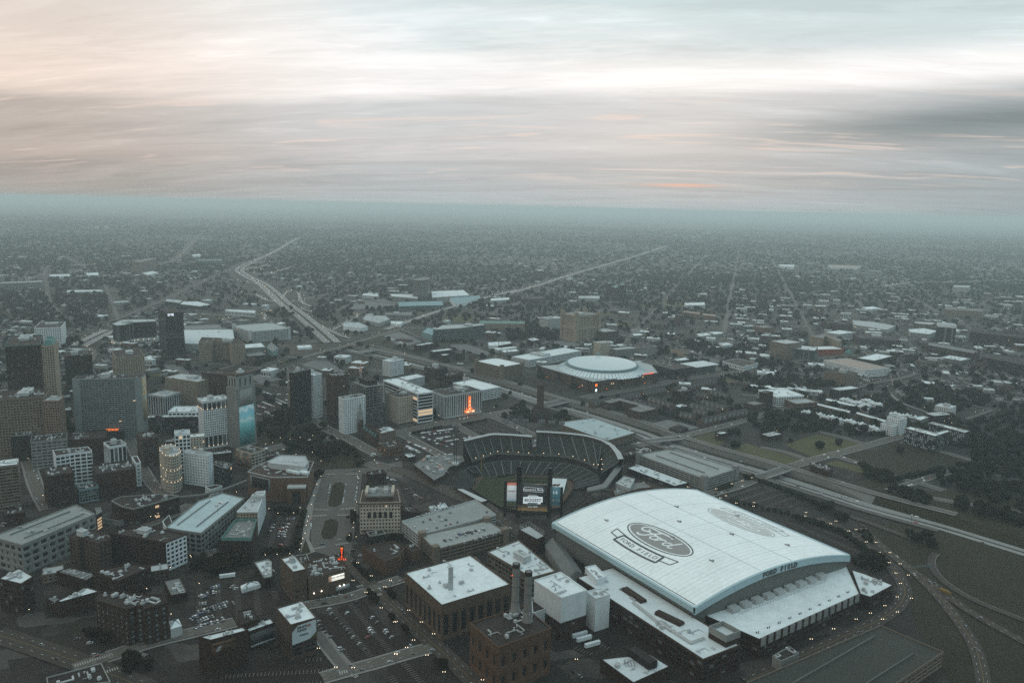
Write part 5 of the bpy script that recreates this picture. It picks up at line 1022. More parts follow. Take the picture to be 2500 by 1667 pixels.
# ------------------------------------------------------------------ facades
def facade(p0,p1,z0,z1,k,depth=.35):
    """wall sheet with real recessed openings between ground points p0,p1; returns wall V,F and pane V (n,4,3)"""
    p0=np.array([p0[0],p0[1]],float); p1=np.array([p1[0],p1[1]],float); L=float(np.hypot(*(p1-p0))); u=(p1-p0)/L; nn=np.array([u[1],-u[0]])
    bot=k.get('bot',min(1.2,.1*(z1-z0))); top=k.get('top',min(1.4,.08*(z1-z0)))
    n=max(1,int(round(L/k['bay']))); m=max(1,int(round((z1-z0-bot-top)/k['fl']))); 
    us=np.linspace(0,L,n+1); zs=np.linspace(z0+bot,z1-top,m+1)
    I,J=np.meshgrid(np.arange(n),np.arange(m),indexing='ij'); I=I.ravel(); J=J.ravel()
    u0,u1=us[I],us[I+1]; a,b=zs[J],zs[J+1]; cw=(u1-u0); ch=(b-a); wf=np.full(len(I),k['wf']); hf=np.full(len(I),k['hf'])
    cu_=(u0+u1)/2; cz_=(a+b)/2
    if k.get('jit'):
        wf=wf*RNG.uniform(.5,1.9,len(I)); wf=np.minimum(wf,.85); cu_=cu_+RNG.uniform(-.12,.12,len(I))*cw*(1-wf)
    iw=cw*wf/2; ih=ch*hf/2
    def pt(uu,zz,d): return np.stack([p0[0]+u[0]*uu-nn[0]*d,p0[1]+u[1]*uu-nn[1]*d,zz],-1)
    o=[pt(u0,a,0),pt(u1,a,0),pt(u1,b,0),pt(u0,b,0)]; i_=[pt(cu_-iw,cz_-ih,0),pt(cu_+iw,cz_-ih,0),pt(cu_+iw,cz_+ih,0),pt(cu_-iw,cz_+ih,0)]
    r_=[pt(cu_-iw,cz_-ih,depth),pt(cu_+iw,cz_-ih,depth),pt(cu_+iw,cz_+ih,depth),pt(cu_-iw,cz_+ih,depth)]
    V=np.stack(o+i_+r_,1).reshape(-1,3); bb=np.arange(len(I))[:,None]*12
    T=[]
    for q in range(4):
        w2=(q+1)%4; T.append([q,w2,4+w2,4+q]); T.append([4+q,4+w2,8+w2,8+q])
    F=(bb[:,:,None]+np.array(T)[None]).reshape(-1,4)
    ex=np.concatenate([np.stack([pt(0.,z0,0),pt(L,z0,0),pt(L,z0+bot,0),pt(0.,z0+bot,0)]),np.stack([pt(0.,z1-top,0),pt(L,z1-top,0),pt(L,z1,0),pt(0.,z1,0)])])
    F=np.concatenate([F,np.array([[0,1,2,3],[4,5,6,7]])+len(V)]); V=np.concatenate([V,ex])
    return V,F,np.stack(r_,1),(u,nn)
UNITS=[]
def make_units():
    for q in range(7):
        b=MB(); 
        if q==0: b.box((0,0,.5),(1,.6,1)); b.lathe((-.2,0,1),[(.2,0),(.2,.12)],8); b.lathe((.25,0,1),[(.2,0),(.2,.12)],8)
        if q==1: b.box((0,0,.45),(.8,.8,.9)); b.box((0,0,.98),(.9,.9,.14)); b.lathe((0,0,1.05),[(.3,0),(.3,.15)],10)
        if q==2: b.box((0,0,.35),(1,.35,.5)); b.box((.3,.15,.3),(.25,.7,.4)); b.bar((-.5,0,.2),(-1.2,0,.2),.12)
        if q==3: b.box((0,0,.3),(.7,.7,.6)); b.lathe((0,0,.6),[(.22,0),(.22,.6),(.3,.62),(.3,.75)],8)
        if q==4: b.box((0,0,.25),(2.4,.3,.35)); b.box((1.1,.5,.25),(.3,1.2,.35)); b.box((-1.1,0,.5),(.5,.6,1))
        if q==5:
            for i in range(4): b.box((i*.55-.8,0,.3),(.4,.5,.6)); b.lathe((i*.55-.8,0,.6),[(.15,0),(.15,.1)],6)
        if q==6: b.bar((-1.4,0,.2),(1.4,0,.2),.07); b.bar((-1.4,.2,.2),(1.4,.2,.2),.07); b.bar((1.4,0,.2),(1.4,-1.2,.2),.07); b.lathe((-1,-.5,0),[(.14,0),(.14,.8),(.25,.85)],6)
        o=b.build('roof_unit_source','unit'); UNITS.append(o.data); bpy.data.objects.remove(o)
make_units()
bx=MB(); bx.box((0,0,.5),(1,1,1)); bx.box((0,0,1.02),(1.06,1.06,.06)); bx.box((.0,.0,1.1),(.4,.3,.16)); o=bx.build('penthouse_source','pale'); PENT=o.data; bpy.data.objects.remove(o)
bx=MB(); bx.quad((-.5,0,-.5),(.5,0,-.5),(.5,0,.5),(-.5,0,.5)); bx.box((0,-.02,0),(.06,.05,1)); bx.box((0,-.02,.0),(1,.05,.05)); o=bx.build('window_source','glass'); WINM=o.data; bpy.data.objects.remove(o)
def inpoly(pts,x,y):
    r=False; n=len(pts)
    for i in range(n):
        x1,y1=pts[i]; x2,y2=pts[(i+1)%n]
        if (y1>y)!=(y2>y) and x<(x2-x1)*(y-y1)/(y2-y1)+x1: r=not r
    return r
def rnd_in(pts,rr):
    xs=[p[0] for p in pts]; ys=[p[1] for p in pts]
    for _ in range(60):
        x=rr.uniform(min(xs),max(xs)); y=rr.uniform(min(ys),max(ys))
        if inpoly(pts,x,y): return x,y
    return sum(xs)/len(xs),sum(ys)/len(ys)
FOOT=[]; LITP=[]
def building(name,label,pts,h,k,cat='building'):
    rr=random.Random(hash(label)%9999 if False else sum(map(ord,label)))
    k={**STY.get(k.get('st'),{}),**k}; z0=k.get('z0',0); c=(sum(p[0] for p in pts)/len(pts),sum(p[1] for p in pts)/len(pts))
    FOOT.append(pts)
    root=empty(name,(c[0],c[1],0),label,cat,k.get('group'))
    L=[(p[0]-c[0],p[1]-c[1]) for p in pts]; n=len(L)
    WV=[];WF=[];off=0;panes=[];base=0
    fV=[];fF=[];foff=0
    wall=k.get('wall','pale')
    for i in range(n):
        a=L[i]; b=L[(i+1)%n]; ln=math.hypot(b[0]-a[0],b[1]-a[1])
        if ln<.3: continue
        nx,ny=(b[1]-a[1])/ln,-(b[0]-a[0])/ln
        facing=(-(c[0]+a[0])*nx-(c[1]+a[1])*ny)>0
        if facing and k.get('bay') and ln>2.5 and h>4:
            V,F,Pn,_=facade(a,b,z0,h,k,depth=.3 if h<25 else .4)
            if k.get('slab') and ln>60:   # plain end bays of the slab
                lo=.1*ln; A=(a[0]+(b[0]-a[0])*.1,a[1]+(b[1]-a[1])*.1); B=(a[0]+(b[0]-a[0])*.9,a[1]+(b[1]-a[1])*.9)
                V,F,Pn,_=facade(A,B,z0,h,k,.4)
                for e,f_ in ((a,A),(B,b)):
                    F=np.concatenate([F,np.array([[0,1,2,3]])+len(V)]); V=np.concatenate([V,np.array([(*e,z0),(*f_,z0),(*f_,h),(*e,h)])])
            sk=k.get('skip')
            panes.append((i,Pn))
        else:
            V=np.array([(*a,z0),(*b,z0),(*b,h),(*a,h)],float); F=np.array([[0,1,2,3]])
        if k.get('front') and facing and nx>0.0 and ln<60 and i==k.get('fi',i):
            fV.append(V); fF.append(F+foff); foff+=len(V)
        else:
            WV.append(V); WF.append(F+off); off+=len(V)
    if WV: npmesh('wall',np.concatenate(WV),np.concatenate(WF),wall,root)
    if fV: npmesh('front_wall',np.concatenate(fV),np.concatenate(fF),k['front'],root)
    if panes:
        allp=np.concatenate([p for _,p in panes]); cnt=len(allp)
        if k.get('indiv') and cnt<=260:
            for i,Pn in panes:
                for q in Pn:
                    ctr=q.mean(0); wv=Vector(q[1]-q[0]); hv=Vector(q[3]-q[0])
                    o=link('opening' if k.get('dark') else 'window',WINM if not k.get('dark') else WINM,root)
                    U=wv.normalized(); Wn=Vector((0,0,1)); Nn=U.cross(Wn)
                    M=Matrix((U*wv.length,-Nn,Wn*hv.length)).transposed().to_4x4(); M.translation=Vector(ctr); o.matrix_local=M
        else:
            lit=k.get('lit',.0015) if k['fl']<12 else 0; r=RNG.random(cnt); sel=r<lit; nrm=~sel
            pm='shade_fill' if k.get('dark') else ('glassl' if k.get('palewin') else 'glass')  # open bays get the painted shade sheet, not glass
            if k.get('panel'):
                pl=RNG.random(cnt)<.55
                if (pl&nrm).any(): V=allp[pl&nrm].copy(); tag(npmesh('facade_panel',V.reshape(-1,3),np.arange(V.shape[0]*4).reshape(-1,4),'panel',root),kind='stuff')
                nrm=nrm&~pl
            if nrm.any(): V=allp[nrm]; tag(npmesh('window_grid',V.reshape(-1,3),np.arange(len(V)*4).reshape(-1,4),pm,root),kind='stuff')
            if sel.any(): V=allp[sel]; tag(npmesh('lit_window_grid',V.reshape(-1,3),np.arange(len(V)*4).reshape(-1,4),'e_pane',root),kind='stuff')
    # roof and parapet
    rf='r_'+k.get('roof','tar')
    b=MB(); b.poly([(p[0],p[1],h-.05) for p in L]); b.build('roof',rf,root)
    if not k.get('tent'):
        cw=k.get('capw',.9 if h>8 else .5); I=inset(L,min(.5,.06*math.sqrt(abs(area(L))))); b=MB(); O=inset(L,-.12)
        for i in range(n):
            j=(i+1)%n; b.quad((*O[i],h-.4*cw),(*O[j],h-.4*cw),(*O[j],h+cw),(*O[i],h+cw)); b.quad((*O[i],h+cw),(*O[j],h+cw),(*I[j],h+cw),(*I[i],h+cw)); b.quad((*I[j],h-.02),(*I[i],h-.02),(*I[i],h+cw),(*I[j],h+cw)); b.quad((*O[j],h-.4*cw),(*O[i],h-.4*cw),(*L[i],h-.4*cw),(*L[j],h-.4*cw))
        cp=k.get('cap',wall if wall not in('dark','black') else 'pale2'); b.build('parapet',cp,root)
    ins=inset(L,min(3.5,.16*math.sqrt(abs(area(L))))); sz=math.sqrt(abs(area(L))); e=Vector((L[1][0]-L[0][0],L[1][1]-L[0][1])); rz=math.atan2(e.y,e.x)
    for q in range(k.get('pent',0)):
        x,y=rnd_in(inset(L,.3*sz) if q==0 else ins,rr); o=link('penthouse',PENT if wall in('pale','pale2','white') else PENT,root); o.location=(x*.6,y*.6,h); o.rotation_euler[2]=rz; o.scale=(sz*rr.uniform(.25,.38),sz*rr.uniform(.18,.28),rr.uniform(3.5,6)); o2=link('vent_unit',UNITS[1],o); o2.location=(-.25,.1,1.05); o2.scale=(.22,.3,.3)
    un=k.get('units',2 if sz>18 else 1); un=un+(int(min(9,sz/7)) if un and c[1]<1300 else 0)
    for q in range(un):
        x,y=rnd_in(ins,rr); o=link('roof_unit',UNITS[rr.randrange(7)],root); s=rr.uniform(2,4.4)*(1 if sz>18 else .7); o.location=(x,y,h); o.rotation_euler[2]=rz+rr.choice((0,math.pi/2)); o.scale=(s,s,rr.uniform(1.3,2.6))
    if k.get('corner'):
        b=MB()
        for p in (L if n==4 else L[:2]):
            q=MB(); q.box((p[0]*.97,p[1]*.97,(h+4)/2),(6.5,6.5,h+4),rz); q.box((p[0]*.97,p[1]*.97,h+4.3),(7.1,7.1,.6),rz); q.build('stair_tower',wall,root)
    if k.get('ramp'):
        cc=[(L[i][0]*.5+L[(i+1)%n][0]*.5,L[i][1]*.5+L[(i+1)%n][1]*.5) for i in range(n)]
        e=max(range(n),key=lambda i:math.hypot(L[(i+1)%n][0]-L[i][0],L[(i+1)%n][1]-L[i][1])); d=Vector((L[(e+1)%n][0]-L[e][0],L[(e+1)%n][1]-L[e][1])); ln=d.length; d.normalize(); nn=Vector((-d.y,d.x))
        for t_ in (-.16,.16):
            q=MB(); cx,cy_=nn.x*t_*sz,nn.y*t_*sz; q.box((cx,cy_,h+.6),(ln*.72,.4,1.3),math.atan2(d.y,d.x)); q.build('ramp_wall','concrete',root)
        for t_ in (-.3,0,.3):
            for s_ in (-.3,.3):
                q=MB(); x,y=d.x*ln*t_+nn.x*s_*sz*.8,d.y*ln*t_+nn.y*s_*sz*.8; q.bar((x,y,h),(x,y,h+7),.1); q.box((x,y,h+7),(1.2,.4,.2)); q.build('deck_lamp','steel',root)
    extras(root,name,label,L,h,k,c,rz,sz,rr)
    return root
def area(p): return sum(p[i][0]*p[(i+1)%len(p)][1]-p[(i+1)%len(p)][0]*p[i][1] for i in range(len(p)))/2
def frontedge(L,c,longest=False,right=None):
    best=None
    for i in range(len(L)):
        a=L[i]; b=L[(i+1)%len(L)]; ln=math.hypot(b[0]-a[0],b[1]-a[1])
        if ln<1: continue
        nx,ny=(b[1]-a[1])/ln,-(b[0]-a[0])/ln; vx,vy=-(c[0]),-(c[1]); f=(nx*vx+ny*vy)/math.hypot(vx,vy)
        if f<=0.02: continue
        rgt=(nx*vy-ny*vx)   # sign tells which side it faces
        s=f*ln if right is None else (1000 if (rgt<0)==right else 0)+f*ln
        if best is None or s>best[0]: best=(s,i,Vector(a),Vector(b),Vector((nx,ny)),ln)
    return best
def wallsheet(root,name,a,b,nrm,z0,z1,mat,off=.12,u0=0,u1=1):
    A=a+(b-a)*u0+nrm*off; B=a+(b-a)*u1+nrm*off
    V=[(A.x,A.y,z0),(B.x,B.y,z0),(B.x,B.y,z1),(A.x,A.y,z1)]; bk=[(x-nrm.x*off*.8,y-nrm.y*off*.8,z) for x,y,z in V]
    uv=[(0,0),(1,0),(1,1),(0,1)]*2
    return npmesh(name,V+bk,[[0,1,2,3],[1,0,4,5],[2,1,5,6],[3,2,6,7],[0,3,7,4]],mat,root,uv=uv)
def walltext(root,s,a,b,nrm,z,size,mat,u=.5,off=.3,**kw):
    p=a+(b-a)*u+nrm*off; o=text(s,size,mat,root,**kw); o.matrix_local=face_matrix((p.x,p.y,z),(b-a).to_3d(),(0,0,1)); return o
def extras(root,name,label,L,h,k,c,rz,sz,rr):
    if k.get('crown'):
        b=MB(); I1=inset(L,1.2); I2=inset(L,4.2); n=len(L)
        for i in range(n): j=(i+1)%n; b.quad((*I1[i],h),(*I1[j],h),(*I2[j],h+8),(*I2[i],h+8))
        b.poly([(*p,h+8) for p in I2]); b.box((0,0,h+9),(6,4,2.4),rz); b.build('copper_crown','r_copper',root)
    if k.get('sign')=='DTE':
        f=frontedge(L,c); walltext(root,'DTE',f[2],f[3],f[4],h-4.5,7,'e_cool',.3,bold=.12)
    if k.get('mural')=='patch':
        f=frontedge(L,c,right=True)
        e=[(i,math.hypot(L[(i+1)%4][0]-L[i][0],L[(i+1)%4][1]-L[i][1])) for i in range(4)]
        best=None
        for i in range(4):
            a=Vector(L[i]); b_=Vector(L[(i+1)%4]); 
            if (b_-a).length>60: continue
            nr=Vector((b_.y-a.y,-(b_.x-a.x))).normalized()
            if nr.x>0: best=(a,b_,nr)
        wallsheet(root,'painted_wall',best[0],best[1],best[2],h*.28,h-.6,'mural_patch',.5)
        f=frontedge(L,c); b_=MB(); p=f[2]+(f[3]-f[2])*.55+f[4]*6
        o=text('DETROIT',4.2,'e_fox',root,name='sign_letters',bold=.1); o.matrix_local=face_matrix((p.x,p.y,16),(f[3]-f[2]).to_3d(),(0,0,1))
        b_.box((p.x-f[4].x*2.5,p.y-f[4].y*2.5,7),(30,4.5,14),math.atan2((f[3]-f[2]).y,(f[3]-f[2]).x)); b_.build('entrance_block','dark',root)
    if k.get('mural')=='sea':
        f=[None]
        for i in range(4):
            a=Vector(L[i]); b_=Vector(L[(i+1)%4]); nr=Vector((b_.y-a.y,-(b_.x-a.x))).normalized()
            if nr.dot(-Vector(c))>0 and nr.x>0.1: f=(a,b_,nr)
        wallsheet(root,'seascape_mural',f[0],f[1],f[2],4,h*.70,'mural_sea',.15,.08,.90); wallsheet(root,'blank_panel',f[0],f[1],f[2],h*.71,h-2,'pale2',.12,.14,.84)
        b=MB(); I1=inset(L,1.5); b.prism(I1,h,h+20,0); b.build('upper_tier','pale2',root)
        b=MB(); I2=inset(L,-.0); b.lathe((0,0,h+20),[(6,0),(6,2.5),(3,3.2),(3,5.5),(.3,7)],10); b.build('roof_lantern','pale',root)
        b=MB(); I3=inset(L,.9)
        for i in range(4): j=(i+1)%4; b.quad((*I3[i],h+18.5),(*I3[j],h+18.5),(*I3[j],h+20.4),(*I3[i],h+20.4)); 
        b.poly([(*p,h+20.4) for p in I3]); b.build('cornice','brown2',root)
        for i in range(4):
            a=Vector(I1[i]); b_=Vector(I1[(i+1)%4]); nr=Vector((b_.y-a.y,-(b_.x-a.x))).normalized()
            if nr.dot(-Vector(c))>0:
                q=MB()
                for uu in (.2,.5,.8):
                    m=a+(b_-a)*uu+nr*.06; d=(b_-a).normalized()*1.1; q.quad((m.x-d.x,m.y-d.y,h+3),(m.x+d.x,m.y+d.y,h+3),(m.x+d.x,m.y+d.y,h+15),(m.x-d.x,m.y-d.y,h+15))
                tag(q.build('tall_window_grid','glass',root),kind='stuff')
    if k.get('mural')=='blob':
        for i in range(4):
            a=Vector(L[i]); b_=Vector(L[(i+1)%4]); nr=Vector((b_.y-a.y,-(b_.x-a.x))).normalized()
            if nr.x<-.05 and nr.dot(-Vector(c))>0: wallsheet(root,'painted_wall',a,b_,nr,1,h-.8,'mural_blob',.5)
    if k.get('mural')=='darkm':
        f=frontedge(L,c); mb=wallsheet(root,'mural_board',f[2],f[3],f[4],h*.25,h-2,'mural_dark',.4,.06,.98); walltext(mb,'PERFECT COLOR',f[2],f[3],f[4],h-5,2.0,'pale2',.68,.6); wallsheet(root,'pale_strip',f[2],f[3],f[4],h*.12,h*.25-.3,'pale',.4,.06,.98)
    if k.get('tier'): pass
    if k.get('arcade'):
        for i in range(4):
            a=Vector(L[i]); b_=Vector(L[(i+1)%4]); nr=Vector((b_.y-a.y,-(b_.x-a.x))).normalized()
            if nr.dot(-Vector(c))<=0: continue
            for zz,hh in ((h-12,9),(3,15)):
                nb=max(2,int((b_-a).length/5.5)); q=MB(); e=MB()
                for j in range(nb):
                    m=a+(b_-a)*((j+.5)/nb)+nr*.08; d=(b_-a)/nb*.36; q.quad((m.x-d.x,m.y-d.y,zz),(m.x+d.x,m.y+d.y,zz),(m.x+d.x,m.y+d.y,zz+hh),(m.x-d.x,m.y-d.y,zz+hh))
                    m2=a+(b_-a)*(j/nb)+nr*.35; e.box((m2.x,m2.y,zz+.9),(.5,.5,1.4),rz)
                tag(q.build('tall_window_grid','glass',root),kind='stuff'); tag(e.build('uplight_row','e_warm',root),kind='stuff')
    if k.get('temple'):
        for p in L:
            q=MB(); q.box((p[0]*.94,p[1]*.94,h/2+4),(9,9,h+8),rz); q.box((p[0]*.94,p[1]*.94,h+8.4),(6,6,2.5),rz); q.build('corner_turret','sand',root)
    if k.get('podium'):
        b=MB(); b.prism(inset(L,-5),0,h*k['podium'],0); b.build('podium','pale',root)
        q=MB(); f=frontedge(L,c)
        for i in range(len(L)):
            a=Vector(L[i]); b_=Vector(L[(i+1)%len(L)])
            nr=Vector((b_.y-a.y,-(b_.x-a.x)))
            if nr.length<.5 or nr.normalized().dot(-Vector(c))<=0: continue
            nr.normalize()
            for u in (.25,.75): m=a+(b_-a)*u+nr*5.6; q.box((m.x,m.y,h*.14),(1.6,.8,1.6),0)
        tag(q.build('uplight_row','e_warm',root),kind='stuff')
    if k.get('dome'):
        b=MB(); b.lathe((0,0,h),[(9,0),(9,4)],16); b.build('drum','sand2',root); b=MB(); b.lathe((0,0,h+4),[(9.6,0),(9,3),(7.4,6),(4.6,8.4),(1,9.6),(.8,11.5)],16); b.build('dome','r_copper',root)
    if k.get('chim'):
        b=MB(); b.lathe((L[0][0]*.7,L[0][1]*.7,0),[(1.6,0),(1.2,h+14)],10); b.build('chimney','pale',root)
    if k.get('turret'):
        b=MB(); p=L[1]; b.lathe((p[0]*.55,p[1]*.55,h),[(4.2,0),(4.2,6),(4.7,6.2),(4.7,7)],10); 
        for i in range(10): t=i*.628; b.box((p[0]*.55+4.3*math.cos(t),p[1]*.55+4.3*math.sin(t),h+7.8),(.9,.9,1.8))
        b.build('turret','cream',root); b=MB()
        for i in range(len(L)):
            for u in (.25,.75):
                m=Vector(L[i]).lerp(Vector(L[(i+1)%len(L)]),u)*1.03
                for zz in (h*.3,h*.62,h+1.2): b.box((m.x,m.y,zz),(.5,.5,1.1))
        tag(b.build('uplight_row','e_warm',root),kind='stuff')
    if k.get('skyl'):
        f=frontedge(L,c); d=(f[3]-f[2]).normalized()
        for r_ in (-1.6,1.6):
            for i in range(6):
                b=MB(); b.box((d.x*(i-2.5)*4.4-f[4].x*r_*1.4,d.y*(i-2.5)*4.4-f[4].y*r_*1.4,h+.5),(3.4,1.6,.5),math.atan2(d.y,d.x)); b.build('skylight','r_white',root)
    if k.get('opera'):
        f=frontedge(L,c)
        for i in range(len(L)):
            a=Vector(L[i]); b_=Vector(L[(i+1)%len(L)]); nr=Vector((b_.y-a.y,-(b_.x-a.x))).normalized()
            if (b_-a).length>25 and nr.dot(-Vector(c).normalized())>.3:
                if nr.x<0 or True:
                    if nr.dot(-Vector(c).normalized())<.93 or (b_-a).length<40:
                        bsf=wallsheet(root,'blank_screen_frame',a,b_,nr,h*.42,h*.93,'slate',.4,.1,.95); wallsheet(bsf,'blank_screen',a,b_,nr,h*.46,h*.88,'black',.7,.18,.88)
                        break
        a=f[2].lerp(f[3],.72)+f[4]*4; q=MB(); q.box((a.x,a.y,h*.32),(20,9,h*.64),math.atan2((f[3]-f[2]).y,(f[3]-f[2]).x)); q.build('stage_door_block','tan',root); q=MB(); q.box((a.x,a.y,h*.64+1),(21,10,2),math.atan2((f[3]-f[2]).y,(f[3]-f[2]).x)); q.build('cornice','pale',root)
        q=MB(); a=a+f[4]*4.6; q.box((a.x,a.y,h*.28),(9,.5,h*.5),math.atan2((f[3]-f[2]).y,(f[3]-f[2]).x)); q.build('loading_door','dark',root)
        for (u,v,ln,wd,an) in ((.55,.4,20,4,0),(.8,.45,4,12,0),(.7,.55,10,3,.6),(.9,.3,8,6,0)):
            p=f[2].lerp(f[3],u)-f[4]*(v*40); q=MB(); q.box((p.x,p.y,h+1.4),(ln,wd,2.8),rz+an); q.build('roof_duct','white',root)
    if k.get('club'):
        f=frontedge(L,c); d=(f[3]-f[2]).normalized(); ang=math.atan2(d.y,d.x); up=-f[4]
        q=MB(); q.prism(inset(L,7),h,h+4.5); q.build('attic','brown2',root); q=MB(); q.prism(inset(L,6.2),h+4.5,h+6,0); q.build('attic_roof','r_pale2',root)
        for u,ang2 in ((-14,0),(14,0)):
            q=MB(); q.box((d.x*u,d.y*u,h+7.6),(3,22,3.2),ang); q.build('plant_screen','cream',root)
        rs=random.Random(4)
        for i in range(10):
            o=link('roof_unit',UNITS[rs.randrange(4)],root); u=rs.uniform(-10,10); v=rs.uniform(-8,8); o.location=(d.x*u+up.x*v,d.y*u+up.y*v,h+6); o.rotation_euler[2]=ang; s=rs.uniform(3,5.5); o.scale=(s,s,s*.7)
        for i in range(5):   # five tall arched windows
            u=.235+.1325*i; p=f[2].lerp(f[3],u)+f[4]*.12; V=[]; wd,hh=1.75,7.2; z=h*.52
            for t in range(9): th=math.pi*t/8; V.append((p.x+d.x*wd*math.cos(th),p.y+d.y*wd*math.cos(th),z+hh-wd+wd*math.sin(th)))
            V=[(p.x+d.x*wd,p.y+d.y*wd,z),]+V+[(p.x-d.x*wd,p.y-d.y*wd,z)]; q=MB(); q.poly(V[::-1]); q.build('arched_window','glass',root)
            q=MB(); W2=[((x-p.x)*1.25+p.x+f[4].x*-.05,(y-p.y)*1.25+p.y-f[4].y*.05,(zz-z)*1.08+z-.3) for x,y,zz in V]; q.poly(W2[::-1]); q.build('window_surround','cream',root)
        q=MB(); p=f[2].lerp(f[3],.35)+f[4]*2.5; q.box((p.x,p.y,4.6),(24,5,.5),ang); q.build('entrance_canopy','brown',root)
        q=MB(); O=inset(L,-1.6); q.prism(O,h-.6,h+.5); q.build('projecting_eaves','brown2',root)
    if k.get('hall'):
        f=frontedge(L,c)
    if k.get('low'):
        b=MB(); O=inset(L,-.35); m,fr=k['low']; V=[];F=[];off=0;pn=[]
        for i in range(len(O)):
            V1,F1,P1,_=facade(O[i],O[(i+1)%len(O)],0,h*fr,dict(bay=5,fl=4,wf=.6,hf=.5),.3); V.append(V1);F.append(F1+off);off+=len(V1);pn.append(P1)
        npmesh('brick_base',np.concatenate(V),np.concatenate(F),m,root); pn=np.concatenate(pn); tag(npmesh('window_grid',pn.reshape(-1,3),np.arange(len(pn)*4).reshape(-1,4),'glass',root),kind='stuff')
        b.poly([(*p,h*fr) for p in O]); b.build('base_ledge',m,root)
    if k.get('cage'):
        I=inset(L,.8)
        for i in range(len(I)):
            a=Vector(I[i]); b_=Vector(I[(i+1)%len(I)]); q=MB(); nb=max(2,int((b_-a).length/4))
            for j in range(nb+1): m=a.lerp(b_,j/nb); q.bar((m.x,m.y,h),(m.x,m.y,h+5),.12)
            for zz in (h+2.5,h+5): q.bar((a.x,a.y,zz),(b_.x,b_.y,zz),.12)
            q.build('roof_railing','steelw',root)
    if k.get('shed'):
        f=frontedge(L,c); q=MB(); q.box((L[3][0]*.35,L[3][1]*.35,h+3),(24,8,6),rz+math.pi/2 if False else rz); q.build('rooftop_shed','dark',root)
        q=MB()
        for i in range(4):
            q.bar((-10+i*2.4,-2,h+1),(-10+i*2.4,6,h+1),.18)
        q.bar((-10,-2,h+1),(-2,-2,h+1),.18); q.bar((-10,6,h+1),(-2,6,h+1),.18); q.build('pipe_rack','steel',root)
    if k.get('tent'):
        n=len(L); b=MB(); 
        for i in range(n): j=(i+1)%n; b.poly([(*L[i],h),(*L[j],h),((L[i][0]+L[j][0])*.12,(L[i][1]+L[j][1])*.12,h+3)])
        b.build('canopy','r_white',root)
    if k.get('over'):
        b=MB(); b.prism(inset(L,-5),h+.2,h+1.4,0,bottom=True); b.build('overhanging_roof','r_white',root)
    if k.get('sign')=='STORAGE':
        f=frontedge(L,c); sb=wallsheet(root,'sign_board',f[2],f[3],f[4],h*.55,h-2.5,'tan',.3,.02,.66); walltext(sb,'SELF STORAGE',f[2],f[3],f[4],h-5.2,2.6,'dark',.36,.45,bold=.05); walltext(sb,'VAULT',f[2],f[3],f[4],h-8.6,2.6,'dark',.46,.45,bold=.05)
        q=MB(); p=f[2].lerp(f[3],.12)+f[4]*.45; d=(f[3]-f[2]).normalized()
        for i in range(4): q.quad((p.x+d.x*(i*.5),p.y+d.y*(i*.5),h-9.5+i*.9),(p.x+d.x*(i*.5+3),p.y+d.y*(i*.5+3),h-9.2+i*.9),(p.x+d.x*(i*.5+3),p.y+d.y*(i*.5+3),h-8.7+i*.9),(p.x+d.x*(i*.5),p.y+d.y*(i*.5),h-9+i*.9))
        q.build('sign_mark','panel',sb)
    if k.get('sign')=='DRAFT':
        f=frontedge(L,c); a,b_,nr=f[2],f[3],f[4]; d=(b_-a).normalized(); ln=f[5]; zt=h-.5; zb=h-16.5
        def q2(u,z,o=.4): p=a+d*(u*ln)+nr*o; return (p.x,p.y,z)
        q=MB(); P2=[(.05,zb),(.72,zb+1.5),(.97,zb+6),(.97,zt),(.26,zt-1.2),(.05,zt-6)]
        q.poly([q2(u,z) for u,z in P2]); q.poly([q2(u,z,.1) for u,z in P2][::-1])
        for i in range(6): q.quad(q2(*P2[i],.1),q2(*P2[(i+1)%6],.1),q2(*P2[(i+1)%6]),q2(*P2[i]))
        bb=q.build('billboard','panel',root)
        q=MB(); q.poly([q2(.72,zb+1.5,.3),q2(.97,zb+1.7,.3),q2(.97,zb+6,.3)]); q.build('billboard_corner','grass2',root)
        walltext(bb,'DRAFT\nKINGS',a,b_,nr,zt-4.2,2.5,'dark',.42,.5,bold=.05); walltext(bb,'NFL',a,b_,nr,zt-3.0,2.0,'red',.69,.5,bold=.05)
        walltext(bb,'FOOTBALL',a,b_,nr,zb+6.4,1.5,'brown',.5,.5,bold=.04); 
        q=MB(); q.quad(q2(.575,zt-5.6,.5),q2(.585,zt-5.6,.5),q2(.585,zt-1.8,.5),q2(.575,zt-1.8,.5)); q.build('divider_line','dark',bb)
        q=MB(); M=a+d*(.6*ln)+nr*.5; q.poly([q2(.63,zt-1.6,.45),q2(.63,zt-4,.45),q2(.69,zt-5.2,.45),q2(.75,zt-4,.45),q2(.75,zt-1.6,.45)]); q.build('shield_emblem','pale',bb)
    if k.get('sign')=='MUSIC':
        f=frontedge(L,c); lbd=wallsheet(root,'lit_billboard',f[2],f[3],f[4],h*.60,h*.86,'bill',.4,.47,.86); walltext(lbd,'FOR THE PEOPLE',f[2],f[3],f[4],h*.76,1.9,'brown',.72,.6)
        wallsheet(root,'pale_ground_band',f[2],f[3],f[4],.3,5,'pale',.3,.66,.99)
        q=MB()
        for u in (.12,.3,.74,.85): p=f[2].lerp(f[3],u)+f[4]*.7; q.box((p.x,p.y,5.2),(.7,.7,.7))
        tag(q.build('wall_lamp_row','e_white',root),kind='stuff')
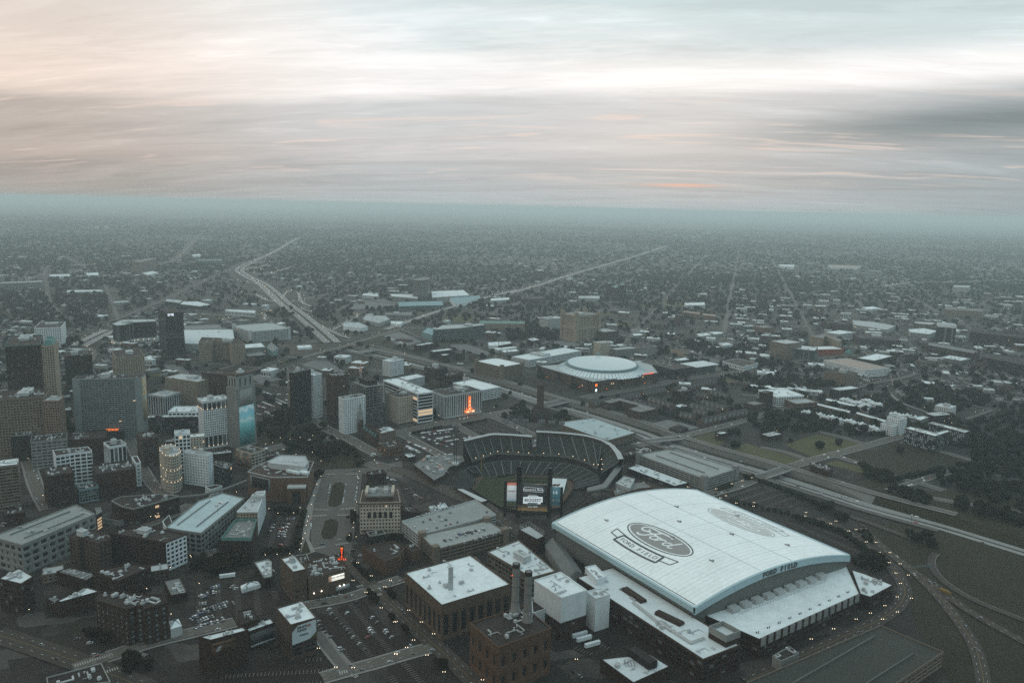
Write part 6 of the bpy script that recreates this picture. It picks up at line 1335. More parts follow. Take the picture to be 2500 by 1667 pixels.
    if k.get('wing'):
        f=frontedge(L,c); d=(f[3]-f[2]).normalized()
        for q_ in (-.2,.25):
            b=MB(); P_=[]
            for i in range(9): t=-1+i/4; P_.append((d.x*(q_*sz+t*sz*.28),d.y*(q_*sz+t*sz*.28),h+2+5*(1-t*t)))
            for a1,b1 in zip(P_,P_[1:]): b.bar(a1,b1,.9)
            b.build('crown_arc','pale',root)
# ------------------------------------------------------------------ ground with the sunken freeway cut out
FAR=[Vector(p[:2]) for p in LM['fw_far']]
def offs(line,d):
    out=[]
    for i,p in enumerate(line):
        a=line[max(0,i-1)]; b=line[min(len(line)-1,i+1)]; t=(b-a).normalized(); n=Vector((-t.y,t.x))
        if n.y>0: n=-n
        out.append(p+n*d)
    return out
NEAR=offs(FAR,54); DEP=-7.0
hole=[(p.x,p.y) for p in FAR]+[(p.x,p.y) for p in reversed(NEAR)]
bowl=[p[:2] for p in LM['com_hole']]
from mathutils.geometry import delaunay_2d_cdt
def ground():
    pts=[]; edges=[]
    def ring(r):
        s=len(pts); pts.extend([Vector((float(p[0]),float(p[1]))) for p in r]); edges.extend([(s+i,s+(i+1)%len(r)) for i in range(len(r))])
    G=60000; ring([(-G,-3000),(G,-3000),(G,G),(-G,G)]); ring(hole); ring(bowl)
    v,e,f,_,_,_=delaunay_2d_cdt(pts,edges,[],0,1e-4)
    F=[]
    for q in f:
        cx=sum(v[i].x for i in q)/len(q); cy_=sum(v[i].y for i in q)/len(q)
        if inpoly(hole,cx,cy_) or inpoly(bowl,cx,cy_): continue
        F.append(tuple(q))
    me=bpy.data.meshes.new('ground'); me.from_pydata([(p.x,p.y,0) for p in v],[],F); me.materials.append(MAT['ground'])
    if me.polygons[0].normal.z<0: me.flip_normals()
    tag(link('ground',me),kind='structure')
ground()
ZL=[.03]
def sheet(name,pts,mat,z=None):
    if z is None: ZL[0]+=.006; z=ZL[0]
    HB=[(min(p[i] for p in hole),max(p[i] for p in hole)) for i in (0,1)]
    if all(min(p[i] for p in pts)<HB[i][1] and max(p[i] for p in pts)>HB[i][0] for i in (0,1)):
        vs=[Vector(p[:2]) for p in pts]+[Vector(p) for p in hole]; n0=len(pts); n1_=len(hole)
        v,e,f,_,_,_=delaunay_2d_cdt(vs,[(i,(i+1)%n0) for i in range(n0)]+[(n0+i,n0+(i+1)%n1_) for i in range(n1_)],[],0,1e-4); V=[(p.x,p.y,z) for p in v]; tri=[]
        for q in f:
            cx=sum(v[i].x for i in q)/len(q); cy_=sum(v[i].y for i in q)/len(q)
            if inpoly(pts,cx,cy_) and not inpoly(hole,cx,cy_): tri.append(tuple(q))
    else: V=[(p[0],p[1],z) for p in pts]; tri=[tuple(t) for t in tessellate_polygon([[Vector((p[0],p[1],0)) for p in pts]])]
    if not tri: return None
    me=bpy.data.meshes.new(name); me.from_pydata(V,[],tri); me.materials.append(MAT[mat])
    me.update()
    if len(me.polygons) and me.polygons[0].normal.z<0: me.flip_normals()
    return tag(link(name,me),kind='structure')
PNAME=dict(grass='lawn',grass2='lawn',lot='paved_lot',lotd='parking_lot',dirt='bare_earth',road='street',walk='pavement')
PATCHP=[]
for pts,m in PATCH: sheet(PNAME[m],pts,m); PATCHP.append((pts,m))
def strip(name,line,w,mat,z=None,kind='structure'):
    if z is None: ZL[0]+=.006; z=ZL[0]
    P=[Vector(p) for p in line]
    # smooth the polyline
    for _ in range(2):
        Q=[P[0]]
        for a,b in zip(P,P[1:]): Q+= [a.lerp(b,.25),a.lerp(b,.75)]
        P=Q+[P[-1]]
    V=[]
    for i,p in enumerate(P):
        a=P[max(0,i-1)]; b=P[min(len(P)-1,i+1)]; t=(b-a); t.normalize(); n=Vector((-t.y,t.x)); V+= [(p.x+n.x*w/2,p.y+n.y*w/2,z),(p.x-n.x*w/2,p.y-n.y*w/2,z)]
    F=[(2*i+1,2*i+3,2*i+2,2*i) for i in range(len(P)-1)]
    me=bpy.data.meshes.new(name); me.from_pydata(V,[],F); me.materials.append(MAT[mat]); 
    return tag(link(name,me),kind=kind),P
def dashes(name,P,off,mat,z,ln=3,gap=9,wd=.22,parent=None):
    b=MB(); acc=0
    for a,c in zip(P,P[1:]):
        d=(c-a); L_=d.length
        if L_<.01: continue
        d/=L_; n=Vector((-d.y,d.x)); s=-acc
        while s<L_:
            s0=max(s,0); s1=min(s+ln,L_)
            if s1>s0: p=a+d*s0+n*off; q=a+d*s1+n*off; b.quad((p.x-n.x*wd,p.y-n.y*wd,z),(q.x-n.x*wd,q.y-n.y*wd,z),(q.x+n.x*wd,q.y+n.y*wd,z),(p.x+n.x*wd,p.y+n.y*wd,z))
            s+=ln+gap
        acc=(acc+L_)%(ln+gap)
    if b.f: tag(b.build(name,mat,parent),kind='structure' if parent is None else None)
ROADP=[]
for line,w_,m in ROADS:
    near=min(math.hypot(*p) for p in line)<1500
    if near and m not in('lane','road_vignette') and w_>=8: strip('pavement',line,w_+5,'walk')
for line,w_,m in ROADS:
    near=min(math.hypot(*p) for p in line)<1300
    if m=='lane' and w_>=36:      # divided freeway: two carriageways and a grass median
        strip('road_verge',line,w_+14,'grass')
        for s_ in (-1,1):
            Lq=[]
            for i,p in enumerate(line):
                a=Vector(line[max(0,i-1)]); b=Vector(line[min(len(line)-1,i+1)]); t=(b-a).normalized(); Lq.append((p[0]-t.y*s_*w_*.29,p[1]+t.x*s_*w_*.29))
            o,P=strip('road',Lq,w_*.4,m); ZL[0]+=.006; dashes('lane_marking',P,0,'concrete',ZL[0],30,12,.4)
        ROADP.append((P,w_+14,m)); continue
    o,P=strip('road' if m!='walk' else 'footpath',line,w_,m); ROADP.append((P,w_,m))
    if near and w_>=10:
        ZL[0]+=.006; dashes('lane_marking',P,0,'yellow' if m!='lane' else 'paint',ZL[0],40,.5,.14); dashes('lane_marking',P,w_/4,'paint',ZL[0]); dashes('lane_marking',P,-w_/4,'paint',ZL[0])
    elif near: ZL[0]+=.006; dashes('lane_marking',P,w_/2-.7,'paint',ZL[0],60,.2,.12)
# freeway floor, retaining walls, carriageways
def freeway():
    fi=offs(FAR,1.0); ni=offs(FAR,53.0)
    iw=10  # where retaining walls give way to grass banks
    b=MB(); g=MB(); 
    fl=offs(FAR,1.5); fr=offs(FAR,52.5)
    bank=[max(0,(i-9)*8) for i in range(len(FAR))]
    fa=[p+(q-p).normalized()*min(bank[i],14) for i,(p,q) in enumerate(zip(fl,fr))]; fb=[q+(p-q).normalized()*min(bank[i]*.6,8) for i,(p,q) in enumerate(zip(fl,fr))]
    fv=MB()
    for i in range(len(FAR)-1):
        fv.quad((fa[i].x,fa[i].y,DEP),(fb[i].x,fb[i].y,DEP),(fb[i+1].x,fb[i+1].y,DEP),(fa[i+1].x,fa[i+1].y,DEP))
        t=b if i<10 else g
        t.quad((FAR[i].x,FAR[i].y,0),(fa[i].x,fa[i].y,DEP),(fa[i+1].x,fa[i+1].y,DEP),(FAR[i+1].x,FAR[i+1].y,0)); t.quad((fb[i].x,fb[i].y,DEP),(NEAR[i].x,NEAR[i].y,0),(NEAR[i+1].x,NEAR[i+1].y,0),(fb[i+1].x,fb[i+1].y,DEP))
    tag(fv.build('freeway_floor','grass'),kind='structure'); tag(b.build('retaining_wall','concrete'),kind='structure'); tag(g.build('grass_bank','grass'),kind='structure')
    for e in ((FAR[0],NEAR[0],fa[0],fb[0]),):
        q=MB(); q.quad((e[0].x,e[0].y,0),(e[1].x,e[1].y,0),(e[3].x,e[3].y,DEP),(e[2].x,e[2].y,DEP)); tag(q.build('retaining_wall','concrete'),kind='structure')
    z=DEP+.05
    for c,w2 in ((17,15),(35.5,15),(48,5)):
        o,P=strip('road',[(p.x,p.y) for p in offs(FAR,c)],w2,'lane',z); z+=.01
        if w2>8:
            for k in (-3.7,0,3.7): dashes('lane_marking',P,k,'paint',z,3,9,.16); z+=.01
        dashes('lane_marking',P,w2/2-.6,'paint',z,80,.1,.14); dashes('lane_marking',P,-w2/2+.6,'paint',z,80,.1,.14); z+=.01
    # median barrier
    L_=offs(FAR,26.5); q=MB()
    for a,c in zip(L_,L_[1:]):
        d=c-a; q.box(((a.x+c.x)/2,(a.y+c.y)/2,DEP+.5),(d.length,.5,1.0),math.atan2(d.y,d.x))
    tag(q.build('median_barrier','concrete'),kind='structure')
    for side in (0,54):   # coping on the trench edge and service drives
        L_=offs(FAR[:11],side)
        q=MB()
        for a,c in zip(L_,L_[1:]): d=c-a; q.box(((a.x+c.x)/2,(a.y+c.y)/2,.5),(d.length,.4,1.0),math.atan2(d.y,d.x))
        tag(q.build('trench_parapet','concrete'),kind='structure')
    strip('pavement',[(p.x,p.y) for p in offs(FAR[:12],-9)],14,'walk'); strip('road',[(p.x,p.y) for p in offs(FAR[:12],-9)],9,'road')
    strip('road',[(p.x,p.y) for p in offs(FAR[:12],62)],9,'road')
freeway()
def fwpoint(p):
    best=None
    for i in range(len(FAR)-1):
        a,c=FAR[i],FAR[i+1]; t=max(0,min(1,(Vector(p)-a).dot(c-a)/(c-a).length_squared)); q=a.lerp(c,t); d=(q-Vector(p)).length
        if best is None or d<best[0]: best=(d,q,(c-a).normalized())
    return best
BL=['bridge with railings carrying the main avenue over the freeway beside the arena','bridge over the freeway left of the ballpark garages','bridge with fenced railings over the freeway beside the football stadium','bridge over the freeway near the church spire on the avenue']
for p,lab in zip(LM['bridges'],BL):
    d,q,t=fwpoint(p[:2]); n=Vector((-t.y,t.x)); n=-n if n.y>0 else n
    root=empty('bridge',(q.x,q.y,0),lab,'bridge'); ang=math.atan2(n.y,n.x); c=n*27; w2=24 if 'main' in lab else 17
    b=MB(); b.box((c.x,c.y,-.3),(70,w2,1.2),ang); b.build('deck','concrete',root); b=MB(); b.box((c.x,c.y,.34),(74,w2-6,.06),ang); b.build('roadway','road',root)
    for s in (-1,1):
        b=MB(); e=c+t*(w2/2-.3)*s; b.box((e.x,e.y,.9),(66,.3,1.2),ang); 
        for i in range(-8,9): f=e+n*(i*4); b.bar((f.x,f.y,1.4),(f.x,f.y,2.6),.08)
        b.bar((e.x-n.x*33,e.y-n.y*33,2.6),(e.x+n.x*33,e.y+n.y*33,2.6),.07); b.build('railing','steelw',root)
    for k in (2,26.5,52):
        b=MB(); e=n*k; b.box((e.x,e.y,DEP/2-.5),(1.2,w2-2,-DEP-.9),ang); b.build('pier','concrete',root)
def bridge_simple(a,b_,w2,lab):
    a=Vector(a[:2]); b_=Vector(b_[:2]); c=(a+b_)/2; d=b_-a; root=empty('bridge',(c.x,c.y,0),lab,'bridge'); q=MB(); q.box((0,0,5.5),(d.length,w2,1.3),math.atan2(d.y,d.x)); q.build('deck','concrete',root)
    for s in (-.3,0,.3): q=MB(); q.box((d.x*s,d.y*s,2.4),(1.4,w2-2,4.9),math.atan2(d.y,d.x)); q.build('pier','concrete',root)
    t=d.normalized(); n=Vector((-t.y,t.x))
    for s in (-1,1): q=MB(); e=n*(w2/2-.2)*s; q.box((e.x,e.y,6.7),(d.length,.3,1.1),math.atan2(d.y,d.x)); q.build('railing','concrete',root)
# ------------------------------------------------------------------ buildings
for n_,l_,p_,h_,k_ in BUILD: building(n_,l_,p_,h_,k_)
# ------------------------------------------------------------------ football stadium with the arched white roof
def stadium():
    S,W,Nn,E=[Vector(p) for p in LM['ff_roof']]
    o=Vector((S.x,S.y,0)); U=Vector((E.x-S.x,E.y-S.y,0)); Vv=Vector((W.x-S.x,W.y-S.y,0)); lu,lv=U.length,Vv.length; U.normalize(); Vv=Vector((-U.y,U.x,0))*(1 if Vector((-U.y,U.x,0)).dot(Vv)>0 else -1)
    root=empty('football_stadium',o,'domed football stadium with a white arched roof marked with oval logos','stadium')
    Z0,RISE=30.0,13.0
    def zr(u): return Z0+RISE*(1-(2*u/lu-1)**2)
    def sp(u,v,d=0): p=U*u+Vv*v; return (p.x,p.y,zr(u)+d)
    def gp(u,v,z): p=U*u+Vv*v; return (p.x,p.y,z)
    nu,nv=40,4; V=[sp(lu*i/nu,lv*j/nv) for i in range(nu+1) for j in range(nv+1)]; F=[(i*(nv+1)+j,(i+1)*(nv+1)+j,(i+1)*(nv+1)+j+1,i*(nv+1)+j+1) for i in range(nu) for j in range(nv)]
    AR=npmesh('arched_roof',V,F,'ffroof',root,True)
    b=MB(); w=MB()
    FH=6.0
    for v,s in ((0,-1),(lv,1)):
        for i in range(nu):
            u0,u1=lu*i/nu,lu*(i+1)/nu
            b.quad(gp(u0,v+s*1.2,zr(u0)+.3),gp(u1,v+s*1.2,zr(u1)+.3),gp(u1,v+s*1.2,zr(u1)-FH),gp(u0,v+s*1.2,zr(u0)-FH)); b.quad(sp(u0,v-s*1,.32),sp(u1,v-s*1,.32),gp(u1,v+s*1.2,zr(u1)+.3),gp(u0,v+s*1.2,zr(u0)+.3))
            b.quad(gp(u0,v+s*1.2,zr(u0)-FH),gp(u1,v+s*1.2,zr(u1)-FH),gp(u1,v-s*2.5,zr(u1)-FH),gp(u0,v-s*2.5,zr(u0)-FH)); w.quad(gp(u0,v-s*2.5,zr(u0)-FH+.1),gp(u1,v-s*2.5,zr(u1)-FH+.1),gp(u1,v-s*2.5,6),gp(u0,v-s*2.5,6))
    for u,s in ((0,-1),(lu,1)):
        b.quad(gp(u+s*1.2,0,Z0+.6),gp(u+s*1.2,lv,Z0+.6),gp(u+s*1.2,lv,Z0-4),gp(u+s*1.2,0,Z0-4)); b.quad(gp(u+s*1.2,0,Z0+.6),gp(u-s*1.6,0,Z0+.6),gp(u-s*1.6,lv,Z0+.6),gp(u+s*1.2,lv,Z0+.6)); b.quad(gp(u-s*1.6,0,Z0+.6),gp(u-s*1.6,0,Z0),gp(u-s*1.6,lv,Z0),gp(u-s*1.6,lv,Z0+.6)); b.quad(gp(u+s*1.2,0,Z0-4),gp(u-s*2.5,0,Z0-4),gp(u-s*2.5,lv,Z0-4),gp(u+s*1.2,lv,Z0-4)); w.quad(gp(u-s*2.5,2.5,Z0-3.9),gp(u-s*2.5,lv-2.5,Z0-3.9),gp(u-s*2.5,lv-2.5,6),gp(u-s*2.5,2.5,6))
    b.build('roof_fascia','fffascia',root); w.build('upper_wall','ffwall',root)
    # wall panel joints as proud ribs on the south and west walls
    q=MB()
    for i in range(1,26): u=lu*i/26; p=gp(u,2.38,0); q.box((p[0],p[1],(zr(u)-FH+8)/2),(.16,.2,zr(u)-FH-8),math.atan2(U.y,U.x))
    for i in range(1,30): p=gp(2.38,lv*i/30,0); q.box((p[0],p[1],17),(.2,.16,18),math.atan2(U.y,U.x))
    for zz in (13,19,25): 
        for (a,c) in ((gp(2,2.38,zz),gp(lu-2,2.38,zz)),): q.bar(a,c,.09)
    tag(q.build('wall_joints','pale2',root),kind='stuff')
    # roof seams
    def ribbon(name,line,wd,mat,d=.10,closed=False):
        bb=MB(); n=len(line)
        for i in range(n if closed else n-1):
            a=Vector(line[i]); c=Vector(line[(i+1)%n]); t=(c-a)
            if t.length<1e-4: continue
            t.normalize(); nn=Vector((-t.y,t.x))*wd/2; bb.quad(sp(a.x-nn.x,a.y-nn.y,d),sp(c.x-nn.x,c.y-nn.y,d),sp(c.x+nn.x,c.y+nn.y,d),sp(a.x+nn.x,a.y+nn.y,d))
        return bb.build(name,mat,AR)
    def seg(a,c,n=20): return [(a[0]+(c[0]-a[0])*i/n,a[1]+(c[1]-a[1])*i/n) for i in range(n+1)]
    for k in range(1,8): ribbon('roof_seam',seg((2,lv*k/8),(lu-2,lv*k/8),40),.38,'seam',.10)
    for k in range(1,40):
        if k%5: ribbon('membrane_joint',seg((3,lv*k/40),(lu-3,lv*k/40),30),.12,'seam',.09)
    for (u,v) in ((60,40),(64,95),(118,70),(122,150),(150,30),(40,165),(95,118),(170,110)):
        b2=MB(); p=sp(u,v,.4); b2.box(p,(1.2,5,.5),math.atan2(U.y,U.x)); b2.box((p[0]+2,p[1]+1,p[2]),(.6,2,.5),math.atan2(U.y,U.x)); b2.build('roof_hatch','unitd',AR)
    for k in (.30,.5): ribbon('roof_seam',seg((lu*k+20,2),(lu*k+20,lv-2),10),.6,'seam',.12)
    ribbon('gutter_line',seg((3.2,2),(3.2,lv-2),10),.8,'ink',.08)
    # logos: local logo frame (x along -v, y along +u) centred at (uc,vc)
    def inv(p): d=Vector((p[0],p[1],0))-o; return d.dot(U),d.dot(Vv)
    lg=[inv(p) for p in LM['ff_logo']]
    for (c,e0,e1,rot) in ((lg[0],lg[1],lg[2],1),(lg[3],lg[4],lg[5],-1)):
        uc,vc=c; A=abs(e0[1]-e1[1])/2; B=A*.40; m1,m2=('ink','inkg')
        m2='inkg' if rot>0 else 'inkl'
        if rot<0: m1='inkl'
        def loc(x,y): return (uc+rot*y,vc-rot*x)
        def oval(name,a0,b0,a1,b1,mat,d):
            bb=MB(); n=64; R=[0,.25,.5,.75,1]
            for i in range(n):
                t0,t1=2*math.pi*i/n,2*math.pi*(i+1)/n
                for r0,r1 in zip(R,R[1:]):
                    P=[]
                    for t,r in ((t0,r0),(t0,r1),(t1,r1),(t1,r0)): P.append(sp(*loc((a0+(a1-a0)*r)*math.cos(t),(b0+(b1-b0)*r)*math.sin(t)),d))
                    bb.quad(*P)
            return bb.build(name,mat,AR)
        oval('logo_ring',A-1.3,B-1.3,A,B,m1,.16); oval('logo_oval',0,0,A-3.2,B-3.2,m2,.14)
        # script strokes
        def stroke(pts,wd,d=.26,mat='ffroof'):
            P=[Vector(p) for p in pts]
            for _ in range(2):
                Q=[P[0]]
                for a,c2 in zip(P,P[1:]): Q+=[a.lerp(c2,.25),a.lerp(c2,.75)]
                P=Q+[P[-1]]
            ribbon('script_stroke',[loc(p.x*A,p.y*A) for p in P],wd*A,mat,d)
        k=.055
        stroke([(-.36,.07),(-.46,.02),(-.60,.00),(-.66,.10),(-.58,.20),(-.42,.235),(-.22,.215),(-.02,.235),(.16,.24),(.22,.20)],k)
        stroke([(-.48,.13),(-.40,.10),(-.46,.05)],k*.7)
        stroke([(-.14,.21),(-.24,.05),(-.36,-.16),(-.50,-.21),(-.56,-.15)],k)
        stroke([(-.36,.03),(-.22,.05),(-.10,.04)],k*.8)
        stroke([(-.06,.04),(-.17,.00),(-.21,-.09),(-.14,-.15),(-.04,-.11),(-.01,-.02),(-.07,.04),(.02,.02),(.06,.03)],k*.85)
        stroke([(.08,.05),(.03,-.06),(-.01,-.15)],k*.85); stroke([(.02,-.07),(.10,.02),(.18,.045),(.20,.01)],k*.8)
        stroke([(.38,.03),(.27,.02),(.21,-.06),(.24,-.14),(.33,-.12),(.40,-.02),(.52,.22)],k*.85); stroke([(.50,.20),(.42,.02),(.38,-.11),(.44,-.145),(.52,-.09)],k*.85)
        # banner under the oval
        yb=-B-.235*A
        def bp(x,y,s=1): return loc(x*A, yb+ y*A - .10*A*(x*x)*-0.0 + .09*A*(x*x-.0))
        def bl_(pts,wd): 
            P=[]
            for a,c2 in zip(pts,pts[1:]): P+= [(a[0]+(c2[0]-a[0])*i/10,a[1]+(c2[1]-a[1])*i/10) for i in range(11)]
            ribbon('banner_outline',[bp(*p) for p in P],wd*A,m1,.18)
        bl_([(-.66,.13),(.66,.13)],.055); bl_([(-.70,-.15),(.70,-.15)],.055); bl_([(-.66,.13),(-.70,-.15)],.055); bl_([(.66,.13),(.70,-.15)],.055)
        bl_([(-.62,.15),(-1.02,.16),(-.98,-.04),(-.70,-.04)],.028); bl_([(.62,.15),(1.02,.16),(.98,-.04),(.70,-.04)],.028)
        for i,chh in enumerate('FORD FIELD'):
            if chh==' ': continue
            x=-.545+i*.121; t=text(chh,.165*A,m1,None,ext=0); me=t.data; bpy.data.objects.remove(t)
            for vv in me.vertices: vv.co=sp(*bp(x+vv.co.x/A,-.012+vv.co.y/A),.22)
            me.name='banner_letter'; link('banner_letter',me,AR)
    # FORD FIELD on the south fascia
    word='FORD FIELD'; s0=lu*.40
    for i,chh in enumerate(word):
        if chh==' ': continue
        u=s0+i*4.6; sl=(zr(u+1)-zr(u-1))/2; t=text(chh,6.0,'ink',root,name='fascia_letter',ext=.15,bold=.3); p=gp(u,-1.6,zr(u)-FH/2+.2); t.matrix_local=face_matrix(p,U+Vector((0,0,sl)),Vector((0,0,1))-U*sl)
    return root,U,Vv,lu,lv,zr
FF,FU,FV,LU,LV,ZR=stadium()
def ff_lower():
    # south terrace
    a,b_,c,d=[Vector(p) for p in LM['ff_south']]; o=Vector(LM['ff_roof'][0])
    pts=[(q.x,q.y) for q in (a,b_,c,d)]
    if area(pts)<0: pts=pts[::-1]
    r=building('stadium_terrace','low stadium terrace with a row of white rooftop units along the arched end wall',pts,17,dict(wall='brown',roof='r_white'[2:],units=0,bay=6,fl=5,wf=.7,hf=.5),'stadium')
    ctr=r.location
    p0,p1=[Vector(p) for p in LM['ff_units']]; ang=math.atan2(FU.y,FU.x)
    for i in range(9):
        p=p0.lerp(p1,i/8)-ctr; q=MB(); q.box((p.x,p.y,19),(9,6.5,4),ang); q.box((p.x,p.y,21.1),(9.3,6.8,.3),ang); 
        for k in (-3,-1,1,3): q.box((p.x+FU.x*k-FV.x*3.3,p.y+FU.y*k-FV.y*3.3,18.8),(1.2,.2,2.6),ang)
        q.build('air_handler','unit',r)
    q=MB()
    for k in range(34):
        p=p0.lerp(p1,k/33)-ctr-FV*6.5; q.bar((p.x,p.y,17),(p.x,p.y,18.6),.12)
    a0=p0-ctr-FV*6.5; a1=p1-ctr-FV*6.5; q.bar((a0.x,a0.y,18.5),(a1.x,a1.y,18.5),.12); q.build('roof_walkway','steel',r)
    A=Vector((a.x,a.y)); B=Vector((b_.x,b_.y)); d2=(B-A).normalized(); n=Vector((d2.y,-d2.x)); n=n if n.dot(-A)>0 else -n
    for i in range(15):
        m=A.lerp(B,(i+.5)/15)+n*.6-Vector(ctr[:2]); q=MB(); q.box((m.x,m.y,14.6),((B-A).length/15*.62,.5,7.2),math.atan2(d2.y,d2.x)); q.build('facade_screen','pale2',r)
    for i in range(10):
        m=A.lerp(B,(i+.5)/10)-n*8-Vector(ctr[:2]); q=MB(); q.box((m.x,m.y,17.5),(.9,.9,1.2)); q.bar((m.x+1.5,m.y,17),(m.x+1.5,m.y,19),.35); q.build('roof_vent','steel',r)
    # west warehouse wing
    a,b_,c=[Vector(p) for p in LM['ff_west']]; S0=Vector(LM['ff_roof'][0]); v=FU*(2.4-(b_-S0).dot(FU)); v2=FU*(2.4-(a-S0).dot(FU)); pts=[(q.x,q.y) for q in (a,b_,b_+v,a+v2)]
    if area(pts)<0: pts=pts[::-1]
    r=building('stadium_warehouse','old warehouse wing of the stadium with white roof, pipes and dark skylights',pts,20,dict(wall='brown',roof='white',cap='brown2',units=8,bay=7,fl=4.6,wf=.72,hf=.6),'stadium')
    ctr=r.location; ang=math.atan2(FV.y,FV.x)
    for i in (0,2):
        p,q_=[Vector(x)-ctr for x in LM['ff_sky'][i:i+2]]; m=(p+q_)/2; ln=(q_-p).length; d3=(q_-p).normalized(); nn=Vector((-d3.y,d3.x,0)); q=MB()
        for (s,z0,z1) in ((-3.4,20,22.4),(3.4,20,22.4)): pass
        e=[(-3.6,20),(-2.6,22.6),(2.6,22.6),(3.6,20)]
        for (x0,zz0),(x1,zz1) in zip(e,e[1:]): q.quad(tuple((p+nn*x0).to_2d())+(zz0,),tuple((q_+nn*x0).to_2d())+(zz0,),tuple((q_+nn*x1).to_2d())+(zz1,),tuple((p+nn*x1).to_2d())+(zz1,))
        q.poly([tuple((p+nn*x).to_2d())+(z,) for x,z in e]); q.poly([tuple((q_+nn*x).to_2d())+(z,) for x,z in reversed(e)]); q.build('long_skylight','brown',r)
    L_=[Vector(x)-ctr for x in LM['ff_pipes']]
    for k in range(4):
        q=MB()
        for p,s in zip(L_,L_[1:]): nn=(s-p).normalized(); nn=Vector((-nn.y,nn.x,0))*(k*.8); q.bar(p+nn,s+nn,.28,0,6)
        q.build('roof_pipe','steelw' if k%2 else 'unit',r)
    a,b_,c=[Vector(p) for p in LM['ff_tower']]; pts=[(q.x,q.y) for q in (a,b_,c,a+c-b_)]
    if area(pts)<0: pts=pts[::-1]
    r=building('corner_tower','square stadium corner tower with an open roof screen',pts,26,dict(wall='brown',roof='white',units=0,bay=6,fl=20,wf=.3,hf=.5,cap='pale2',capw=4),'tower')
    pts=[p[:2] for p in LM['ff_east']]
    if area(pts)<0: pts=pts[::-1]
    r=building('stadium_annex','low white-roofed annex at the far end of the stadium terrace',pts,12,dict(wall='brown',roof='white',units=9,bay=6,fl=5,wf=.8,hf=.4),'stadium')
    # gabled annex on the west
    a,b_,c=[Vector(p) for p in LM['annex']]; v=c-b_; d=b_-a; root=empty('gabled_annex',(b_.x,b_.y,0),'grey gabled annex hall against the stadium side','annex')
    h=10; P0=Vector((0,0,0)); P1=(a-b_); Vc=Vector((v.x,v.y,0))*.5
    q=MB(); R=[P0,P0+Vc,P0+Vc*.5]
    q.quad((0,0,0),(P1.x,P1.y,0),(P1.x,P1.y,h),(0,0,h)); q.quad((Vc.x,Vc.y,0),(0,0,0),(0,0,h),(Vc.x,Vc.y,h)); q.poly([(Vc.x,Vc.y,h),(0,0,h),(Vc.x*.5,Vc.y*.5,h+5)]); q.quad((P1.x+Vc.x,P1.y+Vc.y,0),(Vc.x,Vc.y,0),(Vc.x,Vc.y,h),(P1.x+Vc.x,P1.y+Vc.y,h)); q.build('wall','pale2',root)
    q=MB(); e=-.04
    q.quad((0,0,h),(P1.x,P1.y,h),(P1.x+Vc.x*.5,P1.y+Vc.y*.5,h+5.1),(Vc.x*.5,Vc.y*.5,h+5.1)); q.quad((Vc.x*.5,Vc.y*.5,h+5.1),(P1.x+Vc.x*.5,P1.y+Vc.y*.5,h+5.1),(P1.x+Vc.x,P1.y+Vc.y,h),(Vc.x,Vc.y,h)); q.build('gable_roof','r_pale2',root)
    q=MB()
    for i in range(40):
        t=i/39; p=P1*t; q.bar((p.x,p.y,h+.05),(p.x+Vc.x*.5,p.y+Vc.y*.5,h+5.15),.14); 
    tag(q.build('roof_ribs','pale2',root),kind='stuff')
ff_lower()
# ------------------------------------------------------------------ power plant stacks
for nm,lab,lo in (('stack1','left one of two tall grey smokestacks on the power plant',37),('stack2','right one of two tall grey smokestacks on the power plant',37)):
    bse=Vector(LM[nm][0]); hh=LM[nm][2]
    r=empty('smokestack',(bse.x,bse.y,0),lab,'chimney'); b=MB(); b.lathe((0,0,30),[(4.6,0),(4.4,8),(3.6,9),(3.1,16),(2.75,hh-.5),(2.75,hh)],18); b.build('shaft','concrete',r,True); b=MB(); b.lathe((0,0,30+hh-3),[(2.95,0),(2.95,3.1),(2.4,3.15),(2.4,1)],18); b.build('rim','dark',r)
    for k in (.35,.62,.8):
        b=MB(); b.lathe((0,0,30+hh*k),[(3.3,0),(3.3,.3)],14); b.build('platform_ring','steel',r)
    b=MB(); b.bar((3.0,-1,38),(2.7,-1,30+hh),.15); b.build('ladder','steel',r)
    if nm=='stack1': b=MB(); b.box((-2.9,-.8,30+hh*.8),(.8,.8,.8)); b.build('warning_light','e_red',r)
    if nm=='stack2':
        b=MB()
        for i in range(10): t=i*.63; b.box((3.9*math.cos(t),3.9*math.sin(t),42+(i%3)*1.5),(.5,.5,2.6),t)
        tag(b.build('antenna_panels','unit',r),kind='stuff')
p0,h2=Vector(LM['roofsign'][0]),LM['roofsign'][2]
r=empty('roof_fin',(p0.x,p0.y,31),'tall pale sign fin standing on the big white hall roof','sign'); b=MB(); b.box((0,0,h2/2+.5),(4.2,.5,h2),.25); b.build('panel','pale',r); b=MB()
for z in range(1,int(h2),2): b.bar((-1.5,.3,z),(-1.5,1.8,z+.8),.1); b.bar((1.5,.3,z),(1.5,1.8,z+.8),.1)
b.build('bracing','steel',r)
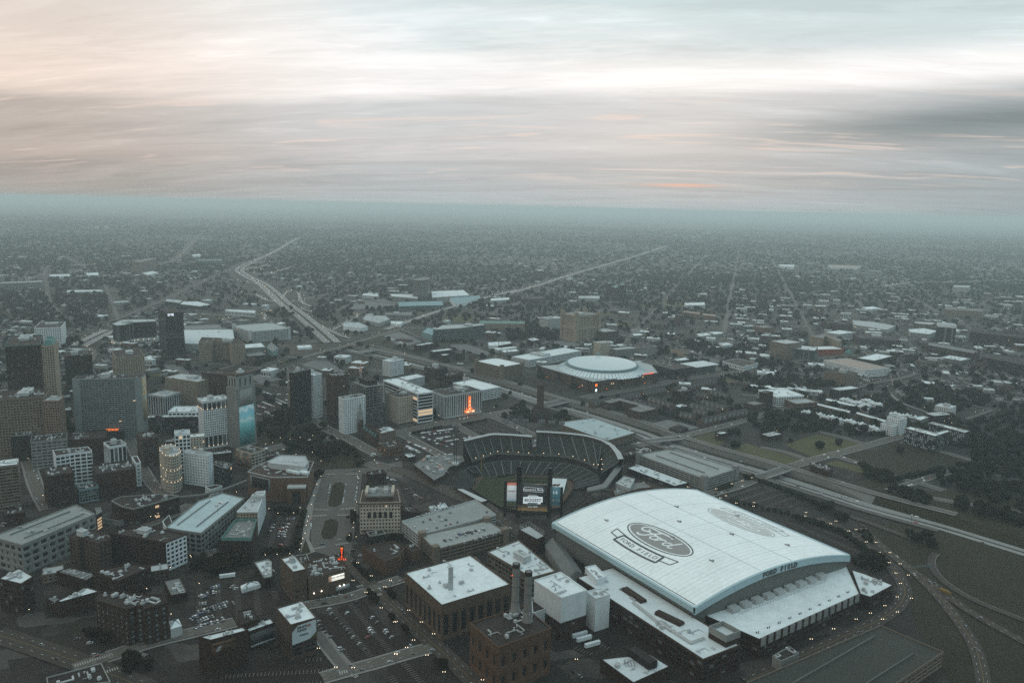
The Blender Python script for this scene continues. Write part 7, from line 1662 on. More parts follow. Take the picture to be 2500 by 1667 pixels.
# ------------------------------------------------------------------ ballpark
def resamp(line,n):
    P=[Vector(p) for p in line]; L_=[0]
    for a,b in zip(P,P[1:]): L_.append(L_[-1]+(b-a).length)
    out=[]
    for k in range(n+1):
        s=L_[-1]*k/n; i=max(j for j in range(len(P)) if L_[j]<=s+1e-6); i=min(i,len(P)-2); t=(s-L_[i])/(L_[i+1]-L_[i]); out.append(P[i].lerp(P[i+1],min(1,max(0,t))))
    return out
def ballpark():
    c=Vector(LM['com_field'][0]); root=empty('ballpark',(c.x,c.y,0),'open baseball park with dark green seats and a covered infield','stadium')
    def T(p): return (p[0]-c.x,p[1]-c.y,p[2])
    def decks(outer,inner,nsec,rows,nm):
        A=resamp(outer,nsec*2); B=resamp(inner,nsec*2)
        for s in range(nsec):
            V=[];F=[]
            for k in range(rows):
                t0,t1=k/rows,(k+1)/rows
                for e in range(2):
                    a0,b0=A[2*s+e],B[2*s+e]; a1,b1=A[2*s+e+1],B[2*s+e+1]; g0=.12*(e==0)*.3; 
                    q0=b0.lerp(a0,t0); q1=b1.lerp(a1,t0); r0=b0.lerp(a0,t1); r1=b1.lerp(a1,t1); z=q0.z; i=len(V); r0.z=q0.z; r1.z=q1.z
                    zz=b0.lerp(a0,t1).z; V+=[T(q0),T(q1),T(r1),T(r0),T((r1.x,r1.y,zz)),T((r0.x,r0.y,zz))]; F+=[(i,i+1,i+2,i+3),(i+3,i+2,i+4,i+5)]
            npmesh(nm,V,F,'seat',root)
        q=MB()
        for s in range(nsec+1):
            a,b=A[min(2*s,2*nsec)],B[min(2*s,2*nsec)]; t=(A[min(2*s+1,2*nsec)]-A[max(2*s-1,0)]); t.z=0; t.normalize(); w=t*.6; up=Vector((0,0,.5))
            q.quad(T(b-w+up),T(b+w+up),T(a+w+up),T(a-w+up))
        tag(q.build('aisle_stairs','aisle',root),kind='stuff')
        for nm2,LL,hh,m in (('front_rail',B,1.3,'aisle'),):
            q=MB()
            for a,b in zip(LL,LL[1:]): q.quad(T(a+Vector((0,0,-2))),T(b+Vector((0,0,-2))),T(b+Vector((0,0,hh))),T(a+Vector((0,0,hh))))
            q.build(nm2,m,root)
        return A,B
    for o_,i_,n in (('com_rimA','com_inA',7),('com_rimB','com_inB',11)):
        A,B=decks(LM[o_],LM[i_],n,16,'seat_section')
        q=MB(); w=MB(); und=MB()
        for (a,b),(a2,b2) in zip(zip(A,B),zip(A[1:],B[1:])):
            d=(a-b); d.z=0; d.normalize(); d2=(a2-b2); d2.z=0; d2.normalize()
            q.quad(T(a-d*1.5+Vector((0,0,3.5))),T(a2-d2*1.5+Vector((0,0,3.5))),T(a2+d2*6+Vector((0,0,4))),T(a+d*6+Vector((0,0,4)))); w.quad(T((a.x+d.x*5,a.y+d.y*5,0)),T((a2.x+d2.x*5,a2.y+d2.y*5,0)),T((a2.x+d2.x*5,a2.y+d2.y*5,a2.z+3.9)),T((a.x+d.x*5,a.y+d.y*5,a.z+3.9)))
            und.quad(T((b.x+d.x*1,b.y+d.y*1,4)),T((b2.x+d2.x*1,b2.y+d2.y*1,4)),T((b2.x+d2.x,b2.y+d2.y,b2.z-.5)),T((b.x+d.x,b.y+d.y,b.z-.5)))
            w.quad(T((a.x,a.y,a.z)),T((a2.x,a2.y,a2.z)),T((a2.x,a2.y,a2.z+3.5)),T((a.x,a.y,a.z+3.5)))
        q.build('rim_canopy','r_pale',root); w.build('outer_wall','brown2',root); und.build('club_level','dark',root)
        q=MB()
        for k in range(1,len(B)-1,2):
            b=B[k]; q.box(T(b+Vector((0,0,2.2))),(1.1,1.1,.7))
        tag(q.build('concourse_lights','e_warm',root),kind='stuff')
    decks(LM['com_low_out'],LM['com_low_in'],17,20,'lower_seat_section')
    A=resamp(LM['com_low_out'],34); q=MB(); w=MB()
    for a,b in zip(A,A[1:]): q.quad(T(a),T(b),T(b+Vector((0,0,1.4))),T(a+Vector((0,0,1.4))))
    q.build('concourse_wall','aisle',root)
    def flat(nm,key,mat,z):
        P=[(p[0]-c.x,p[1]-c.y,0) for p in LM[key]]; tri=tessellate_polygon([[Vector(p) for p in P]]); V=[(p[0],p[1],z) for p in P]; npmesh(nm,V,[list(t) for t in tri],mat,root)
    flat('warning_track','com_field','track',-4); flat('outfield_grass','com_grass','turf',-3.95); flat('infield_cover','com_tarp','r_white',-3.8)
    f=[p for p in LM['com_field']]; q=MB()
    for a,b in zip(f,f[1:]+f[:1]): q.quad(T((a[0],a[1],-4)),T((b[0],b[1],-4)),T((b[0],b[1],-1.2)),T((a[0],a[1],-1.2)))
    q.build('field_wall','dark',root)
    q=MB(); h=LM['com_hole']
    for a,b in zip(h,h[1:]+h[:1]): q.quad(T((a[0],a[1],-5)),T((b[0],b[1],-5)),T((b[0],b[1],.6)),T((a[0],a[1],.6)))
    q.build('bowl_wall','brown2',root)
    P=[(p[0]-c.x,p[1]-c.y,0) for p in h]; npmesh('bowl_floor',[(p[0],p[1],-5) for p in P],[list(t) for t in tessellate_polygon([[Vector(p) for p in P]])],'lotd',root)
    # left-field bleachers
    l=[Vector(p) for p in LM['com_left']]; q=MB()
    for k in range(14):
        t0,t1=k/14,(k+1)/14; a=l[0].lerp(l[3],t0); b=l[1].lerp(l[2],t0); a1=l[0].lerp(l[3],t1); b1=l[1].lerp(l[2],t1); z=-2+8*t0; q.quad(T((a.x,a.y,z)),T((b.x,b.y,z)),T((b1.x,b1.y,z)),T((a1.x,a1.y,z))); q.quad(T((a1.x,a1.y,z)),T((b1.x,b1.y,z)),T((b1.x,b1.y,z+.57)),T((a1.x,a1.y,z+.57)))
    q.build('bleacher_section','seat',root)
    # walkway roof on the near side
    for key,z,m in (('com_rightroof',20,'r_pale2'),('com_pent',5,'r_pale')):
        P=[(p[0]-c.x,p[1]-c.y) for p in LM[key]]
        if area(P)<0: P=P[::-1]
        q=MB(); q.prism(P,z-(2 if key=='com_rightroof' else z),z); q.build('stand_roof' if key=='com_rightroof' else 'concourse_block',['brown2'] if key!='com_rightroof' else ['r_pale2'],root); q=MB(); q.poly([(x,y,z+.05) for x,y in P]); q.build('concourse_deck',m,root)
        if key=='com_rightroof':
            q=MB()
            for x,y in P: q.box((x*.995,y*.995,z/2-1),(1.5,1.5,z-2))
            q.build('stand_columns','brown2',root)
    P=[p[:2] for p in LM['com_plaza']]
    if area(P)<0: P=P[::-1]
    r=building('ballpark_concourse','brick ballpark concourse with arcaded front and a roof deck of tables and kiosks',P,8,dict(wall='brown2',roof='pale2',units=3,bay=7,fl=8,wf=.6,hf=.75,dark=1,cap='pale2'),'concourse'); rr=random.Random(8); I=inset([(x-r.location.x,y-r.location.y) for x,y in P],3)
    for i in range(26):
        x,y=rnd_in(I,rr); q=MB(); m=rr.choice(('crane','dark','dark','r_pale','teal'))
        q.lathe((x,y,8),[(.1,0),(.1,2.2)],5); q.lathe((x,y,10.1),[(1.9,0),(.1,.9)],8); q.build('umbrella',m,r)
    for i in range(5):
        x,y=rnd_in(I,rr); q=MB(); q.box((x,y,9.6),(rr.uniform(6,12),4,3.2),rr.choice((.5,-1.0))); q.build('kiosk','r_pale',r)
    b=Vector(LM['com_pole'][0]); r=empty('foul_pole',(b.x,b.y,-4),'tall yellow foul pole at the left field corner','pole'); q=MB(); q.bar((0,0,0),(0,0,LM['com_pole'][2]),.35,0,6); q.build('mast','yellow',r); q=MB(); q.box((.6,0,LM['com_pole'][2]*.6),(1.1,.1,LM['com_pole'][2]*.7)); q.build('screen_mesh','yellow',r)
    # light towers on the rim
    for i,p in enumerate(LM['com_lights']):
        r=empty('light_tower',(p[0],p[1],0),['leftmost','second','third','fourth','fifth','rightmost'][i]+' floodlight tower on the ballpark rim','floodlight'); q=MB(); q.bar((-1,0,0),(-.8,0,42),.25); q.bar((1,0,0),(.8,0,42),.25)
        for z in range(2,42,4): q.bar((-1,0,z),(1,0,z+4),.12)
        q.build('mast','steel',r); q=MB(); q.box((0,-.4,43),(9,.8,4.5)); q.build('lamp_bank_frame','steel',r)
        for a in range(5):
            for z in range(3):
                pass
        q=MB()
        for a in range(6):
            for z in range(3): q.lathe((-3.8+a*1.5,-.95,41.6+z*1.5),[(.45,0),(.45,.4)],6)
        tag(q.build('lamp_heads','unit',r),kind='stuff')
    for a,b in zip(LM['com_lights'],LM['com_lights'][1:]):
        if abs(a[0]-b[0])>45: continue
        r=empty('lighting_truss',((a[0]+b[0])/2,(a[1]+b[1])/2,38),'horizontal truss linking two ballpark floodlight towers','truss','rim lighting trusses'); q=MB(); d=Vector((b[0]-a[0],b[1]-a[1],0))/2; q.bar(-d,d,.2); q.bar(-d+Vector((0,0,1.5)),d+Vector((0,0,1.5)),.2); q.build('chords','steel',r); q=MB()
        for k in range(-5,6): q.bar(d*(k/5),d*(k/5)+Vector((0,0,1.5)),.12)
        tag(q.build('web_bars','steel',r),kind='stuff')
    t0=Vector(LM['com_tower'][0]); b0=Vector(LM['com_tower'][1]); r=empty('light_tower',(b0.x,b0.y,8),'tall black lattice floodlight tower over the ballpark plaza','floodlight'); q=MB(); H=LM['com_tower'][2]
    for x,y in ((-1.6,-1.6),(1.6,-1.6),(1.6,1.6),(-1.6,1.6)):
        q.bar((x,y,0),(x*.7,y*.7,H),.25)
    q.build('legs','black',r); q=MB()
    for z in range(0,int(H)-3,4):
        q.bar((-1.6,-1.6,z),(1.5,-1.5,z+4),.14); q.bar((1.6,-1.6,z),(1.5,1.5,z+4),.14); q.bar((-1.6,1.6,z),(-1.5,-1.5,z+4),.14)
    tag(q.build('lattice_bars','black',r),kind='stuff'); q=MB(); q.box((0,-1.5,H-3),(7,1,9)); q.build('lamp_bank_frame','black',r); q=MB()
    for a in range(4):
        for z in range(6): q.lathe((-2.6+a*1.7,-2.1,H-7+z*1.5),[(.5,0),(.5,.4)],6)
    tag(q.build('lamp_heads','unit',r),kind='stuff'); q=MB(); q.lathe((0,0,0),[(5,0),(5,2.4),(4,2.6)],14); q.build('round_base','pale',r)
    # scoreboard
    A=Vector(LM['com_board'][0]); B=Vector(LM['com_board'][1]); A.z=B.z=0; d=(B-A); L_=d.length; u=d.normalized(); n=Vector((u.y,-u.x,0)); ctr=(A+B)/2; n=n if n.dot(-ctr)>0 else -n
    u=Vector((-n.y,n.x,0)) ; 
    r=empty('scoreboard',ctr,'giant ballpark scoreboard with three lit advertising screens','scoreboard'); S_=L_/640.0   # metres per crop pixel
    def X(px): return (px-1610)*S_
    def pt(px,z,o=0): p=u*X(px)+n*o; return Vector((p.x,p.y,z))
    ang=math.atan2(u.y,u.x)
    Zt=lambda py:(LM['zb'][0]-py)*LM['zb'][1]
    def scr(nm,x0,x1,z0,z1,mat):
        a=pt(x0,z0,.5); b=pt(x1,z0,.5); e=u*0
        V=[tuple(pt(x0,z0,.5)),tuple(pt(x1,z0,.5)),tuple(pt(x1,z1,.5)),tuple(pt(x0,z1,.5))]; return npmesh(nm,V+[tuple(pt(x0,z0,-.5)),tuple(pt(x1,z0,-.5)),tuple(pt(x1,z1,-.5)),tuple(pt(x0,z1,-.5))],[[0,1,2,3],[1,0,4,5],[2,1,5,6],[3,2,6,7],[0,3,7,4],[5,4,7,6]],mat,r,uv=[(0,0),(1,0),(1,1),(0,1)]*2)
    def zz(py): return Zt(py)
    LS=scr('left_screen',1300,1410,zz(865),zz(655),'screen_w'); MS=scr('main_screen',1425,1770,zz(975),zz(665),'screen'); RS=scr('right_screen',1797,1910,zz(905),zz(690),'screen_b')
    for x0,x1,ya,yb in ((1270,1296,1050,640),(1410,1462,1060,450),(1764,1812,1060,458),(1912,1938,1060,690)):
        q=MB()
        for x in (x0,x1):
            for o2 in (-1,1): q.bar(pt(x,0,o2),pt(x,zz(yb),o2),.22)
        k=0; z=0
        while z<zz(yb)-2:
            q.bar(pt(x0,z,1),pt(x1,z+2.5,1),.13); q.bar(pt(x1,z,1),pt(x0,z+2.5,1),.13); z+=2.5
        q.box(tuple(pt((x0+x1)/2,zz(yb)/2,-.6)),((x1-x0)*S_,.4,zz(yb)),ang); q.build('lattice_tower','black',r)
        if yb<500:
            q=MB()
            for a in range(3): q.lathe(tuple(pt(x0+10+a*14,zz(yb)-1.6,1.0)),[(.5,0),(.5,.5)],6)
            tag(q.build('lamp_heads','unit',r),kind='stuff')
    for za,nm in ((zz(980),'base_truss'),(zz(640),'top_truss'),(zz(560),'top_truss'),(zz(600),'top_truss')):
        q=MB(); a=pt(1425,za,0); b=pt(1790,za,0); q.bar(a,b,.25); q.bar(a+Vector((0,0,1)),b+Vector((0,0,1)),.25)
        for k in range(12): q.bar(a.lerp(b,k/11),a.lerp(b,(k+.5)/11 if k<11 else 1)+Vector((0,0,1)),.12)
        q.build(nm,'black',r)
    q=MB(); q.box(tuple(pt(1590,zz(1000)/1.0,0)),(360*S_,1.4,2.4),ang); q.box(tuple(pt(1355,zz(930),0)),(150*S_,1,1.2),ang); q.box(tuple(pt(1850,zz(960),0)),(150*S_,1,1.2),ang); q.build('catwalk','dark',r)
    def tx(s,px,py,size,mat,**kw):
        t=text(s,size*S_,mat,LS if px<1415 else (RS if px>1790 else MS),name='screen_lettering',ext=.02,**kw); t.matrix_local=face_matrix(pt(px,zz(py),.62),u,(0,0,1)); return t
    tx('Comerica Bank',1600,725,38,'e_scr'); q=MB(); fr=[(1490,742),(1500,695),(1700,708),(1712,752)]
    for a,b in zip(fr,fr[1:]+fr[:1]): q.bar(pt(a[0],zz(a[1]),.62),pt(b[0],zz(b[1]),.62),.16)
    q.build('sign_outline','e_scr',MS)
    tx("We've been",1595,790,20,'e_scr'); q=MB(); q.poly([pt(x,zz(y),.6) for x,y in ((1487,888),(1690,888),(1690,868),(1710,868),(1710,805),(1660,805),(1660,798),(1540,798),(1540,808),(1487,812))]); q.build('logo_plate','e_scr',MS)
    q=MB(); q.poly([pt(x,zz(y),.63) for x,y in ((1530,905),(1550,888),(1530,875),(1660,875),(1645,888),(1675,902),(1620,898))]); q.build('logo_ribbon','r_teal',MS)
    tx("DETROIT'S",1600,813,19,'r_teal'); tx('BIGGEST',1598,848,50,'black',bold=.1); tx('F A N',1598,885,20,'black',bold=.03); tx('since 1849.',1600,922,24,'e_scr'); tx('meijer',1355,748,36,'red',bold=.03); tx('1in5'.replace('in',' '),1850,752,44,'e_scr',bold=.05); tx('in',1848,752,16,'e_scr')
    for k in range(5):
        q=MB(); x=1808+k*22; q.lathe(tuple(pt(x,zz(848),.7)),[(5*S_,0),(5*S_,6*S_)],6); q.quad(pt(x-8,zz(815),.62) if False else pt(x-8,zz(852),.62),pt(x+8,zz(852),.62),pt(x+5,zz(822),.62),pt(x-5,zz(822),.62)); q.build('figure_icon','r_teal' if k!=1 else 'cream',RS)
    for nm,px,py in (('left',1350,655),('right',1855,690)):
        t=empty('tiger_statue',ctr+pt(px,zz(py),0),f'striding tiger statue on top of the {nm} scoreboard screen','statue'); t.rotation_euler[2]=ang; q=MB()
        V=[(-4,1.9),(-3.2,3.2),(-1,3.4),(1.6,3.1),(3,3.3),(3.8,3.9),(4.8,3.6),(5,2.9),(4.2,2.5),(3.2,2.0),(1,1.5),(-2.6,1.5)]
        for s in (-.7,.7): q.poly([(x,s,z) for x,z in (V if s<0 else V[::-1])])
        for a,b in zip(V,V[1:]+V[:1]): q.quad((a[0],-.7,a[1]),(a[0],.7,a[1]),(b[0],.7,b[1]),(b[0],-.7,b[1]))
        for x,dx in ((-3.2,-.7),(-2.2,.8),(2.2,-.8),(3,.7)): q.bar((x,.4 if dx>0 else -.4,2.2),(x+dx,.4 if dx>0 else -.4,0),.38,0,6)
        for a,b in (((-4,0,2.6),(-5.4,0,2.2)),((-5.4,0,2.2),(-6.2,0,3.2))): q.bar(a,b,.22,0,5)
        q.build('body','tan',t)
ballpark()
P=[Vector(LM['com_rimA'][-1]),Vector(LM['com_rimB'][0]),Vector(LM['com_inB'][0]),Vector(LM['com_inA'][-1])]; P=[(p.x,p.y) for p in P]
if area(P)<0: P=P[::-1]
building('press_box','brick press box block closing the gap between the two upper stands of the ballpark',P,24,dict(wall='brown2',roof='pale2',units=3,bay=5,fl=4,wf=.6,hf=.5,lit=.1),'press box')
# ------------------------------------------------------------------ arena
def arena():
    P=[Vector(p[:2]) for p in LM['lca']]; pts=[(p.x,p.y) for p in P]
    if area(pts)<0: pts=pts[::-1]
    dc=Vector(LM['lca_dome'][0]); rx=(Vector(LM['lca_dome'][1])-Vector(LM['lca_dome'][2])).length/2; ry=LM['lca_ry']
    pts=inset(pts,-7); r=building('arena','round arena with a pale blue dome roof ringed by white ribs and brick shopfronts',pts,21,dict(wall='tan2',roof='pale',units=8,lit=.02,cap='teal2',bay=5,fl=5,wf=.6,hf=.62),'arena')
    c=r.location; o=Vector((dc.x-c.x,dc.y-c.y,0))
    b=MB(); b.lathe((o.x,o.y,20),[(1.24,0),(1.0,9)],72,0,rx,ry); b.build('ribbed_skirt','rib',r,True)
    for k in range(72):
        t=2*math.pi*(k+.5)/72
        if math.sin(t)>.55: continue
        q=MB(); q.bar((o.x+rx*1.24*math.cos(t),o.y+ry*1.24*math.sin(t),20.3),(o.x+rx*1.0*math.cos(t),o.y+ry*1.0*math.sin(t),29.4),.9); q.build('roof_rib','domeroof',r)
    b=MB(); b.lathe((o.x,o.y,29),[(1.0,0),(1.02,.6),(1.01,3.6),(.97,4.4)],64,0,rx,ry); b.build('dome_ring','teal',r,True); b=MB(); b.lathe((o.x,o.y,33),[(.965,.35),(.75,1.5),(.45,2.4),(.2,2.8),(.02,2.9)],64,0,rx,ry); b.build('dome','domeroof',r,True)
    b=MB(); b.box((o.x,o.y+ry*.9,38),(10,4,4)); b.build('roof_plant','teal',r)
    f=frontedge([(p[0]-c.x,p[1]-c.y) for p in pts],c)
    for i in range(4):
        a=Vector(pts[i])-Vector(c[:2]); bb=Vector(pts[(i+1)%4])-Vector(c[:2]); nr=Vector((bb.y-a.y,-(bb.x-a.x))).normalized()
        if nr.dot(-Vector(c[:2]))>0:
            for u0,m,z1 in ((.0,'brown',22),(.36,'dark',21.5),(.62,'brown',22),(.9,'brown',21)):
                p=a.lerp(bb,u0+.05)+nr*.8; q=MB(); q.box((p.x,p.y,z1/2),(9,2.4,z1),math.atan2((bb-a).y,(bb-a).x)); q.build('brick_pier',m,r)
            q=MB()
            for u0 in (.2,.78): p=a.lerp(bb,u0)+nr*1.2; q.box((p.x,p.y,4),(1.8,.4,.9),math.atan2((bb-a).y,(bb-a).x))
            tag(q.build('lit_sign_row','e_fox',r),kind='stuff')
            if nr.x>0: 
                p=a.lerp(bb,.84)+nr*.6; t=text('LITTLE CAESARS',4,'e_red',r,name='roof_sign_letters'); t.matrix_local=face_matrix((p.x,p.y,22.5),(bb-a).to_3d(),(0,0,1))
                p=a.lerp(bb,.03)+nr*2; 
                q=MB(); q.box((p.x,p.y,10),(7,1.2,18),math.atan2((bb-a).y,(bb-a).x)); q.build('corner_screen_tower','black',r); q=MB(); q.box((p.x+nr.x,p.y+nr.y,15),(5,.6,5),math.atan2((bb-a).y,(bb-a).x)); q.build('corner_screen','e_fox',r); q=MB(); q.box((p.x+nr.x,p.y+nr.y,5),(4,.6,5),math.atan2((bb-a).y,(bb-a).x)); q.build('corner_screen','e_cool',r)
arena()
# ------------------------------------------------------------------ church with square tower
def church():
    t,a,b_,_,_=[Vector(p) for p in LM['church']]; r=empty('church',(t.x,t.y,0),'dark stone church with square pinnacled tower and slate roofs beside the freeway','church'); q=MB(); H=LM['church_h']
    q.box((0,0,H/2),(9,9,H),.5); 
    for x,y in ((-4,-4),(4,-4),(4,4),(-4,4)):
        c,s=math.cos(.5),math.sin(.5); q.bar((x*c-y*s,x*s+y*c,H-3),(x*c-y*s,x*s+y*c,H+4),.6)
    q.build('tower','brown2',r); q=MB()
    for k in range(4):
        an=.5+k*math.pi/2
        for s in (-1.6,1.6): q.box((math.cos(an)*4.45-math.sin(an)*s,math.sin(an)*4.45+math.cos(an)*s,H-8),(.4,1.4,9),an)
    tag(q.build('belfry_window_grid','black',r),kind='stuff')
    def gable(o,ax,ln,wd,h,rise,nm):
        ax=Vector(ax).normalized(); n=Vector((-ax.y,ax.x)); e0=Vector(o); e1=e0+ax*ln; w=MB(); rf=MB()
        for s in (-1,1):
            p0=e0+n*wd/2*s; p1=e1+n*wd/2*s; w.quad((p0.x,p0.y,0),(p1.x,p1.y,0),(p1.x,p1.y,h),(p0.x,p0.y,h)); p0=e0+n*(wd/2+.5)*s; p1=e1+n*(wd/2+.5)*s; rf.quad((p0.x,p0.y,h-.3),(p1.x,p1.y,h-.3),(e1.x,e1.y,h+rise),(e0.x,e0.y,h+rise))
        for e in (e0,e1): p=e+n*wd/2; m=e-n*wd/2; w.poly([(p.x,p.y,0),(m.x,m.y,0),(m.x,m.y,h),(e.x,e.y,h+rise-.1),(p.x,p.y,h)])
        w.build('wall','brown2',r); rf.build('slate_roof','r_tar',r)
    gable0=gable
    d=(b_-a).to_2d(); gable((a-t).to_2d()+Vector((6,4)),d,34,15,9,9,'nave'); gable(((a+b_)/2-t).to_2d(),(d.y*.9,-d.x),20,12,7,7,'transept'); gable((b_-t).to_2d()+Vector((2,-6)),(d.y,-d.x),22,11,6,5,'hall')
church()
def spire_church():
    s=Vector(LM['church2'][0]); H=LM['church2'][4]; a,b=[Vector(p) for p in LM['church2'][2:4]]
    r=empty('church',(s.x,s.y,0),'stone church with a tall grey spire and steep dormered roof beside the park','church'); q=MB(); q.box((0,0,H*.22),(8,8,H*.44),.4); q.build('tower','brown2',r); q=MB(); q.lathe((0,0,H*.44),[(4.6,0),(3.2,H*.16),(.15,H*.56)],8); q.build('spire','pale2',r)
    for k in range(4): t=.4+k*1.571+.785; q=MB(); q.lathe((5*math.cos(t),5*math.sin(t),H*.36),[(.8,0),(.8,4),(.05,8)],6); q.build('pinnacle','pale2',r)
    ax=(b-a).to_2d().normalized(); n=Vector((-ax.y,ax.x)); o=(a-s).to_2d(); ln=(b-a).length; w=MB(); rf=MB(); h,wd,rise=11,17,11; e0=o; e1=o+ax*ln
    for sg in (-1,1):
        p0=e0+n*wd/2*sg; p1=e1+n*wd/2*sg; w.quad((p0.x,p0.y,0),(p1.x,p1.y,0),(p1.x,p1.y,h),(p0.x,p0.y,h)); rf.quad((p0.x,p0.y,h),(p1.x,p1.y,h),(e1.x,e1.y,h+rise),(e0.x,e0.y,h+rise))
    for e in (e0,e1): p=e+n*wd/2; m=e-n*wd/2; w.poly([(p.x,p.y,0),(m.x,m.y,0),(m.x,m.y,h),(e.x,e.y,h+rise-.1),(p.x,p.y,h)])
    w.build('wall','brown2',r); rf.build('slate_roof','r_tar',r); sd=-1 if n.y>0 else 1
    for k in range(5):
        c0=e0.lerp(e1,(k+.5)/5)+n*wd/2*sd*1.02; g=MB(); d=2.3; bk=c0-n*sd*7; g.poly([(c0.x-ax.x*d,c0.y-ax.y*d,0),(c0.x+ax.x*d,c0.y+ax.y*d,0),(c0.x+ax.x*d,c0.y+ax.y*d,h+1),(c0.x,c0.y,h+5.5),(c0.x-ax.x*d,c0.y-ax.y*d,h+1)]); g.build('gable_front','brown2',r); g=MB(); 
        for sg in (-1,1): g.quad((c0.x+ax.x*d*sg,c0.y+ax.y*d*sg,h+1),(bk.x+ax.x*d*sg,bk.y+ax.y*d*sg,h+1),(bk.x,bk.y,h+5.5),(c0.x,c0.y,h+5.5))
        g.build('gable_roof','r_copper',r)
spire_church()
# ------------------------------------------------------------------ unfinished tower and crane
def unfinished():
    it=[x for x in BUILD if x[4].get('frame')][0]; pts=it[2]; h=it[3]
    root=[o for o in bpy.data.objects if o.get('label')==it[1]][0]
    for ch in list(root.children): bpy.data.objects.remove(ch)
    c=root.location; L=[(p[0]-c.x,p[1]-c.y) for p in pts]; fl=4.2; n=int(h/fl)
    for k in range(n+1):
        q=MB(); q.prism(L,k*fl-.35,k*fl,bottom=True); q.build('floor_slab','concrete',root)
    for i in range(4):
        a=Vector(L[i]); b=Vector(L[(i+1)%4]); m=max(2,int((b-a).length/7))
        for j in range(m):
            p=a.lerp(b,j/m)*.96; q=MB(); q.box((p.x,p.y,h/2),(.9,.9,h)); q.build('column','concrete',root)
    q=MB(); q.prism(inset(L,9),0,h+5); q.build('core','dark',root)
    for i in range(4):
        a=Vector(L[i]); b=Vector(L[(i+1)%4]); nr=Vector((b.y-a.y,-(b.x-a.x))).normalized()
        if nr.dot(-Vector(c[:2]))>0: V=[]; V1,F1,P1,_=facade(a*1.005,b*1.005,0,h*.45,dict(bay=4,fl=4.2,wf=.86,hf=.8),.3); npmesh('cladding_frame',V1,F1,'steel',root); tag(npmesh('window_grid',P1.reshape(-1,3),np.arange(len(P1)*4).reshape(-1,4),'glass',root),kind='stuff')
    q=MB(); rr=random.Random(3)
    for _ in range(16): x,y=rnd_in(L,rr); q.box((x*.9,y*.9,h*rr.uniform(.5,.95)),(1.2,1.2,.5))
    tag(q.build('work_lights','e_warm',root),kind='stuff')
    b0=Vector(LM['crane'][0]); r=empty('tower_crane',(b0.x,b0.y,h),'white lattice tower crane with raised jib above the unfinished tower','crane'); H=LM['crane'][3]; q=MB()
    for x,y in ((-1,-1),(1,-1),(1,1),(-1,1)): q.bar((x,y,0),(x,y,H),.2)
    for z in range(0,int(H),2): q.bar((-1,-1,z),(1,-1,z+2),.1); q.bar((1,-1,z),(1,1,z+2),.1); q.bar((-1,1,z),(-1,-1,z+2),.1)
    q.build('mast','steelw',r); tip=Vector(LM['crane_tip'])-Vector((b0.x,b0.y,h)); q=MB(); s=Vector((0,0,H)); d=(tip-s); nn=Vector((-d.y,d.x,0)).normalized()*.8; up=Vector((0,0,1.4))
    for o_ in (nn,-nn,up): q.bar(s+o_,tip+o_*.3,.2)
    for k in range(22): t0,t1=k/22,(k+1)/22; q.bar(s+d*t0+nn,s+d*t1-nn,.1); q.bar(s+d*t0+nn,s+d*t1+up,.1); q.bar(s+d*t0-nn,s+d*t1+up,.1)
    q.build('jib','steelw',r); bk=-d.normalized()*12; bk.z=-1; q=MB(); q.bar(s,s+bk,.5); q.box(tuple(s+bk),(4,3,3)); q.build('counter_jib','crane',r); q=MB(); q.bar(s,s+Vector((bk.x*.4,bk.y*.4,9)),.35); q.bar(s+bk,s+Vector((bk.x*.4,bk.y*.4,9)),.15); q.bar(s+Vector((bk.x*.4,bk.y*.4,9)),s+d*.6,.1); q.box(tuple(s+Vector((0,0,1))),(3,3,2.4)); q.build('cab_and_mast_head','crane',r)
unfinished()
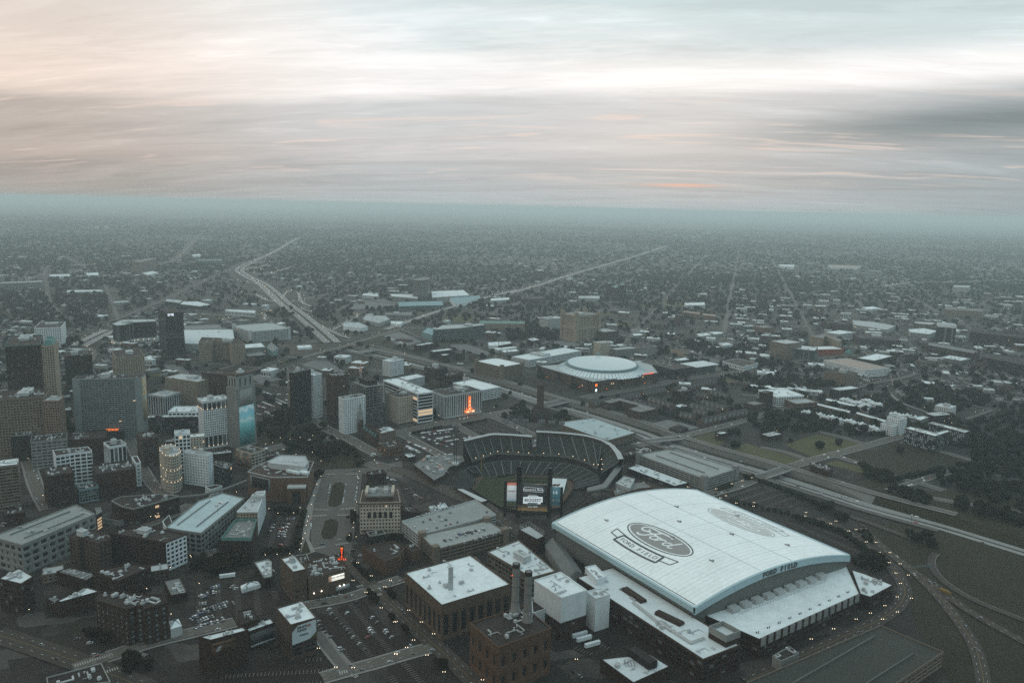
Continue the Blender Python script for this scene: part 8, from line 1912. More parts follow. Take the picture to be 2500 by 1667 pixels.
# ------------------------------------------------------------------ signs
def signs():
    p=Vector(LM['fox'][0]); hh=LM['fox'][2]; it=[x for x in BUILD if 'FOX marquee' in x[1]][0]; c=Vector((sum(q[0] for q in it[2])/4,sum(q[1] for q in it[2])/4)); L=[(q[0]-c.x,q[1]-c.y) for q in it[2]]; f=frontedge(L,c); d=(f[3]-f[2]).normalized(); n=f[4]; a=f[2]+Vector((c.x,c.y)); t=(p.to_2d()-a).dot(d); b0=a+d*t+n*1.5
    r=empty('marquee_sign',(b0.x,b0.y,0),'glowing orange theatre marquee with a tall vertical blade sign','sign'); ang=math.atan2(d.y,d.x)
    q=MB(); q.box((n.x*2,n.y*2,7.5),(17,5,3.4),ang); q.build('marquee_box','e_fox',r); q=MB(); q.box((n.x*4.7,n.y*4.7,7.4),(15,.4,2.2),ang); q.build('letter_board','e_warm',r)
    o=text('FOX',3.4,'brown',r,name='marquee_letters',ext=.1,bold=.1); o.matrix_local=face_matrix((n.x*5.0,n.y*5.0,7.4),d.to_3d(),(0,0,1))
    for s in (-1.3,1.3):
        q=MB(); q.box((d.x*s+n.x*1.5,d.y*s+n.y*1.5,hh*.52+6),(1.3,1.2,hh*.72),ang); q.build('vertical_blade','e_fox',r)
    for i,ch in enumerate('FOX'): o=text(ch,4.2,'e_warm',r,name='blade_letter',ext=.1,bold=.08); o.matrix_local=face_matrix((n.x*2.4,n.y*2.4,hh*.78-i*6.2),d.to_3d(),(0,0,1))
    for s in (-1,1): q=MB(); q.bar((d.x*2.5*s,d.y*2.5*s,9.5),(d.x*6*s,d.y*6*s,13),.6); q.build('flared_wing','e_fox',r)
    p=Vector(LM['foxroof'][0]); hh=LM['foxroof'][2]; r=empty('roof_sign',(p.x,p.y,39),'vertical white FOX roof sign on a steel frame above the theatre block','sign'); q=MB()
    for x in (-1.2,1.2): q.bar((x,0,0),(x,0,hh),.2)
    for z in range(0,int(hh),3): q.bar((-1.2,0,z),(1.2,0,z+3),.12)
    q.build('frame','steelw',r)
    for i,ch in enumerate('FOX'): o=text(ch,hh*.27,'steelw',r,name='sign_letter',bold=.12); o.matrix_local=face_matrix((0,-.5,hh*.88-i*hh*.24),(1,0,0),(0,0,1))
    p=Vector(LM['musicsign'][0]); hh=LM['musicsign'][2]; r=empty('roof_sign',(p.x,p.y,19),'red neon MUSIC HALL sign standing on the theatre roof','sign'); q=MB(); q.box((0,.6,hh/2+1.2),(3.6,.5,hh)); q.build('sign_back','black',r)
    for i,ch in enumerate('MUSIC'): o=text(ch,hh*.21,'e_red' if i!=0 else 'e_fox',r,name='sign_letter',bold=.06); o.matrix_local=face_matrix((0,0,hh*.92-i*hh*.172),(1,0,0),(0,0,1))
    o=text('HALL',hh*.22,'e_red',r,name='sign_letter',bold=.05,space=1.3); o.matrix_local=face_matrix((.4,-.6,.9),(1,.15,0),(0,0,1)); q=MB()
    for x in (-3,-1,1,3): q.bar((x,.3,-.2),(x,.3,1.2),.12)
    q.build('sign_struts','steel',r)
signs()
# ------------------------------------------------------------------ curved casino tower
def casino():
    pass
casino()
# ------------------------------------------------------------------ gabled townhouse rows, white cube houses, hipped pavilion
ORD=['first','second','third','fourth','fifth','sixth','seventh','eighth','ninth','tenth']
RLAB=[o_+' gabled townhouse row from the left along the avenue below the arena' for o_ in ('second','third','fourth','fifth','first')]+['gabled townhouse row left of the brown apartment tower, nearer of two','gabled townhouse row left of the brown apartment tower, farther of two','gabled townhouse row right of the brown apartment tower, nearer of two','gabled townhouse row right of the brown apartment tower, farther of two','short gabled row beside the square white-roofed brick house','gabled townhouse row at the street corner facing the freeway bridge','gabled townhouse row right of the corner row, below the brick tower','short gabled row behind the square white-roofed brick house','short gabled row just behind the brown apartment tower','gabled townhouse row farthest back by the lawn']
TERR=['long front terrace','right-hand front terrace','longer rear terrace','short rear terrace','terrace near the building site','three-house terrace']
def rowhouses():
    for i,(a,b,dp,h,n) in enumerate(ROWH):
        a=Vector(a); b=Vector(b); ax=(b-a).normalized(); nn=Vector((-ax.y,ax.x)); ln=(b-a).length; rise=4.2; m=(a+b)/2
        r=empty('townhouse_row',(m.x,m.y,0),RLAB[i],'townhouses','gabled townhouse rows'); a2=a-m; b2=b-m; w=MB(); rf=MB()
        for s in (-1,1):
            o=nn*dp/2*s; w.quad((a2.x+o.x,a2.y+o.y,0),(b2.x+o.x,b2.y+o.y,0),(b2.x+o.x,b2.y+o.y,h),(a2.x+o.x,a2.y+o.y,h)); o=nn*(dp/2+.5)*s; rf.quad((a2.x+o.x,a2.y+o.y,h-.3),(b2.x+o.x,b2.y+o.y,h-.3),(b2.x,b2.y,h+rise),(a2.x,a2.y,h+rise))
        for e in (a2,b2): p=e+nn*dp/2; q=e-nn*dp/2; w.poly([(p.x,p.y,0),(q.x,q.y,0),(q.x,q.y,h),(e.x,e.y,h+rise-.1),(p.x,p.y,h)])
        w.build('wall','house_b',r); rf.build('roof','house_roof',r)
        side=-1 if (nn.y>0) else 1
        for k in range(n):
            c=a2.lerp(b2,(k+.5)/n); o=nn*dp/2*side; g=MB(); wd=ln/n*.30; f=c+o*1.04
            P=[(f.x-ax.x*wd,f.y-ax.y*wd,h*.62),(f.x+ax.x*wd,f.y+ax.y*wd,h*.62),(f.x+ax.x*wd,f.y+ax.y*wd,h),(f.x,f.y,h+wd*1.1),(f.x-ax.x*wd,f.y-ax.y*wd,h)]; g.poly(P)
            bk=c-o*.0
            g2=MB(); g2.quad(P[2],(c.x+ax.x*wd,c.y+ax.y*wd,h),(c.x,c.y,h+wd*1.1),P[3]); g2.quad(P[3],(c.x,c.y,h+wd*1.1),(c.x-ax.x*wd,c.y-ax.y*wd,h),P[4]); g.build('gable_front','house_a',r); g2.build('gable_roof','house_roof',r)
            q=MB()
            for zz in (h*.22,h*.70):
                for s in (-.45,.45): e=f+ax*(wd*s)+nn*(.06*side); q.quad((e.x-ax.x*.55,e.y-ax.y*.55,zz),(e.x+ax.x*.55,e.y+ax.y*.55,zz),(e.x+ax.x*.55,e.y+ax.y*.55,zz+1.5),(e.x-ax.x*.55,e.y-ax.y*.55,zz+1.5))
            tag(q.build('window_grid','glass',r),kind='stuff')
    for ti,(a,b,n,h) in enumerate(CUBES):
        a=Vector(a); b=Vector(b); ax=(b-a)/n; ang=math.atan2(ax.y,ax.x); nn=Vector((-ax.y,ax.x)).normalized(); nn=nn if nn.y<0 else -nn
        for k in range(n):
            c=a+ax*(k+.5); hh=h*(1.18 if k%3==1 else 1.0); r=empty('cube_house',(c.x,c.y,0),f'{ORD[k]} white box house from the left in the {TERR[ti]}','house','white cube townhouses',0); q=MB(); q.box((0,0,hh/2),(ax.length*.96,10,hh),ang); q.build('wall','white',r); q=MB(); q.box((0,0,hh+.25),(ax.length*.98,10.3,.5),ang); q.box((nn.x*-2,nn.y*-2,hh+1.4),(ax.length*.4,3,2),ang); q.build('roof_edge','r_white',r); q=MB(); f=nn*5.03
            for zz in (hh*.28,hh*.7): q.box((f.x,f.y,zz),(ax.length*.5,.1,1.7),ang)
            q.build('window_band','glass',r)
    P=[Vector(p) for p in LM['hip']]; c=sum(P,Vector())/4; r=empty('pavilion',(c.x,c.y,0),'low dark hip-roofed building alone on a pale paved lot','building'); q=MB(); L=[(p.x-c.x,p.y-c.y) for p in P]
    if area(L)<0: L=L[::-1]
    q.prism(inset(L,1),0,4); q.build('wall','brown',r); q=MB()
    for i in range(4): q.poly([(*L[i],3.6),(*L[(i+1)%4],3.6),(0,0,8)])
    q.build('hip_roof','r_tar',r)
    for i,p in enumerate(LM['houses_w']):
        r=empty('house',(p[0],p[1],0),['left one of two white gabled houses beside the buff brick block','right one of two white gabled houses beside the buff brick block','dark gabled house behind the two white ones','white gabled house standing alone at the edge of the lawn'][i],'house'); m='white' if i!=2 else 'brown'; w=MB(); rf=MB(); dx,dy,h=5,7,7
        for s in (-1,1): w.quad((s*dx,-dy,0),(s*dx,dy,0),(s*dx,dy,h),(s*dx,-dy,h)); rf.quad((s*(dx+.4),-dy-.4,h-.3),(s*(dx+.4),dy+.4,h-.3),(0,dy+.4,h+4.5),(0,-dy-.4,h+4.5))
        for s in (-1,1): w.poly([(-dx,s*dy,0),(dx,s*dy,0),(dx,s*dy,h),(0,s*dy,h+4.4),(-dx,s*dy,h)])
        w.build('wall',m,r); rf.build('roof','house_roof',r); q=MB()
        for x in (-2.2,2.2):
            for z in (1.2,4.2): q.box((x,-dy-.03,z+.8),(1.1,.08,1.6))
        q.build('window_group','glass',r)
rowhouses()
# elevated guideway
def guideway():
    P=[Vector(p) for p in LM['pmover']]; r=empty('guideway',tuple(P[2][:2])+(0,),'elevated concrete rail guideway curving past the teal garage','guideway'); o=P[2].to_2d(); Q=resamp(P,24); q=MB()
    for a,b in zip(Q,Q[1:]): d=b-a; m=(a+b)/2; q.box((m.x-o.x,m.y-o.y,7),(d.length+.3,3.6,1.6),math.atan2(d.y,d.x))
    q.build('beam','concrete',r)
    for a in Q[::3]: q=MB(); q.box((a.x-o.x,a.y-o.y,3.1),(1.2,1.2,6.2)); q.build('pier','concrete',r)
guideway()
p=LM['highmast']; r=empty('high_mast_light',tuple(p[0][:2])+(0,),'tall slender lighting mast in the grass between freeway ramps','lamp'); q=MB(); q.bar((0,0,0),(0,0,p[2]),.3,0,6); q.build('mast','steel',r); q=MB(); q.lathe((0,0,p[2]),[(1.2,0),(1.2,.6)],8); q.build('lamp_ring','unit',r)
p=LM['fldpole']; r=empty('high_mast_light',tuple(p[0][:2])+(0,),'tall slender lighting mast beside the sunken freeway','lamp'); q=MB(); q.bar((0,0,-6),(0,0,p[2]),.3,0,6); q.build('mast','steel',r); q=MB(); q.lathe((0,0,p[2]),[(1.2,0),(1.2,.6)],8); q.build('lamp_ring','unit',r)
a,b=[Vector(x) for x in LM['gantry']]; r=empty('sign_gantry',(a.x,a.y,0),'steel sign gantry spanning the curved exit ramp','sign'); q=MB(); d=b-a; q.bar((0,0,0),(0,0,8),.3); q.bar((d.x,d.y,0),(d.x,d.y,8),.3); q.bar((0,0,7.4),(d.x,d.y,7.4),.25); q.bar((0,0,8.4),(d.x,d.y,8.4),.25)
for k in range(10): q.bar((d.x*k/10,d.y*k/10,7.4),(d.x*(k+.5)/10,d.y*(k+.5)/10,8.4),.12)
q.build('frame','steel',r); q=MB(); q.box((d.x*.7,d.y*.7,7.8),(7,.3,2.6),math.atan2(d.y,d.x)); q.build('sign_panel','teal2',r)
# ------------------------------------------------------------------ occupancy grid for scattering
GX0,GX1,GY0,GY1,CS=-5200,5200,400,8000,8.0
OCC=np.zeros((int((GX1-GX0)/CS),int((GY1-GY0)/CS)),np.uint8)
def mark_poly(pts,val,grow=0):
    pts=np.array(pts,float); x0,y0=pts.min(0)-grow-CS; x1,y1=pts.max(0)+grow+CS; i0,i1=[int(np.clip((q-GX0)/CS,0,OCC.shape[0]-1)) for q in (x0,x1)]; j0,j1=[int(np.clip((q-GY0)/CS,0,OCC.shape[1]-1)) for q in (y0,y1)]
    if i1<=i0 or j1<=j0: return
    gx=(np.arange(i0,i1+1)+.5)*CS+GX0; gy=(np.arange(j0,j1+1)+.5)*CS+GY0; Xg,Yg=np.meshgrid(gx,gy,indexing='ij'); ins=np.zeros_like(Xg,bool); n=len(pts)
    for k in range(n):
        xa,ya=pts[k]; xb,yb=pts[(k+1)%n]; c=((ya>Yg)!=(yb>Yg))&(Xg<(xb-xa)*(Yg-ya)/((yb-ya) if yb!=ya else 1e-9)+xa); ins^=c
    if grow:
        for k in range(n):
            a=pts[k]; b=pts[(k+1)%n]; d=b-a; t=np.clip(((Xg-a[0])*d[0]+(Yg-a[1])*d[1])/max(d@d,1e-6),0,1); ins|=np.hypot(Xg-a[0]-t*d[0],Yg-a[1]-t*d[1])<grow
    OCC[i0:i1+1,j0:j1+1][ins]=val
for pts,m in PATCHP: mark_poly(pts,1 if m in('grass','grass2') else 2)
for P,w2,m in ROADP:
    for a,b in zip(P,P[1:]):
        n=max(1,int((b-a).length/6))
        for k in range(n+1):
            q=a.lerp(b,k/n); r=int((w2/2+4)/CS)+1; i,j=int((q.x-GX0)/CS),int((q.y-GY0)/CS)
            if 0<=i<OCC.shape[0] and 0<=j<OCC.shape[1]: OCC[max(0,i-r):i+r+1,max(0,j-r):j+r+1]=np.maximum(OCC[max(0,i-r):i+r+1,max(0,j-r):j+r+1],3)
mark_poly(hole,4); mark_poly([p[:2] for p in LM['com_hole']],4,60); mark_poly([p[:2] for p in LM['ff_roof']],4,30)
for p in FOOT: mark_poly(p,4,6)
SG=1
def occ(x,y):
    pass
# street grid of the outer districts
GRID=math.radians(-16)
def street_grid():
    b=MB(); ca,sa=math.cos(GRID),math.sin(GRID)
    def line(ax,off,w2):
        dx,dy=(ca,sa) if ax==0 else (-sa,ca); nx,ny=-dy,dx; t=-6000; run=None
        while t<8000:
            x,y=dx*t+nx*off,dy*t+ny*off; i,j=int((x-GX0)/CS),int((y-GY0)/CS); ok=0<=i<OCC.shape[0] and 0<=j<OCC.shape[1] and OCC[i,j] in(0,3,5) and y>1480 and abs(x)<.72*y and not(y<2000 and abs(x)<450)
            if ok and OCC[i,j]==0: OCC[i,j]=5; OCC[max(0,i-1),j]=max(5,OCC[max(0,i-1),j]) if OCC[max(0,i-1),j]!=4 else 4
            if ok and run is None: run=t
            if (not ok or t>=7990) and run is not None:
                if t-run>60:
                    z=.035 if ax else .045
                    p=(dx*run+nx*off,dy*run+ny*off); q=(dx*t+nx*off,dy*t+ny*off); b.quad((p[0]-nx*w2,p[1]-ny*w2,z),(q[0]-nx*w2,q[1]-ny*w2,z),(q[0]+nx*w2,q[1]+ny*w2,z),(p[0]+nx*w2,p[1]+ny*w2,z))
                run=None
            t+=8
    for k in range(-40,60): line(0,k*130+20,4.2 if k%4 else 7)
    for k in range(-30,30): line(1,k*250+40,4.2 if k%3 else 8)
    tag(b.build('street_grid','road'),kind='structure')
def occ(x,y):
    i,j=int((x-GX0)/CS),int((y-GY0)/CS)
    return OCC[i,j] if 0<=i<OCC.shape[0] and 0<=j<OCC.shape[1] else 9
street_grid()
# small blocks that fill the gaps of the old downtown
rb=random.Random(31); nb=0
for _ in range(4000):
    if nb>=64: break
    y=rb.uniform(520,1420); x=rb.uniform(-.66*y,-.02*y); w2,d2,h2=rb.uniform(11,24),rb.uniform(11,20),rb.choice((5,6,8,9,11,13)); a=rb.choice((.42,.5,.46)); ca,sa=math.cos(a),math.sin(a)
    P=[(x+ca*u-sa*v,y+sa*u+ca*v) for u,v in ((-w2/2,-d2/2),(w2/2,-d2/2),(w2/2,d2/2),(-w2/2,d2/2))]
    if any(occ(*q)!=0 for q in P+[(x,y)]+[((P[i][0]+P[i-1][0])/2,(P[i][1]+P[i-1][1])/2) for i in range(4)]): continue
    wl=rb.choice(('brown','brown','brown2','dark','sand2')); rf=rb.choice(('tar','tar','pale2','white','pale')); zone='in the left half of downtown' if x<-.3*y else 'near the square and theatres'; nm=dict(brown='brown brick',brown2='grey-brown',dark='charcoal',sand2='buff')[wl]; rn=dict(tar='dark',pale2='grey',white='white',pale='pale')[rf]
    building('infill_building',f'small {nm} block with {rn} roof {zone}',P,h2,dict(wall=wl,roof=rf,units=2,bay=4,fl=3.8,wf=.5,hf=.5,group=f'small {nm} blocks with {rn} roofs {zone}')); mark_poly(P,4,4); nb+=1
# ------------------------------------------------------------------ cars
def car_mesh(kind):
    b=MB(); L_,W,H=(4.6,1.85,.78) if kind==0 else (4.9,1.95,1.0)
    prof=[(-L_/2,.30),(-L_/2,H*.85),(-L_/2+.5,H),(L_/2-1.1,H*.98),(L_/2-.1,H*.8),(L_/2,.32)]
    for s in (-1,1): b.poly([(x,s*W/2,z) for x,z in (prof if s<0 else prof[::-1])])
    for a,c in zip(prof,prof[1:]+prof[:1]): b.quad((a[0],-W/2,a[1]),(a[0],W/2,a[1]),(c[0],W/2,c[1]),(c[0],-W/2,c[1]))
    rx0,rx1=(-1.2,.55) if kind==0 else (-2.0,.7); rz=1.46 if kind==0 else 1.78
    b.quad((rx0,-W*.38,rz),(rx1,-W*.38,rz),(rx1,W*.38,rz),(rx0,W*.38,rz))
    for x in (-1.45,1.45):
        for s in (-1,1): b.bar((x,s*W*.36,.33),(x,s*W*.52,.33),.33,1,8)
    body=b
    g=MB(); bx0,bx1=(-1.95,1.35) if kind==0 else (-2.3,1.45); A=[(bx0,-W*.47,H*.97),(bx1,-W*.47,H*.97),(bx1,W*.47,H*.97),(bx0,W*.47,H*.97)]; T_=[(rx0,-W*.38,rz-.02),(rx1,-W*.38,rz-.02),(rx1,W*.38,rz-.02),(rx0,W*.38,rz-.02)]
    for i in range(4): g.quad(A[i],A[(i+1)%4],T_[(i+1)%4],T_[i])
    return body,g
CMESH={}
for kd in (0,1):
    bd,g=car_mesh(kd); og=g.build('g','carglass'); CMESH['g',kd]=og.data; bpy.data.objects.remove(og)
    for cn in CARC:
        o=bd.build('b',['car_'+cn,'tyre']); CMESH[cn,kd]=o.data; bpy.data.objects.remove(o)
CLIST=[]; rc=random.Random(11)
CW=['white']*26+['silver']*22+['grey']*20+['black']*20+['red']*7+['blue']*5
def fang(x,y): d,q,t=fwpoint((x,y)); return math.atan2(t.y,t.x)
for (x,y,z,lab,ang) in CARS:
    if ang=='fw': a=fang(x,y) if z<-1 else -1.0
    elif ang=='br': a=fang(x,y)+math.pi/2
    elif ang=='st2': a=.55+rc.uniform(-.1,.1)
    elif ang is None: a=rc.uniform(0,6.28)
    else: a=math.radians(ang)+rc.uniform(-.07,.07)
    CLIST.append((x,y,z,lab,a))
for (x0,y0,x1,y1,n,z,lab,ang,fill) in CROW:
    d=math.hypot(x1-x0,y1-y0); a=math.atan2(y1-y0,x1-x0)+math.radians(ang); n2=min(int(d/ (2.6 if ang else 5.6))+1,int(n*1.6)) if z==0 else n
    for k in range(n2):
        if rc.random()>fill: continue
        t=(k+.5)/n2; CLIST.append((x0+(x1-x0)*t,y0+(y1-y0)*t,z,lab,a+rc.uniform(-.05,.05)+(math.pi if rc.random()<.4 else 0)))
for P,w2,m in ROADP:      # kerbside parking
    if not(9<=w2<=16) or m!='road': continue
    for a,b in zip(P,P[1:]):
        if a.length>1250 or a.length<450 or occ(a.x,a.y)==4: continue
        d=(b-a).normalized(); s=0
        while s<(b-a).length:
            if rc.random()<.16: q=a+d*s+Vector((-d.y,d.x))*rc.choice((-1,1))*(w2/2-1.3); CLIST.append((q.x,q.y,.3,'parked at a street kerb',math.atan2(d.y,d.x)))
            s+=6.5
for P,w2,m in ROADP:
    if w2<11: continue
    for a,b in zip(P,P[1:]):
        if (a.length>3600) or a.length<450: continue
        if rc.random()<min(.3,(b-a).length/160):
            d=(b-a).normalized(); s=rc.choice((-1,1)); q=a.lerp(b,rc.random())+Vector((-d.y,d.x))*s*w2*.22; CLIST.append((q.x,q.y,.25,'driving along a street',math.atan2(d.y,d.x)+(0 if s<0 else math.pi)))
F1=[Vector(p) for p in [(q.x,q.y) for q in FAR]]
for off in (11,14.5,18,22,31,35,39):
    Lq=offs(FAR,off)
    for a,b in zip(Lq,Lq[1:]):
        if rc.random()<.35: q=a.lerp(b,rc.random()); CLIST.append((q.x,q.y,DEP+.1,'on the sunken freeway',math.atan2((b-a).y,(b-a).x)+(math.pi if off>26 else 0)))
CLIST.sort(key=lambda c:math.hypot(c[0],c[1]))
def put_car(i,c):
    x,y,z,lab,a=c; cn=rc.choice(CW); kd=1 if rc.random()<.4 else 0
    o=link('car',CMESH[cn,kd]); o.location=(x,y,max(z,.1) if z>-1 else z+.12); o.rotation_euler[2]=a
    g=link('window_band',CMESH['g',kd],o); sh={0:'saloon',1:'tall'}[kd]
    tag(o,f'{cn} {"low saloon car" if kd==0 else "tall utility car"} {lab}','car',f'{cn} {"saloon" if kd==0 else "utility"} cars {lab}')
for i,c in enumerate(CLIST[:300]): put_car(i,c)
if len(CLIST)>300:
    VV={};
    for cn in ('white','silver','black','red'):
        V=[];F=[];off=0; proto=np.array([(-2.3,-.9,.3),(2.3,-.9,.3),(2.3,.9,.3),(-2.3,.9,.3),(-2.3,-.9,.9),(2.2,-.9,.85),(2.2,.9,.85),(-2.3,.9,.9),(-1.2,-.7,1.45),(.6,-.7,1.45),(.6,.7,1.45),(-1.2,.7,1.45)]); fc=np.array([(0,1,5,4),(1,2,6,5),(2,3,7,6),(3,0,4,7),(4,5,9,8),(5,6,10,9),(6,7,11,10),(7,4,8,11),(8,9,10,11)])
        VV[cn]=(V,F,proto,fc)
    for c in CLIST[300:]:
        cn=rc.choice(['white','silver','silver','white','black','black','black','silver','white','silver','black','white','red']); V,F,pr,fc=VV[cn]; a=c[4]; R_=np.array([[math.cos(a),-math.sin(a),0],[math.sin(a),math.cos(a),0],[0,0,1]]); F.append(fc+12*len(V)); V.append(pr@R_.T+np.array([c[0],c[1],max(c[2],.1) if c[2]>-1 else c[2]+.1]))
    for cn,(V,F,pr,fc) in VV.items():
        if V: tag(npmesh('distant_traffic',np.concatenate(V),np.concatenate(F),'car_'+cn),f'{cn} cars far off in lots and streets, too small to tell apart','cars',kind='stuff')
# trailers and trucks
def trailer(p,ang,lab,cab=False,col='white'):
    r=empty('truck' if cab else 'trailer',(p[0],p[1],max(p[2],.1) if p[2]>-1 else p[2]+.1),lab,'truck' if cab else 'trailer',None,ang); q=MB(); q.box((0,0,2.6),(14,2.6,2.9)); q.box((0,0,4.1),(14.1,2.64,.12)); q.build('box_body',col,r); q=MB()
    for x in (-5.5,-4.2,4.5):
        for s in (-1,1): q.bar((x,s*.8,.5),(x,s*1.25,.5),.5,0,10)
    q.box((0,0,.95),(13,1,.3)); q.build('chassis','dark',r)
    if cab: q=MB(); q.box((9,0,1.9),(2.6,2.5,2.7)); q.box((10.5,0,1.2),(1.2,2.3,1.3)); q.build('cab',col,r); q=MB(); q.box((10.35,0,2.6),(.1,2.2,.9)); q.build('windscreen','carglass',r)
T=LM['trailers']
for i,lab in enumerate(('first white trailer from the plant in the yard below the white tower','middle white trailer in the yard below the white tower','last white trailer in the yard, nearest the stadium wing')): trailer(T[i],math.radians(28),lab)
trailer(T[3],math.radians(20),'long pale trailer parked at the back of the dark car lot'); trailer(T[4],math.radians(-12),'white trailer office on the corner above the theatre')
trailer(LM['semi'][0],fang(*LM['semi'][0][:2]),'white articulated lorry on the sunken freeway',True); trailer(LM['ytruck'][0],-1.0,'yellow lorry climbing the curved exit ramp',True,'yellow'); bpy.data.objects['truck.001'].scale=(.6,.8,.8)
# ------------------------------------------------------------------ street lamps
lb=MB(); lb.bar((0,0,0),(0,0,8.6),.11,0,6); lb.bar((-.9,0,8.5),(.9,0,8.5),.07); lb.lathe((0,0,0),[(.3,0),(.22,.8),(.12,1)],6); LPOLE=lb.build('x','steel'); LPM=LPOLE.data; bpy.data.objects.remove(LPOLE)
lb=MB(); lb.lathe((0,0,0),[(.1,0),(.23,.18),(.23,.36),(.08,.5)],8); o=lb.build('x','e_dot'); LGM=o.data; bpy.data.objects.remove(o)
lb=MB(); lb.bar((0,0,0),(0,0,1),.1,0,6); lb.lathe((0,0,0),[(.25,0),(.15,.12)],6); o=lb.build('x','steel'); PPM=o.data; bpy.data.objects.remove(o)
def lamp_label(x,y,k):
    d=math.hypot(x,y)
    if k=='twin': return 'lit twin-globe street lamp on the road curving round the stadium' if x>60 else 'lit twin-globe street lamp on the streets beside the big white hall'
    if d<1150 and x<150: return 'lit single lamp post around the park square and divided avenue'
    return 'lit single lamp post in the dim streets beyond the freeway' if x>150 else 'lit single lamp post on the streets round the theatres'
for (x,y,k,z) in LAMPS:
    lab=lamp_label(x,y,k); o=link('street_lamp',LPM if k=='twin' else PPM); o.location=(x,y,.1)
    if k!='twin': o.scale=(1,1,z)
    tag(o,lab,'lamp',lab.replace('lit ','').replace('lamp','lamps',1))
    for s in ((-.9,.9) if k=='twin' else (0,)):
        g=link('lamp_globe',LGM,o); g.location=(s,0,8.6 if k=='twin' else 1.0)
        g.scale=(1,1,1) if k=='twin' else (1.15,1.15,1.0/z)
# ------------------------------------------------------------------ trees
def ico(sub):
    import bmesh
    bm=bmesh.new(); bmesh.ops.create_icosphere(bm,subdivisions=sub,radius=1); V=np.array([v.co[:] for v in bm.verts]); F=np.array([[v.index for v in f.verts] for f in bm.faces]); bm.free(); return V,F
IV1,IF1=ico(1); IV2,IF2=ico(2)
def crown_mesh(seed,mat):
    r=np.random.default_rng(seed); V=[];F=[];off=0
    lobes=[(0,0,0,.78)]+[(*(r.normal(size=3)*[.42,.42,.30]),r.uniform(.38,.58)) for _ in range(7)]
    for lx,ly,lz,lr in lobes:
        d=IV2*(1+r.normal(0,.10,(len(IV2),1)))*lr*np.array([1,1,.85])+[lx,ly,lz]; 
        n=int(60*lr*lr*4)
        dirs=r.normal(size=(n,3)); dirs/=np.linalg.norm(dirs,axis=1)[:,None]; c=dirs*lr*np.array([1,1,.85])*r.uniform(.82,1.12,(n,1))+[lx,ly,lz]
        a=r.normal(size=(n,3)); a-=dirs*(a*dirs).sum(1)[:,None]*.6; a/=np.linalg.norm(a,axis=1)[:,None]; b=np.cross(a,dirs); s=r.uniform(.10,.19,(n,1))
        q=np.stack([c-a*s-b*s*.7,c+a*s-b*s*.5,c+b*s],1).reshape(-1,3); V.append(q); F.append(np.arange(n*3).reshape(-1,3)+off); off+=n*3
        core=IV1*lr*.82*(1+r.normal(0,.12,(len(IV1),1)))*np.array([1,1,.85])+[lx,ly,lz]; V.append(core); F.append(IF1+off); off+=len(IV1)
    o=npmesh('x',np.concatenate(V),np.concatenate(F),mat); m=o.data; bpy.data.objects.remove(o); return m
CROWNS=[crown_mesh(s,'leaf' if s%2 else 'leaf2') for s in range(8)]
tb=MB(); tb.bar((0,0,0),(0,0,.45),.045,0,6); tb.bar((0,0,.40),(.16,.05,.75),.022,0,5); tb.bar((0,0,.38),(-.14,.10,.72),.022,0,5); tb.bar((0,0,.42),(.0,-.16,.74),.022,0,5); o=tb.build('x','bark'); TRUNK=o.data; bpy.data.objects.remove(o)
TL_=[]; rt=random.Random(5)
for pts,n,r in TREEA:
    for _ in range(n): x,y=rnd_in(pts,rt); TL_.append((x,y,r*rt.uniform(.65,1.2)))
for (x0,y0,x1,y1,n,r) in TREEL:
    for k in range(n): t=(k+.5)/n; TL_.append((x0+(x1-x0)*t+rt.uniform(-.5,.5),y0+(y1-y0)*t+rt.uniform(-.5,.5),r*rt.uniform(.8,1.15)))
# keep trees off roofs
TL_=[t for t in TL_ if occ(t[0],t[1])!=4]
TL_.sort(key=lambda t:-t[2]/math.hypot(t[0],t[1]))
def place_name(x,y):
    d=math.hypot(x,y)
    if x<-60 and 900<d<1250: return 'in the leafy park square downtown'
    if d<760 and x<20: return 'beside the dark streets at lower left'
    if d<900 and x<160: return 'planted along the divided avenue'
    if x>160 and d<1000: return 'along the curving road behind the stadium'
    if x>160 and d<1500: return 'in the dim grove and verges right of the freeway'
    return 'on the greens and streets beyond the freeway'
for x,y,r in TL_[:300]:
    e=empty('tree',(x,y,0),f'{"broad" if r>4.6 else "small round"} dark green tree {place_name(x,y)}','tree',f'{"broad" if r>4.6 else "small"} trees {place_name(x,y)}',rt.uniform(0,6.28))
    t=link('trunk',TRUNK,e); t.scale=(r*1.9,r*1.9,r*2.1); c=link('crown',CROWNS[rt.randrange(8)],e); c.location=(0,0,r*1.25); c.scale=(r,r,r*.95)
def blobs(items,IV,IF,name,label,jit,mat='canopy',chunk=9000):
    items=np.array(items); n=len(items)
    if n==0: return
    nv=len(IV); ang=RNG.uniform(0,6.28,n); D=1+RNG.normal(0,jit,(n,nv,1)); B=IV[None]*D; c,s=np.cos(ang)[:,None],np.sin(ang)[:,None]
    V=np.stack([B[:,:,0]*c-B[:,:,1]*s,B[:,:,0]*s+B[:,:,1]*c,B[:,:,2]],-1)*np.stack([items[:,2],items[:,2],items[:,3]],-1)[:,None]; V[:,:,0]+=items[:,0,None]; V[:,:,1]+=items[:,1,None]; V[:,:,2]+=items[:,4,None]
    F=(np.arange(n)[:,None,None]*nv+IF[None]).reshape(-1,3)
    tag(npmesh(name,V.reshape(-1,3),F,mat),label,'trees',kind='stuff')
mid=[]
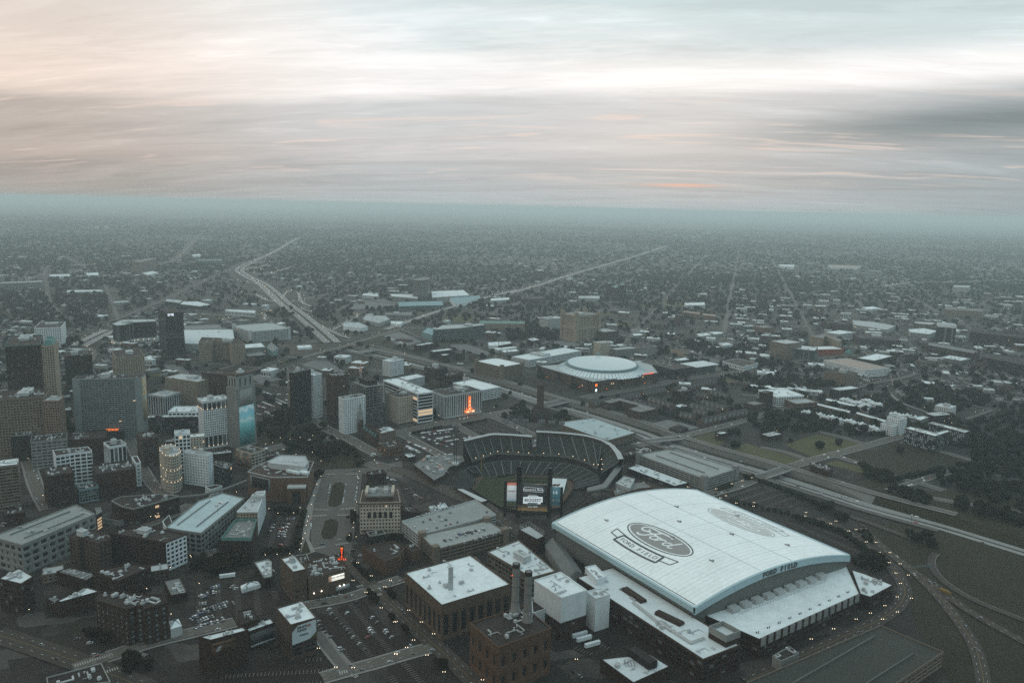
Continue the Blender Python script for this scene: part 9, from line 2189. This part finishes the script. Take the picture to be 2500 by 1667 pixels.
for x,y,r in TL_[300:]:
    mid.append((x,y,r,r*.95,r*1.1))
    for _ in range(3): a=rt.uniform(0,6.28); mid.append((x+math.cos(a)*r*.6,y+math.sin(a)*r*.6,r*rt.uniform(.45,.7),r*rt.uniform(.45,.7),r*rt.uniform(.8,1.5)))
# wide belt of street and yard trees, patchy like the real districts
from mathutils import noise as mn
far1=[];far2=[]
def dens(x,y): return mn.fractal(Vector((x*.0011,y*.0007,3.3)),1.0,2.0,4)
tries=0
while len(far1)<8500 and tries<120000:
    tries+=1; y=rt.uniform(1150,4200)**1.0; hw=y*.70+60; x=rt.uniform(-hw,hw); o=occ(x,y)
    if o in(2,3,4,5): continue
    d=dens(x,y)+(.30 if x<-500 or y>2600 else 0.0)+(.22 if x>620 else 0)+(.1 if o==1 else 0)
    if y<1900 and -600<x<500: d-=.45
    if rt.random()<.10+.62*max(0,min(1,d+.22)):
        r=rt.uniform(3.2,7.5); far1.append((x,y,r,r*.9,r*.9))
while len(far2)<24000:
    y=4000*math.exp(rt.random()**1.0*1.35); hw=y*.70; x=rt.uniform(-hw,hw)
    if occ(x,y) in(2,3,4,5): continue
    if rt.random()<.2+.7*max(0,min(1,dens(x,y)+.35)): r=rt.uniform(6,17)*(y/5500)**.5; far2.append((x,y,r,rt.uniform(4,8),rt.uniform(2,4)))
blobs(mid,IV2,IF2,'mid_distance_trees','dark tree clumps on verges and yards beyond the nearest trees',.16)
blobs(far1,IV2,IF2,'street_trees','street and yard trees spread through the hazy districts',.18)
blobs(far2,IV1,IF1,'distant_woods','endless belt of tree crowns fading toward the horizon',.2)
# ------------------------------------------------------------------ low buildings through the hazy districts
def low_proto(seed):
    r=random.Random(seed); b=MB(); b.box((0,0,.5),(1,1,1),0,0); b.box((0,0,1.01),(1.02,1.02,.04),0,1); b.box((r.uniform(-.2,.2),r.uniform(-.2,.2),1.12),(.22,.16,.2),0,0); b.box((.28,-.25,1.07),(.1,.1,.1),0,1)
    for k in range(4): b.box((-.375+k*.25,-.505,.5),(.14,.02,.34),0,2)
    for k in range(3): b.box((-.505,-.3+k*.3,.5),(.02,.14,.34),0,2)
    return b
LOWM=[]
for s,(wm,rm) in enumerate((('house_b','lowroof'),('pale2','lowroof'),('sand2','r_white'),('house_b','r_tar'),('pale','r_white'))):
    o=low_proto(s).build('x',[wm,rm,'glass']); LOWM.append(o.data); bpy.data.objects.remove(o)
rl=random.Random(21); cnt=0; tr=0
LOWLAB={0:('low flat-roofed building in the hazy district to the right','right'),1:('low flat-roofed building scattered beyond the freeway in the middle distance','mid'),2:('low flat-roofed building among trees in the hazy left distance','left')}
while cnt<290 and tr<20000:
    tr+=1; y=rl.uniform(1500,3600); x=rl.uniform(-.62*y,.68*y)
    if rl.random()>(1.0 if x>450 else .42): continue
    w2,d2,h2=rl.uniform(12,42),rl.uniform(12,30),rl.choice((5,6,8,10,12,14,18))
    if any(occ(x+a*w2*.5,y+b*d2*.5) in(3,4,5) for a in(-1,0,1) for b in(-1,0,1)) or occ(x,y)==1: continue
    zone=0 if x>.22*y else (1 if x>-.15*y else 2); lab,gz=LOWLAB[zone]
    o=link('low_building',LOWM[rl.randrange(5)]); o.location=(x,y,0); o.rotation_euler[2]=GRID+rl.choice((0,0,.12)) ; o.scale=(w2,d2,h2); mi=LOWM.index(o.data); lab=('tall ' if h2>11 else 'low ')+['brown brick','grey','tan','dark brick','pale'][mi]+lab[3:]; tag(o,lab,'building',lab.split(' in ')[0].split(' scattered')[0].split(' among')[0]+'s '+gz); mark_poly([(x-w2/2,y-d2/2),(x+w2/2,y-d2/2),(x+w2/2,y+d2/2),(x-w2/2,y+d2/2)],4,2); cnt+=1
# houses and sheds too small and far to count
hv=np.array([(-.5,-.5,0),(.5,-.5,0),(.5,.5,0),(-.5,.5,0),(-.5,-.5,1),(.5,-.5,1),(.5,.5,1),(-.5,.5,1),(-.5,0,1.55),(.5,0,1.55)]); hf4=np.array([(0,1,5,4),(2,3,7,6),(1,2,6,5),(3,0,4,7)]); hr=np.array([(4,5,9,8),(6,7,8,9)])
W=[];R_=[];BW=[]
n=0; it=0
while n<5200 and it<70000:
    it+=1; y=1500*math.exp(rl.random()*1.7); x=rl.uniform(-.68*y,.70*y)
    if occ(x,y) in(2,3,4,5) or dens(y*.9,x)<-.12: continue
    a=GRID+rl.choice((0,math.pi/2)); c,s=math.cos(a),math.sin(a); big=rl.random()<.12; sc_=np.array([rl.uniform(14,42),rl.uniform(12,26),rl.uniform(4,8)]) if big else np.array([rl.uniform(9,15),rl.uniform(8,10),rl.uniform(5,7)])
    if big: sc_=sc_*np.array([1,1,1]); 
    v=hv*sc_; 
    if big: v[8:,2]=sc_[2]+.2
    v=np.stack([v[:,0]*c-v[:,1]*s+x,v[:,0]*s+v[:,1]*c+y,v[:,2]],1); (BW if big else W).append(v); n+=1
def emit(lst,name,wm,rm,label):
    if not lst: return
    V=np.concatenate(lst); k=len(lst); F=np.concatenate([(hf4[None]+10*np.arange(k)[:,None,None]).reshape(-1,4),(hr[None]+10*np.arange(k)[:,None,None]).reshape(-1,4)])
    o=npmesh(name,V,F,wm); o.data.materials.append(MAT[rm]); mi=np.zeros(len(F),np.int32); mi[4*k:]=1; o.data.polygons.foreach_set('material_index',mi); tag(o,label,'houses',kind='stuff')
emit(W,'far_houses','house_a','house_roof','tiny far houses between the trees'); emit(BW,'far_sheds','house_a','lowroof','tiny far sheds and shops with pale roofs')
# far street lights
q=[]
for P,w2,m in ROADP:
    if m=='lane' or w2>=20:
        for a,b in zip(P,P[1:]):
            if a.length<1700: continue
            for _ in range(min(14,2+int((b-a).length/(90 if m=='lane' else 250)))):
                if rl.random()<.5: p=a.lerp(b,rl.random()); q.append((p.x+rl.uniform(-9,9),p.y+rl.uniform(-9,9),min(.6,.00016*a.length),min(.6,.00016*a.length),6))
for _ in range(120):
    y=1500*math.exp(rl.random()*1.5); x=rl.uniform(-.6*y,.6*y); s=min(.55,.00017*y); q.append((x,y,s,s,7))
blobs(q,IV1,IF1,'distant_street_lights','tiny lit lamps strung along far roads',0,'e_dot')
# parking bay stripes in the larger lots
def stripes(pts,ang,step=2.8,row=16,ln=5):
    b=MB(); xs=[p[0] for p in pts]; ys=[p[1] for p in pts]; cx,cy_=sum(xs)/len(xs),sum(ys)/len(ys); c,s=math.cos(ang),math.sin(ang); R=max(math.hypot(x-cx,y-cy_) for x,y in pts); v=-R
    while v<R:
        u=-R
        while u<R:
            x=cx+u*c-v*s; y=cy_+u*s+v*c; x2=cx+u*c-(v+ln)*s; y2=cy_+u*s+(v+ln)*c
            if inpoly(pts,x,y) and inpoly(pts,x2,y2): b.quad((x-.13*c,y-.13*s,.9),(x+.13*c,y+.13*s,.9),(x2+.13*c,y2+.13*s,.9),(x2-.13*c,y2-.13*s,.9))
            u+=step
        v+=row
    if b.f: tag(b.build('parking_bay_marking','paintd'),kind='structure')
for pts,m in PATCHP:
    if m=='lotd' and min(math.hypot(*p) for p in pts)<1300:
        e=max(range(len(pts)),key=lambda i:math.hypot(pts[(i+1)%len(pts)][0]-pts[i][0],pts[(i+1)%len(pts)][1]-pts[i][1])); a=math.atan2(pts[(e+1)%len(pts)][1]-pts[e][1],pts[(e+1)%len(pts)][0]-pts[e][0]); stripes(pts,a)
# zebra crossings round the square
def zebra(x0,y0,x1,y1,w2=4):
    b=MB(); d=Vector((x1-x0,y1-y0)); L_=d.length; d.normalize(); n=Vector((-d.y,d.x)); s=0
    while s<L_: p=Vector((x0,y0))+d*s; q=p+d*.8; b.quad((p.x-n.x*w2/2,p.y-n.y*w2/2,.9),(q.x-n.x*w2/2,q.y-n.y*w2/2,.9),(q.x+n.x*w2/2,q.y+n.y*w2/2,.9),(p.x+n.x*w2/2,p.y+n.y*w2/2,.9)); s+=1.7
    tag(b.build('zebra_crossing','paint'),kind='structure')
for z in ZEB: zebra(*z)
# ------------------------------------------------------------------ haze
hz=MB(); hz.box((0,28400,184),(118000,62600,384)); 
me=bpy.data.meshes.new('haze'); me.from_pydata(hz.v,[],hz.f); m=bpy.data.materials.new('haze'); m.use_nodes=True; t=m.node_tree; t.nodes.clear(); pv=t.nodes.new('ShaderNodeVolumePrincipled'); pv.inputs['Color'].default_value=(.82,.965,1,1); pv.inputs['Density'].default_value=HAZE_D; pv.inputs['Anisotropy'].default_value=0.25; om=t.nodes.new('ShaderNodeOutputMaterial'); t.links.new(pv.outputs[0],om.inputs['Volume']); me.materials.append(m); ho=tag(link('haze',me),'thin blue-grey evening haze over the whole city','haze',kind='stuff')
m.cycles.homogeneous_volume=True if hasattr(m.cycles,'homogeneous_volume') else None
